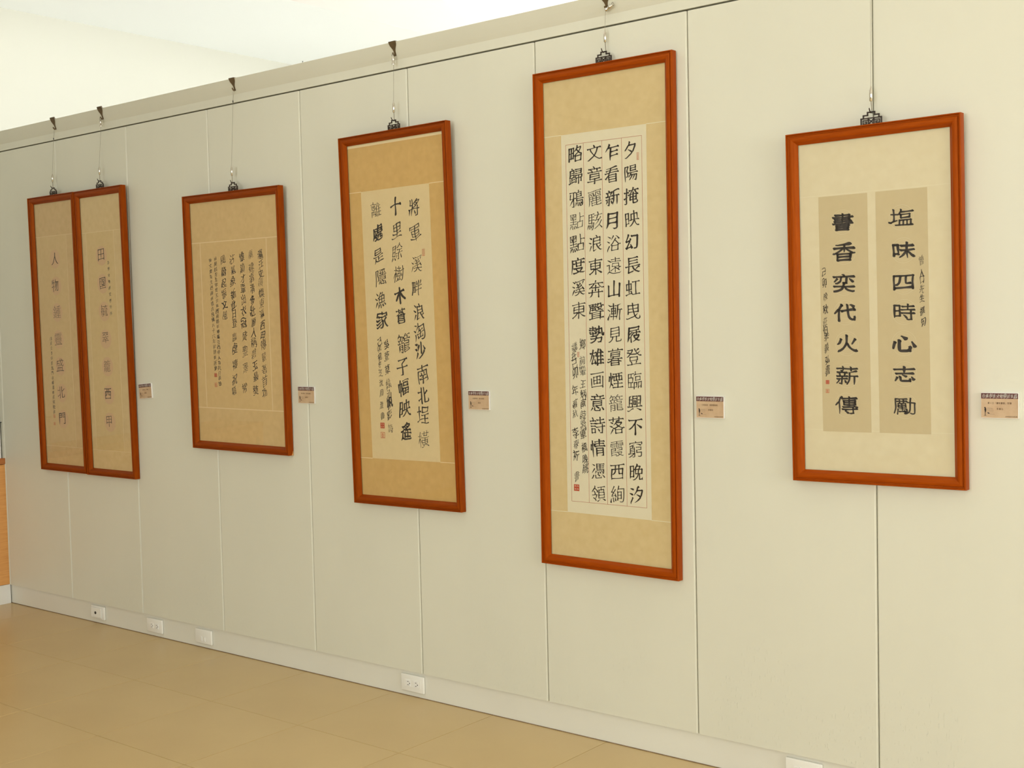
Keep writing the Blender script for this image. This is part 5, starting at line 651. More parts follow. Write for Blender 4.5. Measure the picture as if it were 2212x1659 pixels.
    '駭': [[11, 88, 11, 43], [11, 88, 44, 88], [28, 88, 28, 42], [68, 94, 72, 83, 59, 61, 57, 53], [11, 73, 41, 73], [46, 79, 94, 79], [86, 66, 78, 55, 73, 53, 69, 44, 49, 29], [11, 58, 41, 58], [11, 43, 42, 42, 38, 11, 35, 7, 24, 8], [48, 54, 73, 53], [91, 46, 77, 24, 52, 9, 44, 10], [10, 34, 5, 11], [17, 33, 18, 14], [23, 35, 28, 18], [31, 36, 35, 25, 40, 25], [77, 24, 93, 7]],
    '騷': [[12, 88, 12, 43], [12, 88, 42, 88], [27, 88, 27, 42], [47, 89, 86, 88, 83, 79, 75, 70, 57, 58, 44, 56], [54, 89, 55, 82, 66, 69, 83, 59, 91, 57, 99, 60], [12, 73, 40, 73], [67, 85, 72, 75], [12, 58, 40, 58], [12, 43, 39, 42, 37, 11, 34, 7, 28, 7, 27, 9], [52, 46, 52, 30, 70, 29], [52, 46, 70, 46], [70, 57, 70, 12], [70, 46, 88, 46, 88, 29], [9, 34, 6, 11], [16, 34, 17, 14], [22, 35, 27, 17], [29, 36, 33, 25, 38, 24], [70, 29, 88, 29], [79, 23, 86, 18, 87, 12, 97, 5], [46, 10, 87, 12]],
    '鴉': [[68, 96, 67, 84], [9, 87, 46, 87], [14, 77, 12, 54, 29, 54, 33, 52, 37, 54, 46, 54], [34, 87, 34, 12, 33, 8, 25, 7, 19, 11], [53, 72, 85, 72], [53, 83, 85, 83, 85, 60], [53, 83, 53, 37], [33, 52, 7, 17], [53, 60, 85, 60], [53, 48, 96, 48], [51, 28, 45, 8], [53, 37, 90, 37, 90, 18, 87, 9, 83, 7, 75, 7, 69, 11], [60, 27, 62, 11], [69, 29, 74, 14], [78, 30, 84, 20]],
    '鹽': [[12, 89, 43, 89], [12, 89, 12, 43], [27, 89, 27, 74], [57, 95, 57, 86, 53, 83, 48, 73], [12, 74, 39, 73, 39, 59, 12, 59], [48, 73, 52, 68, 52, 42], [52, 68, 89, 68, 88, 42], [57, 86, 96, 86], [59, 63, 80, 49], [70, 85, 70, 72, 68, 67, 72, 60], [70, 77, 91, 77], [80, 66, 65, 51, 57, 46], [12, 43, 44, 43], [27, 59, 27, 43], [52, 42, 88, 42], [56, 58, 63, 53], [68, 51, 73, 47, 73, 42], [79, 59, 86, 54], [19, 32, 19, 10], [19, 32, 82, 32, 82, 10], [40, 32, 40, 10], [61, 32, 61, 10], [4, 10, 96, 10]],
    '麗': [[8, 90, 47, 90], [53, 90, 93, 90], [15, 80, 42, 80, 43, 67, 50, 65, 51, 60], [15, 80, 15, 65], [24, 76, 31, 68], [59, 80, 87, 80, 87, 65], [59, 80, 58, 65], [67, 75, 77, 67], [15, 48, 87, 48, 87, 37, 29, 35, 15, 36], [16, 59, 92, 59], [16, 59, 15, 36, 12, 18, 7, 6], [39, 58, 39, 36], [63, 58, 62, 10, 65, 8, 88, 8, 91, 9, 93, 18], [29, 35, 29, 10], [29, 23, 54, 23], [62, 22, 92, 27], [29, 10, 54, 12]],
    '黃': [[32, 95, 33, 73, 67, 72], [68, 95, 67, 72], [10, 85, 90, 85], [6, 62, 94, 62], [21, 50, 50, 50], [21, 50, 20, 37], [50, 62, 50, 23], [50, 50, 79, 50, 80, 37], [20, 37, 80, 37], [20, 37, 20, 23, 33, 23], [33, 23, 33, 17], [33, 23, 50, 23], [50, 23, 66, 23], [66, 23, 66, 17], [66, 17, 88, 8, 99, 9], [80, 37, 80, 23, 66, 23], [3, 9, 13, 8, 33, 17, 41, 16]],
    '點': [[10, 89, 10, 61, 27, 59], [10, 89, 27, 90], [27, 90, 27, 34], [27, 90, 44, 89, 44, 60], [71, 94, 71, 45], [16, 84, 21, 66], [39, 82, 37, 80, 33, 66], [71, 70, 95, 70], [7, 47, 47, 47], [27, 59, 44, 60], [56, 44, 56, 12], [56, 44, 71, 45, 88, 45, 88, 12], [6, 32, 49, 35], [12, 24, 6, 5], [18, 26, 22, 20, 23, 8], [31, 26, 35, 9], [38, 28, 43, 23, 48, 12], [56, 12, 88, 12]],
    '．': [],
}
STROKES = {c: [np.array(s, float).reshape(-1, 2) / 100 - 0.5 for s in v] for c, v in STROKE_POINTS.items()}
for c in STROKES:
    STROKES[c] = [s for s in STROKES[c] if np.hypot(*(s[-1] - s[0])) > 0.001 or len(s) > 2]

STYLE = {
    # w: stroke width, lo/hi: how far the pressure varies from character to character, hz/vt: level and upright strokes,
    # nib: swelling at starts and corners, slant: rise to the right, warp: freedom of hand, link: chance of a joining hairline
    'kai':  dict(w=0.088, lo=0.78, hi=1.25, hz=0.74, vt=1.05, nib=1.22, tip=0.14, slant=0.13, warp=0.022, sx=0.97, sy=0.99, jit=0.014, link=0.0),
    'xing': dict(w=0.098, lo=0.72, hi=1.30, hz=0.72, vt=1.10, nib=1.15, tip=0.08, slant=0.20, warp=0.060, sx=0.90, sy=1.06, jit=0.035, link=0.22),
    'cao':  dict(w=0.092, lo=0.75, hi=1.25, hz=0.70, vt=1.10, nib=1.00, tip=0.08, slant=0.26, warp=0.095, sx=0.84, sy=1.05, jit=0.045, link=0.40),
    'li':   dict(w=0.112, lo=0.90, hi=1.12, hz=1.02, vt=0.88, nib=1.15, tip=0.75, slant=0.02, warp=0.022, sx=1.04, sy=0.90, jit=0.014, link=0.0),
    'gong': dict(w=0.066, lo=0.85, hi=1.15, hz=0.75, vt=1.00, nib=1.20, tip=0.20, slant=0.08, warp=0.012, sx=0.93, sy=1.0, jit=0.008, link=0.0),
    'print': dict(w=0.080, lo=1.0, hi=1.0, hz=1.0, vt=1.0, nib=1.0, tip=1.0, slant=0.0, warp=0.0, sx=1.0, sy=1.0, jit=0.0, link=0.0),
}

def dense_path(Q, step=0.035):
    """round the gentle bends, keep the sharp corners, resample"""
    Q = Q[np.concatenate([[True], np.hypot(*np.diff(Q, axis=0).T) > 0.001])]
    if len(Q) < 2: return Q, []
    Q = Q[np.concatenate([[True], np.hypot(*np.diff(Q, axis=0).T) > 0.001])]
    if len(Q) < 2: return Q, []
    P = [Q[0]]
    corners = []
    for a, b, c in zip(Q[:-2], Q[1:-1], Q[2:]):
        u, v = b - a, c - b
        lu, lv = np.hypot(*u), np.hypot(*v)
        cs = float(np.dot(u, v) / (lu * lv + 1e-9))
        if cs > 0.55:
            k = min(0.33, 0.09 / max(lu, lv, 1e-6))
            r = min(0.4 * min(lu, lv), 0.12)
            p0, p2 = b - u / lu * r, b + v / lv * r
            for t in (0.0, 0.25, 0.5, 0.75, 1.0):
                P.append((1 - t) ** 2 * p0 + 2 * t * (1 - t) * b + t * t * p2)
        else:
            P.append(b)
            corners.append(b)
    P.append(Q[-1])
    R = [P[0]]
    for a, b in zip(P[:-1], P[1:]):
        L = np.hypot(*(b - a))
        if L < 1e-4: continue
        m = max(1, int(L / step))
        for q in range(1, m + 1): R.append(a + (b - a) * q / m)
    return np.array(R), corners

def ellipse(c, a, b_, rot, n=10):
    t = np.arange(n) * 2 * PI / n
    x, y = a * np.cos(t), b_ * np.sin(t)
    cr, sr = math.cos(rot), math.sin(rot)
    return np.stack([c[0] + x * cr - y * sr, c[1] + x * sr + y * cr], 1)

def brush_stroke(Q, st, base, rng):
    P, corners = dense_path(Q)
    n = len(P)
    if n < 2: return []
    D = np.gradient(P, axis=0)
    D /= (np.hypot(D[:, 0], D[:, 1])[:, None] + 1e-9)
    seg = np.hypot(*np.diff(P, axis=0).T)
    s = np.concatenate([[0], np.cumsum(seg)])
    L = s[-1]
    u = s / L
    w = base * (st['hz'] + (st['vt'] - st['hz']) * np.abs(D[:, 1]) ** 1.5)
    last = Q[-1] - Q[-2]
    ll = np.hypot(*last)
    ang = math.degrees(math.atan2(last[1], last[0]))
    tip, nib = st['tip'], st['nib']
    f = np.ones(n)
    round_end = True
    if tip < 1.0:
        if ang > 150 or ang <= -172:                  # hook running left
            k = np.clip((L - s) / max(min(ll * 1.1, 0.16), 1e-3), 0, 1); f = tip + (1 - tip) * k; round_end = False
        elif 12 < ang <= 150:                         # flick or rising stroke
            if len(Q) == 2: f = 1.2 - (1.2 - tip) * u ** 1.1
            else:
                k = np.clip((L - s) / max(min(ll * 1.1, 0.2), 1e-3), 0, 1); f = tip + (1 - tip) * k
            round_end = False
        elif -170 < ang < -101:                       # sweeping left and down
            k = np.clip((L - s) / max(min(L * 0.7, ll * 1.3), 1e-3), 0, 1); f = tip + (1.08 - tip) * k ** 0.75; round_end = tip > 0.5
        elif -101 <= ang <= -79:                      # upright
            if rng.random() < 0.4 and L > 0.3:
                k = np.clip((L - s) / (0.4 * L), 0, 1); f = 0.3 + 0.75 * k ** 0.8; round_end = False
            else: f = 1.08 - 0.26 * np.sin(PI * u)
        elif -79 < ang < -12:                         # pressed foot or dot
            if L > 0.24: f = np.interp(u, [0, 0.35, 0.84, 0.93, 1.0], [0.5, 0.75, 1.5, 1.2, 0.35]); round_end = False
            else: f = np.interp(u, [0, 0.6, 1.0], [0.35, 1.15, 1.25])
        else:                                         # level
            f = 1.12 - 0.42 * np.sin(PI * np.clip(u, 0, 1)) ** 0.8
            if tip > 0.5: f = np.interp(u, [0, .1, .5, .85, 1], [1.15, 1.0, 0.85, 1.1, 1.35])
    w = w * f * (1 + 0.05 * np.sin(rng.uniform(0, 6) + 17 * s)) / 2
    N = np.stack([-D[:, 1], D[:, 0]], 1)
    A, B = P + N * w[:, None], P - N * w[:, None]
    out = [np.array([A[i], A[i + 1], B[i + 1], B[i]]) for i in range(n - 1)]
    tilt = math.radians(-48)
    if tip < 1.0:
        short = base * 0.36
        startw = w[0]
        if f[0] > 0.9:
            out.append(ellipse(P[0] + D[0] * short * 0.5, base * 0.60 * nib, base * 0.36 * nib, tilt))
        if round_end:
            if abs(ang) <= 12: out.append(ellipse(P[-1] - D[-1] * short * 0.3, base * 0.62 * nib, base * 0.38 * nib, tilt))
            else: out.append(ellipse(P[-1], w[-1] * 1.02, w[-1] * 1.02, 0))
        for c in corners: out.append(ellipse(c, base * 0.60 * nib, base * 0.42 * nib, tilt))
    else:
        for c in corners: out.append(ellipse(c, base / 2, base / 2, 0, 6))
    return out

def char_loops(ch, p, w, h, style, seed, i):
    """convex ink patches of one character, in the frame's own plane"""
    if ch not in STROKES: return [], []
    st = STYLE[style]
    rng = random.Random(seed * 977 + i * 13 + 5)
    vs = {'xing': 0.12, 'cao': 0.14, 'print': 0.0}.get(style, 0.05)
    k = 1.03 * (1 + rng.uniform(-vs, vs))
    S = STROKES[ch]
    base = st['w'] * rng.uniform(st['lo'], st['hi'])
    if style != 'print': base *= min(1.15, max(0.58, 1.28 - 0.036 * len(S)))
    ph = [rng.uniform(0, 6.28) for _ in range(6)]
    fr = [rng.uniform(2.0, 5.5) for _ in range(6)]
    rot = rng.gauss(0, st['jit'])
    c_, s_ = math.cos(rot), math.sin(rot)
    wp = st['warp']
    def hand(B):
        dx = wp * (np.sin(fr[2] * B[:, 1] + ph[2]) * 0.6 + np.sin(fr[3] * (B[:, 0] + B[:, 1]) * 1.4 + ph[3]) * 0.4)
        dy = wp * (np.sin(fr[4] * B[:, 0] + ph[4]) * 0.6 + np.sin(fr[5] * (B[:, 0] - B[:, 1]) * 1.4 + ph[5]) * 0.4)
        x, y = B[:, 0] + dx, B[:, 1] + dy
        y = y + st['slant'] * x
        x, y = (x * c_ - y * s_) * st['sx'], (x * s_ + y * c_) * st['sy']
        return np.stack([p[0] + x * w * k, p[1] + y * h * k], 1)
    out = []
    for q in S:
        out += brush_stroke(q, st, base * (rng.uniform(0.88, 1.12) if style != 'print' else 1), rng)
    if st['link'] > 0:
        for a, b in zip(S[:-1], S[1:]):
            d = b[0] - a[-1]
            L = np.hypot(*d)
            if 0.08 < L < 0.42 and rng.random() < st['link']:
                nn = np.array([-d[1], d[0]]) / L
                mid = (a[-1] + b[0]) / 2 + nn * L * rng.uniform(-0.18, 0.18)
                tt = base * 0.15
                out.append(np.array([a[-1] + nn * tt, mid + nn * tt, mid - nn * tt, a[-1] - nn * tt]))
                out.append(np.array([mid + nn * tt, b[0] + nn * tt, b[0] - nn * tt, mid - nn * tt]))
    return [], [hand(B) for B in out]

def loops_to_mesh(loops, patches=()):
    """flat print in the x-z plane, facing -y: filled outlines (with holes) and convex patches"""
    me = None
    if loops:
        cu = bpy.data.curves.new('ink_tmp', 'CURVE')
        cu.dimensions = '2D'
        cu.fill_mode = 'BOTH'
        for B in loops:
            s = cu.splines.new('POLY')
            s.points.add(len(B) - 1)
            co = np.zeros((len(B), 4))
            co[:, :2] = B
            co[:, 3] = 1
            s.points.foreach_set('co', co.ravel())
            s.use_cyclic_u = True
        o = bpy.data.objects.new('ink_tmp', cu)
        COL.objects.link(o)
        dg = bpy.context.evaluated_depsgraph_get()
        me = bpy.data.meshes.new_from_object(o.evaluated_get(dg))
        bpy.data.objects.remove(o)
        me.transform(Matrix.Rotation(PI / 2, 4, 'X'))
        if not patches: return me
    V, F = [], []
    for P in patches:
        ar = np.sum(P[:, 0] * np.roll(P[:, 1], -1) - np.roll(P[:, 0], -1) * P[:, 1])
        if ar < 0: P = P[::-1]
        k = len(V)
        V += [(x, 0.0, z) for x, z in P]
        F.append(tuple(range(k, k + len(P))))
    m2 = bpy.data.meshes.new('ink')
    m2.from_pydata(V, [], F)
    m2.update()
    return m2

def write(chars, pts, w, h, style, seed=0):
    """one mesh for a whole run of small writing"""
    patches = []
    for i, (ch, p) in enumerate(zip(chars, pts)):
        patches += char_loops(ch, p, w, h, style, seed, i)[1]
    return loops_to_mesh([], patches)

# placement of mounts, characters and seals, metres in each frame own plane
DATA = {
 'F1a': {
  'cols': [
   ["inscription", "gong", "人物鍾靈盛北門", [[0.2007, 1.0748], [0.1928, 0.9416], [0.1956, 0.8067], [0.1953, 0.6716], [0.1983, 0.5378], [0.198, 0.402], [0.1951, 0.27]], 0.0726, 0.0654],
   ["signature", "cao", "戊寅立冬時於北門永隆溝畔黃耀松書", [[0.127, 0.6738], [0.1269, 0.649], [0.1267, 0.6241], [0.1265, 0.5992], [0.1264, 0.5743], [0.1262, 0.5494], [0.1261, 0.5244], [0.1259, 0.4995], [0.1257, 0.4745], [0.1256, 0.4496], [0.1254, 0.4246], [0.1253, 0.3996], [0.1251, 0.3746], [0.1249, 0.3496], [0.1248, 0.3246], [0.1246, 0.2995]], 0.0239, 0.0189],
  ],
  'seals': [[0.1226, 0.278, 0.0174, 0.0167, 1], [0.1221, 0.2393, 0.0174, 0.0143, 1]],
  'rects': {"sheet": [0.0478, 0.0871, 0.3112, 1.1888], "top": 1.1904},
  'lines': [],
  'rings': [[0.2005, 1.0732], [0.2002, 0.9388], [0.1985, 0.8049], [0.1982, 0.669], [0.201, 0.5336], [0.2038, 0.3978], [0.204, 0.266]],
  'pose': [-0.20595, 0.75649, 0.41972, 1.39089, 0.01433, 0.00312],
 },
 'F1b': {
  'cols': [
   ["inscription", "gong", "田園毓翠籠西甲", [[0.1903, 1.0789], [0.1919, 0.9396], [0.1926, 0.8065], [0.1923, 0.6771], [0.194, 0.5376], [0.1892, 0.405], [0.1871, 0.2712]], 0.0627, 0.0604],
   ["signature", "cao", "為鹽分地帶文學營作", [[0.2471, 1.0359], [0.2475, 1.0054], [0.2479, 0.9749], [0.2484, 0.9443], [0.2488, 0.9138], [0.2492, 0.8832], [0.2496, 0.8526], [0.2501, 0.822], [0.2505, 0.7914]], 0.0213, 0.0188],
  ],
  'seals': [],
  'rects': {"sheet": [0.0694, 0.1641, 0.3022, 1.1845]},
  'lines': [],
  'rings': [[0.1924, 1.0708], [0.1916, 0.9364], [0.1937, 0.8024], [0.1944, 0.669], [0.1966, 0.5352], [0.1958, 0.3994], [0.1937, 0.2649]],
  'pose': [0.21814, 0.75291, 0.40611, 1.39133, 0.0156, 0.00062],
 },
 'F2': {
  'cols': [
   ["inscription", "cao", "漚汪史蹟燦東瀛西甲傳薪著首功", [[0.4991, 0.8454], [0.5, 0.8054], [0.4999, 0.7675], [0.4953, 0.7312], [0.4956, 0.6815], [0.4951, 0.6376], [0.4948, 0.5974], [0.495, 0.5461], [0.4957, 0.502], [0.4956, 0.4653], [0.4981, 0.4138], [0.4969, 0.3586], [0.495, 0.3107], [0.4918, 0.2589]], 0.0392, 0.0392],
   ["inscription", "cao", "廟建清淸多壯麗人稱碧玉最葵", [[0.437, 0.8482], [0.4392, 0.7931], [0.4375, 0.7492], [0.437, 0.7051], [0.4371, 0.6535], [0.4366, 0.6093], [0.437, 0.5614], [0.4364, 0.5171], [0.4336, 0.4727], [0.4328, 0.4245], [0.4367, 0.3764], [0.4382, 0.3282], [0.4321, 0.2686]], 0.0397, 0.0395],
   ["inscription", "cao", "雄鎮才輩出衣冠盛聖澤常", [[0.3767, 0.8399], [0.377, 0.7919], [0.3789, 0.7496], [0.3761, 0.7068], [0.3765, 0.6586], [0.3756, 0.6104], [0.3734, 0.5584], [0.3745, 0.5025], [0.3736, 0.4354], [0.369, 0.3644], [0.3599, 0.2782]], 0.0403, 0.0417],
   ["inscription", "cao", "沾氣象新此日登臨虔禱祝騷", [[0.3098, 0.8354], [0.3148, 0.7868], [0.3116, 0.7385], [0.3103, 0.6825], [0.3085, 0.6377], [0.3084, 0.6003], [0.3092, 0.5591], [0.3052, 0.4991], [0.3053, 0.4465], [0.2996, 0.3787], [0.2954, 0.3145], [0.2897, 0.2652]], 0.041, 0.0401],
   ["inscription", "cao", "風蔚起振文風", [[0.247, 0.8344], [0.2494, 0.7818], [0.2485, 0.733], [0.2466, 0.6879], [0.2457, 0.639], [0.2462, 0.5937]], 0.0415, 0.0382],
   ["signature", "cao", "林美周先生字慧玉台南西南將軍鄉漚汪西甲人為抗日英雄", [[0.1969, 0.8403], [0.1967, 0.8177], [0.1965, 0.795], [0.1963, 0.7724], [0.1961, 0.7497], [0.1959, 0.727], [0.1957, 0.7043], [0.1955, 0.6816], [0.1954, 0.6589], [0.1952, 0.6362], [0.195, 0.6134], [0.1948, 0.5907], [0.1946, 0.5679], [0.1944, 0.5451], [0.1942, 0.5223], [0.194, 0.4995], [0.1938, 0.4767], [0.1936, 0.4538], [0.1934, 0.431], [0.1932, 0.4081], [0.193, 0.3852], [0.1928, 0.3623], [0.1926, 0.3394], [0.1924, 0.3165], [0.1922, 0.2935]], 0.0243, 0.0183],
   ["signature", "cao", "陳文際先生西南巡禮詩民國八十六年秋趙東燕書", [[0.1601, 0.8343], [0.1604, 0.8107], [0.1606, 0.7871], [0.1609, 0.7635], [0.1611, 0.7399], [0.1614, 0.7163], [0.1616, 0.6927], [0.1619, 0.669], [0.1621, 0.6453], [0.1624, 0.6217], [0.1626, 0.598], [0.1629, 0.5743], [0.1631, 0.5506], [0.1634, 0.5269], [0.1636, 0.5031], [0.1639, 0.4794], [0.1641, 0.4556], [0.1644, 0.4318], [0.1646, 0.4081], [0.1649, 0.3843], [0.1651, 0.3605]], 0.0244, 0.0193],
  ],
  'seals': [[0.1643, 0.3298, 0.018, 0.0164, 0], [0.1637, 0.2868, 0.018, 0.0185, 1]],
  'rects': {"sheet": [0.0928, 0.1854, 0.5399, 0.9114], "top": 0.9151, "bottom": 0.1841},
  'lines': [],
  'rings': [],
  'pose': [1.0789, 0.92432, 0.65133, 1.12442, 0.01828, 0.00897],
 },
 'F3': {
  'cols': [
   ["inscription", "xing", "將軍溪畔浪淘沙南北埕橫", [[0.3778, 1.1414], [0.3785, 1.0474], [0.379, 0.9291], [0.3738, 0.8402], [0.379, 0.7492], [0.3777, 0.6734], [0.3777, 0.6013], [0.3873, 0.5153], [0.3848, 0.4338], [0.3804, 0.3574], [0.3772, 0.2654]], 0.0646, 0.0629],
   ["inscription", "xing", "十里賖樹木蒼籠子幅映遙", [[0.2818, 1.1532], [0.2816, 1.0619], [0.2798, 0.9782], [0.2825, 0.8978], [0.2851, 0.8173], [0.2857, 0.7368], [0.2934, 0.633], [0.2828, 0.5446], [0.2833, 0.4636], [0.2839, 0.3824], [0.2859, 0.2895]], 0.0662, 0.0636],
   ["inscription", "xing", "離處是隱漁家", [[0.1758, 1.1491], [0.1813, 1.0615], [0.1791, 0.9727], [0.1847, 0.8873], [0.1795, 0.8021], [0.1856, 0.7242]], 0.0653, 0.0606],
   ["signature", "cao", "吳萱草綠汕帆影詩", [[0.2017, 0.6305], [0.1989, 0.5839], [0.201, 0.5293], [0.2032, 0.4747], [0.2027, 0.4318], [0.2041, 0.4006], [0.2013, 0.3536], [0.2036, 0.3027]], 0.0352, 0.0397],
   ["signature", "cao", "己卯初冬芝汶周澄書", [[0.1639, 0.6389], [0.1623, 0.6116], [0.1625, 0.5803], [0.1607, 0.5506], [0.162, 0.5177], [0.1618, 0.4784], [0.1627, 0.4392], [0.1598, 0.392], [0.1626, 0.3488]], 0.0279, 0.0307],
  ],
  'seals': [[0.1603, 0.3118, 0.0229, 0.0218, 0], [0.1602, 0.2739, 0.0229, 0.0237, 1], [0.4164, 0.9698, 0.013, 0.0258, 1]],
  'rects': {"sheet": [0.0974, 0.179, 0.4581, 1.2221], "top": 1.2237, "bottom": 0.1807, "gold_top": 1.396},
  'lines': [],
  'rings': [],
  'pose': [2.11588, 0.74991, 0.56865, 1.44043, 0.0166, -0.00598],
 },
 'F4': {
  'cols': [
   ["inscription", "kai", "夕陽掩映幻長虹曳屐登臨興不窮晚汐", [[0.3864, 1.4043], [0.3867, 1.3293], [0.3869, 1.2543], [0.3872, 1.1791], [0.3875, 1.1038], [0.3877, 1.0283], [0.388, 0.9527], [0.3883, 0.8769], [0.3886, 0.801], [0.3888, 0.725], [0.3891, 0.6489], [0.3894, 0.5725], [0.3896, 0.4961], [0.3899, 0.4195], [0.3902, 0.3428], [0.3905, 0.2659]], 0.06, 0.058],
   ["inscription", "kai", "乍看新月浴遠山漸見暮煙籠落霞西絢", [[0.3119, 1.405], [0.3121, 1.3299], [0.3124, 1.2546], [0.3126, 1.1792], [0.3128, 1.1037], [0.313, 1.028], [0.3132, 0.9522], [0.3134, 0.8763], [0.3137, 0.8002], [0.3139, 0.7239], [0.3141, 0.6476], [0.3143, 0.5711], [0.3145, 0.4944], [0.3147, 0.4176], [0.315, 0.3407], [0.3152, 0.2636]], 0.0614, 0.0587],
   ["inscription", "kai", "文章麗駭浪東奔聲勢雄画意詩情憑領", [[0.2415, 1.4097], [0.2412, 1.3342], [0.2409, 1.2584], [0.2406, 1.1826], [0.2403, 1.1065], [0.24, 1.0304], [0.2397, 0.9541], [0.2394, 0.8776], [0.2391, 0.8009], [0.2388, 0.7242], [0.2385, 0.6472], [0.2382, 0.5702], [0.2379, 0.4929], [0.2376, 0.4155], [0.2373, 0.338], [0.237, 0.2603]], 0.0628, 0.0593],
   ["inscription", "kai", "略歸鴉點點度溪東", [[0.1636, 1.4127], [0.1641, 1.3376], [0.1646, 1.2623], [0.165, 1.1869], [0.1655, 1.1113], [0.1659, 1.0357], [0.1664, 0.9599], [0.1669, 0.884]], 0.064, 0.0595],
   ["signature", "cao", "鄉前輩王炳南詩將軍橋晚眺", [[0.1792, 0.7687], [0.178, 0.7116], [0.1786, 0.6773], [0.1799, 0.6344], [0.1791, 0.5972], [0.1798, 0.5657], [0.1776, 0.5284], [0.1791, 0.4968], [0.1783, 0.4612], [0.1809, 0.4153], [0.1829, 0.3762], [0.1843, 0.3446]], 0.0311, 0.0333],
   ["signature", "cao", "歲在己卯年暮秋李春祈書", [[0.1473, 0.7602], [0.143, 0.7287], [0.1446, 0.7028], [0.1489, 0.6713], [0.1462, 0.6109], [0.1452, 0.5648], [0.1444, 0.529], [0.1444, 0.4638], [0.1457, 0.4234], [0.1442, 0.3857], [0.1462, 0.3134]], 0.0295, 0.0335],
  ],
  'seals': [[0.4148, 1.381, 0.009, 0.0239, 1], [0.1622, 0.7333, 0.0088, 0.0174, 1], [0.1454, 0.2745, 0.0227, 0.0225, 0]],
  'rects': {"sheet": [0.1053, 0.1874, 0.4485, 1.4776], "top": 1.4815, "bottom": 0.1873, "grid": [0.124, 0.2267, 0.4305, 1.4464]},
  'lines': [],
  'rings': [],
  'pose': [3.05545, 0.60391, 0.55843, 1.70022, 0.00252, 0.00556],
 },
 'F5': {
  'cols': [
   ["inscription", "li", "塩味四時心志勵", [[0.3418, 0.7628], [0.3461, 0.6702], [0.3452, 0.5821], [0.3451, 0.4965], [0.3435, 0.4079], [0.3435, 0.3204], [0.3433, 0.2291]], 0.067, 0.0549],
   ["inscription", "li", "書香奕代火薪傳", [[0.1664, 0.7632], [0.1693, 0.6759], [0.1674, 0.5857], [0.1695, 0.4996], [0.1724, 0.4096], [0.1712, 0.3157], [0.1669, 0.229]], 0.0656, 0.0593],
   ["signature", "cao", "曾人口先生撰句", [[0.397, 0.6385], [0.3978, 0.6041], [0.3975, 0.5847], [0.3971, 0.5596], [0.3973, 0.5323], [0.3982, 0.4985], [0.3991, 0.4661]], 0.0171, 0.0233],
   ["signature", "cao", "己卯晚秋莊伯李義弘書", [[0.105, 0.621], [0.1067, 0.5907], [0.109, 0.5491], [0.1082, 0.5113], [0.1065, 0.4735], [0.1068, 0.4507], [0.1088, 0.428], [0.1097, 0.3976], [0.1106, 0.3634], [0.1114, 0.3308]], 0.0175, 0.0259],
  ],
  'seals': [[0.1099, 0.2965, 0.0109, 0.0117, 0], [0.1093, 0.2699, 0.011, 0.0117, 1]],
  'rects': {"sheet_a": [0.2671, 0.1507, 0.4167, 0.8412], "sheet_b": [0.0929, 0.1501, 0.2425, 0.841], "top": 0.8447, "bottom": 0.1548},
  'lines': [],
  'rings': [],
  'pose': [4.02087, 0.95454, 0.51754, 1.03238, 0.01219, -0.00492],
 },
}

LABELS_TXT = ['台南市鹽分地帶繪畫展']
CARD = {
 'F1': ('西甲北門．對聯', '黃耀松'), 'F2': ('陳文際詩．西甲巡禮詩．', '趙東燕'), 'F3': ('吳萱草詩．綠汕帆影．', '周澄'),
 'F4': ('王炳南詩．將軍橋晚眺．', '李春祈'), 'F5': ('曾人口「鹽味書香」對聯', '李義弘')}
FOOT = '台南市政府文化局主辦'

# ------------------------------------------------------------------ framed pictures
PROF = [(0, 0), (0, .0255), (.0008, .0273), (.0022, .0280), (.0036, .0274), (.0044, .0252), (.0048, .0222), (.0082, .0218),
        (.0092, .0240), (.0125, .0252), (.0185, .0248), (.0228, .0238), (.0250, .0222), (.0262, .0205), (.0318, .0140), (.0340, .0126),
        (.0340, .0122), (.0280, .0122), (.0280, 0)]
def frame_rail(w, h, side):
    bm = bmesh.new()
    a, b = [], []
    for u, v in PROF:
        if side == 'bottom': p, q = (u, -v, u), (w - u, -v, u)
        elif side == 'top': p, q = (u, -v, h - u), (w - u, -v, h - u)
        elif side == 'left': p, q = (u, -v, u), (u, -v, h - u)
        else: p, q = (w - u, -v, u), (w - u, -v, h - u)
        a.append(bm.verts.new(p)); b.append(bm.verts.new(q))
    n = len(PROF)
    fs = [bm.faces.new((a[i], a[(i + 1) % n], b[(i + 1) % n], b[i])) for i in range(n)]
    fs += [bm.faces.new(a), bm.faces.new(b)]
    bmesh.ops.recalc_face_normals(bm, faces=fs)
    return bm

def bars(bm, pts, y0, y1, t, closed=False):
    """a flat bar of width t following a polyline in the x-z plane"""
    n = len(pts)
    for i in range(n if closed else n - 1):
        (xa, za), (xb, zb) = pts[i], pts[(i + 1) % n]
        d = Vector((xb - xa, zb - za))
        L = d.length
        d.normalize()
        nx, nz = -d[1] * t / 2, d[0] * t / 2
        ex, ez = d[0] * t / 2, d[1] * t / 2
        q = [(xa - ex + nx, za - ez + nz), (xb + ex + nx, zb + ez + nz), (xb + ex - nx, zb + ez - nz), (xa - ex - nx, za - ez - nz)]
        prism(bm, q, 'y', y0, y1)
    return bm

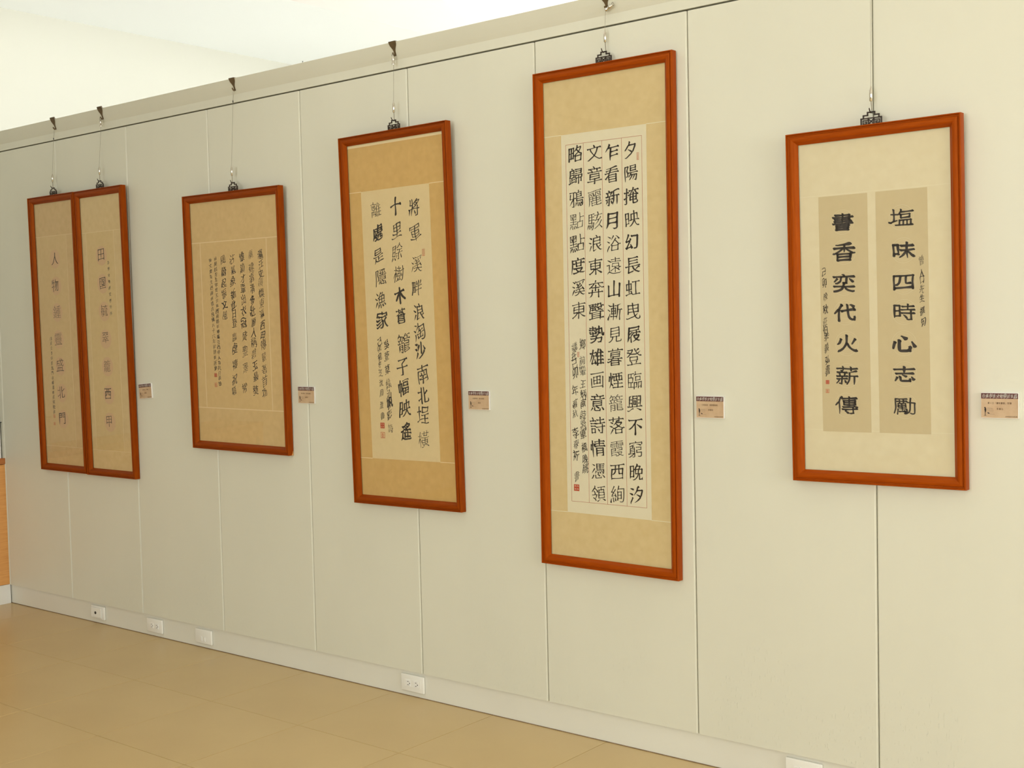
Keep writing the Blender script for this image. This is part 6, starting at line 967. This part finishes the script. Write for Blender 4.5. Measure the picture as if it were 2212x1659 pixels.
def fretwork_bm():
    k = 0.001
    bm = bmesh.new()
    S = lambda L: [(x * k, z * k) for x, z in L]
    y0, y1, t = -0.0026, 0.0, 0.0040
    for sgn in (-1, 1):
        m = lambda L: S([(sgn * x, z) for x, z in L])
        bars(bm, m([(30, -4), (30, 18), (23, 18), (23, 26.5), (10.5, 26.5), (10.5, 34.5), (0, 34.5)]), y0, y1, t)
        bars(bm, m([(9, 12.6), (24.4, 12.6), (24.4, 3.6), (14, 3.6), (14, 8), (19, 8)]), y0, y1, 0.0030)
        bars(bm, m([(8.2, -4), (8.2, 18)]), y0, y1, t)
        bars(bm, m([(0.5, 9), (7, 15)]), y0, y1, 0.0030)
        bars(bm, m([(0.5, 9), (7, 1)]), y0, y1, 0.0030)
        bars(bm, m([(0, 18), (23, 18)]), y0, y1, 0.0034)
    return bm

def circle_pts(cx, cz, r, n=28):
    return [(cx + r * math.cos(2 * PI * i / n), cz + r * math.sin(2 * PI * i / n)) for i in range(n)]

def ring_loops(cx, cz, r, t):
    return [np.array(circle_pts(cx, cz, r)), np.array(circle_pts(cx, cz, r - t))[::-1]]

def seal_loops(cx, cz, w, h, kind, seed):
    rng = random.Random(seed)
    R = lambda x0, x1, z0, z1: np.array([(x0, z0), (x1, z0), (x1, z1), (x0, z1)])
    L = []
    x0, x1, z0, z1 = cx - w / 2, cx + w / 2, cz - h / 2, cz + h / 2
    if kind == 0:
        # carved block: solid with light characters
        L.append(R(x0, x1, z0, z1))
        cols, rows = 2, max(2, round(h / w * 2))
        for i in range(cols):
            for j in range(rows):
                ax = x0 + w * (0.10 + i * 0.44); bx_ = ax + w * 0.36
                az = z0 + h * (0.06 + j * 0.90 / rows); bz = az + h * 0.78 / rows
                m = rng.random()
                zz = az + (bz - az) * (0.25 + 0.2 * m)
                L.append(R(ax, bx_, zz, zz + h * 0.045))
                zz2 = az + (bz - az) * 0.75
                L.append(R(ax, bx_ - w * 0.1 * m, zz2, zz2 + h * 0.045))
                xx = ax + (bx_ - ax) * (0.3 + 0.4 * m)
                L.append(R(xx, xx + w * 0.045, zz + h * 0.055, zz2 - h * 0.01))
    else:
        t = w * 0.09
        L += [R(x0, x1, z0, z1), R(x0 + t, x1 - t, z0 + t, z1 - t)]
        rows = max(2, round(h / w * 2))
        for j in range(rows):
            az = z0 + t * 1.6 + (h - 3 * t) * j / rows; bz = az + (h - 3 * t) / rows * 0.8
            L.append(R(x0 + w * .18, x1 - w * .18, az, az + t))
            L.append(R(x0 + w * .22, x1 - w * .26, bz - t, bz))
            L.append(R(cx - t / 2 + w * rng.uniform(-.14, .14), cx + t / 2, az + t * 1.15, bz - t * 1.15))
    return L

SHEETS = {
 # mount silk, writing sheet, joint lines
 'F1a': (((.70, .50, .25, 1), (.64, .45, .215, 1)), ((.71, .52, .26, 1), (.67, .485, .235, 1)), (.78, .60, .33, 1)),
 'F1b': (((.74, .56, .29, 1), (.69, .51, .25, 1)), ((.72, .535, .26, 1), (.68, .50, .235, 1)), (.80, .63, .35, 1)),
 'F2': (((.72, .51, .235, 1), (.66, .46, .205, 1)), ((.71, .50, .225, 1), (.67, .465, .205, 1)), (.80, .61, .33, 1)),
 'F3': (((.68, .44, .155, 1), (.62, .39, .13, 1)), ((.76, .60, .325, 1), (.73, .575, .305, 1)), (.84, .68, .39, 1)),
 'F4': (((.735, .575, .30, 1), (.685, .525, .26, 1)), ((.80, .73, .525, 1), (.785, .71, .50, 1)), (.80, .72, .50, 1)),
 'F5': (((.775, .69, .47, 1), (.745, .655, .435, 1)), ((.64, .53, .315, 1), (.62, .51, .30, 1)), (.80, .73, .52, 1)),
}
FRAME_LABEL = {
 'F1a': 'left half of the narrow framed couplet, tiny script left of its seven thin characters',
 'F1b': 'right half of the narrow framed couplet, tiny script right of its seven thin characters',
 'F2': 'framed calligraphy in small cursive columns, bare wood chip at its lower right corner',
 'F3': 'framed running-script calligraphy with three bold irregular columns on a gold-tan mount',
 'F4': 'tallest framed calligraphy, dense bold characters ruled into four columns by thin red lines',
 'F5': 'framed calligraphy on cream mount with two separate grey-tan paper strips of squat bold characters',
}

def corner(me_name, *a): return obj(me_name, *a)

for key in ('F1a', 'F1b', 'F2', 'F3', 'F4', 'F5'):
    d = DATA[key]
    x0, z0, w, h, lean, roll = d['pose']
    if key == 'F1a': w = 0.4165
    fr = empty('framed_calligraphy', (x0, -0.002, z0))
    fr.rotation_mode = 'QUATERNION'
    fr.rotation_quaternion = (Matrix.Rotation(roll, 3, 'Y') @ Matrix.Rotation(lean, 3, 'X')).to_quaternion()
    tag(fr, FRAME_LABEL[key], 'framed calligraphy', 'wooden framed calligraphy hung along the wall')
    for side in ('bottom', 'top', 'left', 'right'):
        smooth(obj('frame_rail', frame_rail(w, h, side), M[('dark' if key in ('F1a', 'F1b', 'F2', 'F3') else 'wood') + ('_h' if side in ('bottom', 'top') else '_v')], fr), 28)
    obj('backing_board', box(0.0285, w - 0.0285, -0.0062, -0.001, 0.0285, h - 0.0285), M['backing'], fr)
    (ca, cb), (sa, sb), cl = SHEETS[key]
    mount_m = noisy('mount_silk_' + key, ca, cb, 38, (1, 1, 1), rough=0.75, detail=6, bump=0.03, bscale=500, spec=0.2)
    sheet_m = noisy('rice_paper_' + key, sa, sb, 55, (1, 1, 1), rough=0.8, detail=6, bump=0.03, bscale=500, spec=0.2)
    line_m = mat('paper_joint_' + key, cl, 0.8)
    R = d['rects']
    i0, i1, k0, k1 = 0.0286, w - 0.0286, 0.0286, h - 0.0286
    ym, ys_, yi = -0.0084, -0.0087, -0.0090       # mount face, sheet face, ink face
    if key == 'F5':
        top, bot = R['top'], R['bottom']
        obj('mount_panel', box(i0, i1, ym, -0.0063, top, k1), mount_m, fr)
        obj('mount_panel', box(i0, i1, ym, -0.0063, k0, bot), mount_m, fr)
        obj('mount_panel', box(i0, i1, ym + 0.00005, -0.0063, bot, top), mount_m, fr)
        for nm in ('sheet_b', 'sheet_a'):
            a = R[nm]
            sh = obj('paper_strip', box(a[0], a[2], ys_, ym - 0.00003, a[1], a[3]), sheet_m, fr)
        ju = bmesh.new()
        for zz in (top, bot):
            bx(ju, i0, i1, ym - 0.00012, ym, zz - 0.0006, zz + 0.0006)
        obj('mount_joint', ju, line_m, fr)
    else:
        if key == 'F1a': R['sheet'][1] = 0.125; R['bottom'] = 0.125
        if key == 'F1b': R['top'] = 1.187; R['sheet'][1] = 0.125; R['bottom'] = 0.125
        sx0, sz0, sx1, sz1 = R['sheet']
        top, bot = R['top'], R['bottom']
        g = 0.0
        gt = R.get('gold_top', k1)
        obj('mount_panel', box(i0, i1, ym, -0.0063, top, gt), mount_m, fr)
        if gt < k1:
            obj('mount_hem', box(i0, i1, ym + 0.0002, -0.0063, gt, k1), line_m, fr)
        obj('mount_panel', box(i0, i1, ym, -0.0063, k0, bot), mount_m, fr)
        obj('side_strip', box(i0, sx0, ym, -0.0063, bot, top), mount_m, fr)
        obj('side_strip', box(sx1, i1, ym, -0.0063, bot, top), mount_m, fr)
        obj('paper_sheet', box(sx0, sx1, ys_, -0.0063, bot, top), sheet_m, fr)
        ju = bmesh.new()
        t = 0.0012 if key != 'F2' else 0.0022
        if key in ('F3', 'F4'):
            for a, b in ((i0, sx0), (sx1, i1)):
                for zz in (top, bot):
                    bx(ju, a, b, ym - 0.00012, ym, zz - t, zz + t)
        else:
            for zz in (top, bot):
                bx(ju, i0, i1, ys_ - 0.00012, ym, zz - t, zz + t)
            for xx in (sx0, sx1):
                bx(ju, xx - t, xx + t, ys_ - 0.0001, ym, bot, top)
        obj('mount_joint', ju, line_m, fr)['kind'] = 'stuff'
    if key == 'F4':
        gx0, gz0, gx1, gz1 = R['grid']
        ru = bmesh.new()
        t = 0.00055
        ru.free()
        for fx in (0, .2410, .4870, .7446, 1):
            xx = gx0 + (gx1 - gx0) * fx
            obj('red_rule', box(xx - t, xx + t, yi, ys_ + .0001, gz0, gz1), M['red_line'], fr)
        for zz in (gz0, gz1):
            obj('red_rule', box(gx0, gx1, yi, ys_ + .0001, zz - t, zz + t), M['red_line'], fr)
    if d['rings']:
        mm = mat('pink_medallion_' + key, (.68, .445, .24, 1), 0.8)
        for x, z in d['rings']:
            o = obj('printed_medallion', loops_to_mesh([np.array(circle_pts(x, z, 0.047))]), mm, fr)
            o.location.y = ys_ - 0.00012
    if key == 'F5':
        mm = mat('faint_medallion', (.69, .595, .375, 1), 0.8)
        for c in d['cols'][:2]:
            for x, z in c[3]:
                loops = ring_loops(x, z, 0.036, 0.0011) + ring_loops(x, z, 0.030, 0.0007) + ring_loops(x, z, 0.018, 0.0007)
                o = obj('printed_medallion', loops_to_mesh(loops), mm, fr)
                o.location.y = ys_ - 0.00012
    for ci, (nm, style, text, pts, cw, ch) in enumerate(d['cols']):
        sd = ord(text[0]) % 997 + ci
        if nm == 'signature':
            o = obj(nm, write(text, pts, cw, ch, style, sd), M['ink_pale'] if key in ('F1a', 'F1b') else M['ink'], fr)
            o.location.y = yi - 0.0001
            o['kind'] = 'stuff'
            continue
        for i, (c_, p_) in enumerate(zip(text, pts)):
            o = obj('character', loops_to_mesh(*char_loops(c_, p_, cw, ch, style, sd, i)), M['ink'], fr)
            o.location.y = yi - 0.0001
    for si, (sx, sz, sw, shh, kind) in enumerate(d['seals']):
        o = obj('seal', loops_to_mesh(seal_loops(sx, sz, sw, shh, kind, si + 3)), M['seal'] if kind == 0 else M['seal_pale'], fr)
        o.location.y = yi - 0.0001
    obj('glass', box(0.0285, w - 0.0285, -0.0119, -0.0104, 0.0285, h - 0.0285), M['glass'], fr)
    ox = {'F1a': .2264, 'F1b': .2198, 'F2': .3448, 'F3': .2956, 'F4': .2898, 'F5': .2612}[key]
    fw = obj('fretwork_bracket', fretwork_bm(), M['iron'], fr, loc=(ox, -0.0125, h))
    if key == 'F1b': fw.location.x -= 0.001
    hb = bmesh.new()
    tube(hb, [(0, -0.001, 0.0325), (0, -0.006, 0.0335), (0, -0.0115, 0.0385), (0, -0.0145, 0.0445)], [0.0018, 0.0018, 0.0018, 0.0014], 7)
    smooth(obj('bracket_hook', hb, M['iron'], fw))
    if key == 'F2':
        bm = bmesh.new()
        prism(bm, [(-0.0102, 0.0), (-0.0005, 0.0), (-0.0005, 0.019), (-0.0034, 0.0158), (-0.0052, 0.0082)], 'x', w - 0.0006, w + 0.0005)
        obj('chipped_corner', bm, M['raw_wood'], fr)

# ------------------------------------------------------------------ hanging gear: hook on the rail, steel wire, cable grip
def rail_hook_bm(fold):
    """flat brass hook that lies over the top of the sloping rail; origin at its lower bend"""
    bm = bmesh.new()
    prof = [(0.050, 0.0175), (0.046, 0.0182), (0.040, 0.0175), (0.034, 0.0150), (0.028, 0.0110), (0.022, 0.0072), (0.016, 0.0050), (0.010, 0.0042), (0.003, 0.0040)]
    ys_of = lambda z: -0.0285 + (0.050 - z) * 0.40      # follows the slope of the rail
    rings = []
    for z, hw in prof:
        y = ys_of(z)
        rings.append([bm.verts.new(p) for p in ((-hw, y, z), (hw, y, z), (hw, y + 0.0014, z), (-hw, y + 0.0014, z))])
    fs = []
    for a, b in zip(rings, rings[1:]):
        for k in range(4):
            fs.append(bm.faces.new((a[k], a[(k + 1) % 4], b[(k + 1) % 4], b[k])))
    fs += [bm.faces.new(rings[0]), bm.faces.new(rings[-1])]
    bmesh.ops.recalc_face_normals(bm, faces=fs)
    # strip folded back over the rail
    bx(bm, -0.0175, 0.0175, -0.0285, 0.030, 0.0490, 0.0504)
    bx(bm, -0.0175, 0.0175, -0.0285, -0.0271, 0.0470, 0.0504)
    # upturned tip
    tube(bm, [(0, ys_of(0.004), 0.004), (0, ys_of(0) - 0.001, 0.0005), (0, -0.014, -0.0015), (0, -0.020, 0.002), (0, -0.0245, 0.0085)],
         [0.0040, 0.0040, 0.0038, 0.0034, 0.0026], 8)
    if fold:
        tube(bm, [(-0.0175, -0.0265, 0.0535), (0.0175, -0.0265, 0.0535)], 0.0040, 10)
    return bm

GEAR = {  # x of hook, x of bracket, z of bracket top, kind
 'F1a': (0.0262, 0.0095, 2.1464, 'knot'), 'F1b': (0.4410, 0.4260, 2.1437, 'grip'), 'F2': (1.4340, 1.4205, 2.0453, 'knot'),
 'F3': (2.3915, 2.4000, 2.1916, 'grip'), 'F4': (3.3655, 3.3560, 2.3025, 'side'), 'F5': (4.2740, 4.2760, 1.9879, 'grip')}
GEAR_LABEL = {
 'F1a': 'steel wire and rail hook above the left half of the narrow couplet',
 'F1b': 'steel wire with clamp at its rail hook above the right half of the couplet',
 'F2': 'wire in a narrow loop with dark ferrule, hanging the small cursive picture',
 'F3': 'wire with chrome clamp dangling at its hook, above the three-column running-script picture',
 'F4': 'short hanging wire with a chrome clamp sticking out to the right, above the tallest picture',
 'F5': 'long hanging wire reaching past the top edge above the rightmost picture with two grey-tan strips'}
def grip_bm():
    bm = bmesh.new()
    tube(bm, [(0, 0, 0.0), (0, 0, 0.004), (0, 0, 0.006), (0, 0, 0.019), (0, 0, 0.020), (0, 0, 0.024), (0, 0, 0.0265), (0, 0, 0.033)],
         [0.0062, 0.0066, 0.0048, 0.0048, 0.0064, 0.0064, 0.0040, 0.0022], 14)
    return bm
for key, (hx, ox, zt, kind) in GEAR.items():
    hz_ = 2.4755
    root = empty('picture_hanger', (hx, 0, hz_))
    tag(root, GEAR_LABEL[key], 'picture hanger', 'steel wires hanging the pictures from the rail')
    smooth(obj('rail_hook', rail_hook_bm(key in ('F1a', 'F1b')), M['hook'], root), 35)
    lx = ox - hx
    ft = zt + 0.0345 - hz_          # top of fretwork, local
    yb = {'F1a': -.0345, 'F1b': -.0365, 'F2': -.035, 'F3': -.0385, 'F4': -.0185, 'F5': -.0272}[key]
    gz1, gz0 = ft + 0.073, ft + 0.031
    f_at = lambda z: ((0 + (lx) * (z / ft)), -0.019 + (yb + 0.019) * (z / ft))
    bm = bmesh.new()
    a, b = f_at(0), f_at(gz1)
    if kind == 'knot':
        zk = -0.048
        c = f_at(zk)
        tube(bm, [(-0.0034, -0.0165, -0.001), (c[0] - 0.0006, c[1], zk)], 0.0004, 6)
        tube(bm, [(0.0034, -0.0165, -0.001), (c[0] + 0.0006, c[1], zk)], 0.0004, 6)
        tube(bm, [(c[0], c[1], zk), (b[0], b[1], gz1)], 0.00055, 6)
        fb = bmesh.new()
        tube(fb, [(c[0], c[1], zk - 0.006), (c[0], c[1], zk - 0.004), (c[0], c[1], zk + 0.002), (c[0], c[1], zk + 0.004)], [0.0012, 0.0021, 0.0021, 0.0012], 8)
        obj('ferrule', fb, M['black'], root)
    else:
        tube(bm, [(a[0], a[1], -0.002), (b[0], b[1], gz1)], 0.0006, 6)
        clp = obj('cable_clamp', grip_bm(), M['chrome'], root)
        smooth(clp, 50)
        if kind == 'side':
            clp.location = (0.0035, -0.021, -0.0035); clp.rotation_euler = (0.15, 1.25, 0); clp.scale = (1.15, 1.15, 0.95)
        else:
            clp.location = (0.0005, -0.0225, -0.036); clp.rotation_euler = (0.12, 0.1, 0)
        sb = bmesh.new()
        tube(sb, [(-0.004, 0, 0.030), (-0.0075, 0, 0.034), (-0.004, 0, 0.0385), (0.003, 0, 0.0385), (0.004, 0, 0.034), (0.0, 0, 0.031)], 0.0009, 6)
        obj('wire_loop', sb, M['wire'], clp)
    obj('wire', bm, M['wire'], root)
    # chrome barrel grip and its lower hook
    gb = bmesh.new()
    tube(gb, [(b[0], b[1], gz1), (b[0], b[1], gz1 - 0.003), (b[0], b[1], gz1 - 0.011), (b[0], b[1], gz0 + 0.001), (b[0], b[1], gz0)],
         [0.0016, 0.0022, 0.0044, 0.0044, 0.0036], 16)
    smooth(obj('barrel_grip', gb, M['chrome'], root), 50)
    lb = bmesh.new()
    tube(lb, [(b[0], b[1], gz0 + 0.001), (b[0] + 0.001, b[1], gz0 - 0.010), (b[0] + 0.0025, b[1] - 0.001, ft + 0.006), (b[0] + 0.0025, b[1] + 0.001, ft - 0.0005),
              (b[0] + 0.0015, b[1] + 0.0055, ft - 0.0025), (b[0] + 0.0005, b[1] + 0.0070, ft + 0.003)], 0.0013, 7)
    smooth(obj('lower_hook', lb, M['wire'], root))

# a forgotten nail on the rail between two pictures
nb = bmesh.new()
tube(nb, [(0, 0, -0.002), (0, 0, 0.0045), (0, 0, 0.005), (0, 0, 0.0062)], [0.0012, 0.0012, 0.003, 0.0026], 8)
tag(obj('nail', nb, M['iron'], None, (1.876, -0.016, 2.5245)), 'small dark nail head on top of the picture rail', 'nail')

# ------------------------------------------------------------------ caption cards
CW, CH, CT = 0.0995, 0.0700, 0.0080
CARDS = {'F1': (0.7005, 1.1730, -0.075, 'farthest caption card, right beside the couplet pair, tilted'),
         'F2': (1.8268, 1.1732, -0.0, 'caption card crossing a panel joint beside the small cursive picture'),
         'F3': (2.7648, 1.1697, -0.0, 'caption card beside the three-column running-script picture'),
         'F4': (3.7278, 1.1670, 0.0, 'caption card beside the tallest red-ruled picture, close to a panel joint'),
         'F5': (4.6230, 1.1920, 0.0, 'nearest caption card at the right edge, beside the cream picture with two strips')}
for key, (cx, cz, rot, label) in CARDS.items():
    c = empty('caption_card', (cx, 0.0, cz), (0, rot, 0))
    tag(c, label, 'caption card', 'maroon headed caption cards')
    obj('foam_board', box(-CW / 2, CW / 2, -CT, -0.0004, -CH / 2, CH / 2, 0.0004, 1), M['foam'], c)
    px0, px1, pz0, pz1 = -CW / 2 + 0.0008, CW / 2 - 0.0010, -CH / 2 + 0.0014, CH / 2 - 0.0014
    hb_ = pz1 - 0.0148
    obj('printed_body', box(px0, px1, -CT - 0.0002, -CT + 0.0001, pz0, hb_), M['print_body'], c)
    obj('printed_header', box(px0, px1, -CT - 0.00025, -CT + 0.0001, hb_, pz1), M['print_head'], c)
    yt = -CT - 0.0006
    t = LABELS_TXT[0]
    n = len(t)
    o = obj('header_lettering', write(t, [(px0 + 0.0065 + (px1 - px0 - 0.013) * i / (n - 1), hb_ + 0.0072) for i in range(n)], 0.0098, 0.0108, 'xing', 7), M['print_light'], c)
    o.location.y = yt; o['kind'] = 'stuff'
    t, a = CARD[key]
    n = len(t)
    pitch = min(0.0062, 0.064 / n)
    xc = 0.002 if key != 'F5' else 0.0
    pts = [(xc + (i - (n - 1) / 2) * pitch, 0.0068) for i in range(n)]
    m_ = len(a)
    pts2 = [(xc + 0.001 + (i - (m_ - 1) / 2) * 0.0062, -0.0088) for i in range(m_)]
    pf = [(px1 - 0.0325 + i * 0.0032, pz0 + 0.0042) for i in range(len(FOOT))]
    o = obj('caption_lettering', write(t + a, pts + pts2, 0.0052, 0.0058, 'print', 1), M['print_text'], c)
    o.location.y = yt; o['kind'] = 'stuff'
    o = obj('footer_lettering', write(FOOT, pf, 0.0032, 0.0034, 'print', 1), M['print_text'], c)
    o.location.y = yt; o['kind'] = 'stuff'
    # ink figure and bird at the lower left
    fig = [np.array([(-.0408, -.0050), (-.0385, -.0040), (-.0370, -.0052), (-.0358, -.0085), (-.0353, -.0125), (-.0360, -.0165), (-.0372, -.0195), (-.0374, -.0265), (-.0335, -.0278),
                     (-.0430, -.0278), (-.0388, -.0265), (-.0388, -.0190), (-.0396, -.0150), (-.0404, -.0110), (-.0394, -.0075), (-.0412, -.0066)]),
           np.array([(-.0325, -.0192), (-.0305, -.0188), (-.0275, -.0202), (-.0260, -.0216), (-.0275, -.0226), (-.0305, -.0222), (-.0318, -.0208)])]
    o = obj('ink_figure', loops_to_mesh(fig), M['ink'], c)
    o.location.y = yt
    gh = [np.array([(-.031 + i * .0042, -.0065 - i * .0006), (-.0304 + i * .0042, -.0065 - i * .0006), (-.0304 + i * .0042, -.0172), (-.031 + i * .0042, -.0172)]) for i in range(4)]
    gh.append(np.array([(-.031, -.0066), (-.0178, -.0078), (-.0178, -.0084), (-.031, -.0072)]))
    gh.append(np.array([(-.0255, -.0232), (-.0125, -.0240), (-.0125, -.0246), (-.0255, -.0240)]))
    o = obj('ghost_drawing', loops_to_mesh([], gh), M['print_ghost'], c)
    o.location.y = yt; o['kind'] = 'stuff'

# ------------------------------------------------------------------ sockets on the plinth
PY = PLX - 0.003
def plate(name, cx, cz, label, w=0.119, h=0.066, t=0.0105):
    r = empty(name, (cx, PY, cz))
    tag(r, label, 'wall socket', 'ivory sockets along the plinth')
    o = obj('cover_plate', box(-w / 2, w / 2, -t, -0.0002, -h / 2, h / 2, 0.0035, 3), M['plastic'], r)
    smooth(o, 30)
    return r
def receptacle(r, cx, t=0.0105):
    o = obj('receptacle', box(cx - 0.0125, cx + 0.0125, -t - 0.0022, -t + 0.001, -0.0125, 0.0125, 0.0012, 2), M['plastic_white'], r)
    sl = bmesh.new()
    y0, y1 = -t - 0.0025, -t - 0.0015
    bx(sl, cx - 0.0040, cx + 0.0030, y0, y1, 0.0052, 0.0072)
    bx(sl, cx - 0.0040, cx + 0.0030, y0, y1, -0.0078, -0.0058)
    tube(sl, [(cx + 0.0085, y0, -0.0005), (cx + 0.0085, y1, -0.0005)], 0.0023, 10)
    obj('slots', sl, M['black'], o)
r1 = plate('aerial_socket', 0.2135, 0.0548, 'leftmost plinth socket, ivory plate with one round black hole and a raised block', w=0.116)
obj('raised_block', box(-0.050, 0.040, -0.0165, -0.0104, -0.0255, 0.0255, 0.0045, 2), M['plastic'], r1)
hb = bmesh.new()
tube(hb, [(-0.008, -0.0180, 0.0), (-0.008, -0.0160, 0.0)], 0.0072, 18)
obj('round_hole', hb, M['black'], r1)
r2 = plate('power_socket', 0.6905, 0.0530, 'ivory double power socket, second from the left on the plinth', w=0.122)
receptacle(r2, -0.018); receptacle(r2, 0.022)
r3 = plate('telephone_socket', 1.0655, 0.0533, 'ivory plinth plate with two narrow white telephone ports, left of the small cursive picture joint', w=0.119)
for cx in (-0.010, 0.012):
    p = obj('port_cover', box(cx - 0.0042, cx + 0.0042, -0.0135, -0.0100, -0.0215, 0.0005, 0.001, 1), M['plastic_white'], r3)
r4 = plate('power_socket', 2.3800, 0.0540, 'ivory double power socket below the three-column picture', w=0.122, h=0.067)
receptacle(r4, -0.020); receptacle(r4, 0.022)
lb = box(-0.0415, 0.0435, -0.0112, -0.0100, -0.0150, 0.0150, 0.0004, 1)
obj('socket_strip', lb, M['plastic'], r4)
r5 = plate('power_socket', 4.0290, 0.0540, 'nearest ivory power socket, cut off by the bottom edge', w=0.122, h=0.068)
receptacle(r5, -0.020); receptacle(r5, 0.022)

# ------------------------------------------------------------------ low cabinet and box at the left end
cab = empty('low_cabinet', (-0.62, -0.6, 0.0))
tag(cab, 'low oak cabinet with brown top and white plinth at the far left corner', 'cabinet')
LY0, LY1 = -1.2, 0.606
obj('carcass', box(-0.43, -0.020, LY0, LY1, 0.104, 0.7565), M['cab_wood'], cab)
obj('plinth', box(-0.43, -0.004, LY0, LY1, 0.0, 0.103), M['plastic_white'], cab)
obj('top_board', box(-0.44, 0.004, LY0, LY1, 0.7585, 0.7905, 0.001, 1), M['cab_top'], cab)
yy = [LY0, -0.60, 0.003, LY1]
for a, b in zip(yy, yy[1:]):
    dr = obj('door', box(-0.0195, 0.0, a + 0.0015, b - 0.0015, 0.105, 0.7560, 0.001, 1), M['cab_wood'], cab)
    hd = bmesh.new()
    bx(hd, 0.0, 0.018, a + 0.05, a + 0.062, 0.60, 0.70, 0.002, 2)
    obj('handle', hd, M['chrome'], dr)
# fix: handles belong on the inner edge of each door
bxr = empty('display_box', (-0.76, -0.16, 0.7905))
tag(bxr, 'small grey and white box with thin black lid standing on the low cabinet', 'box')
obj('body', box(-0.11, 0.119, -0.16, 0.150, 0.0, 0.192), M['grey'], bxr)
obj('white_edge', box(0.1185, 0.122, 0.128, 0.1515, 0.0, 0.190), M['foam'], bxr)
obj('lid', box(-0.115, 0.126, -0.165, 0.162, 0.192, 0.1955), M['black'], bxr)
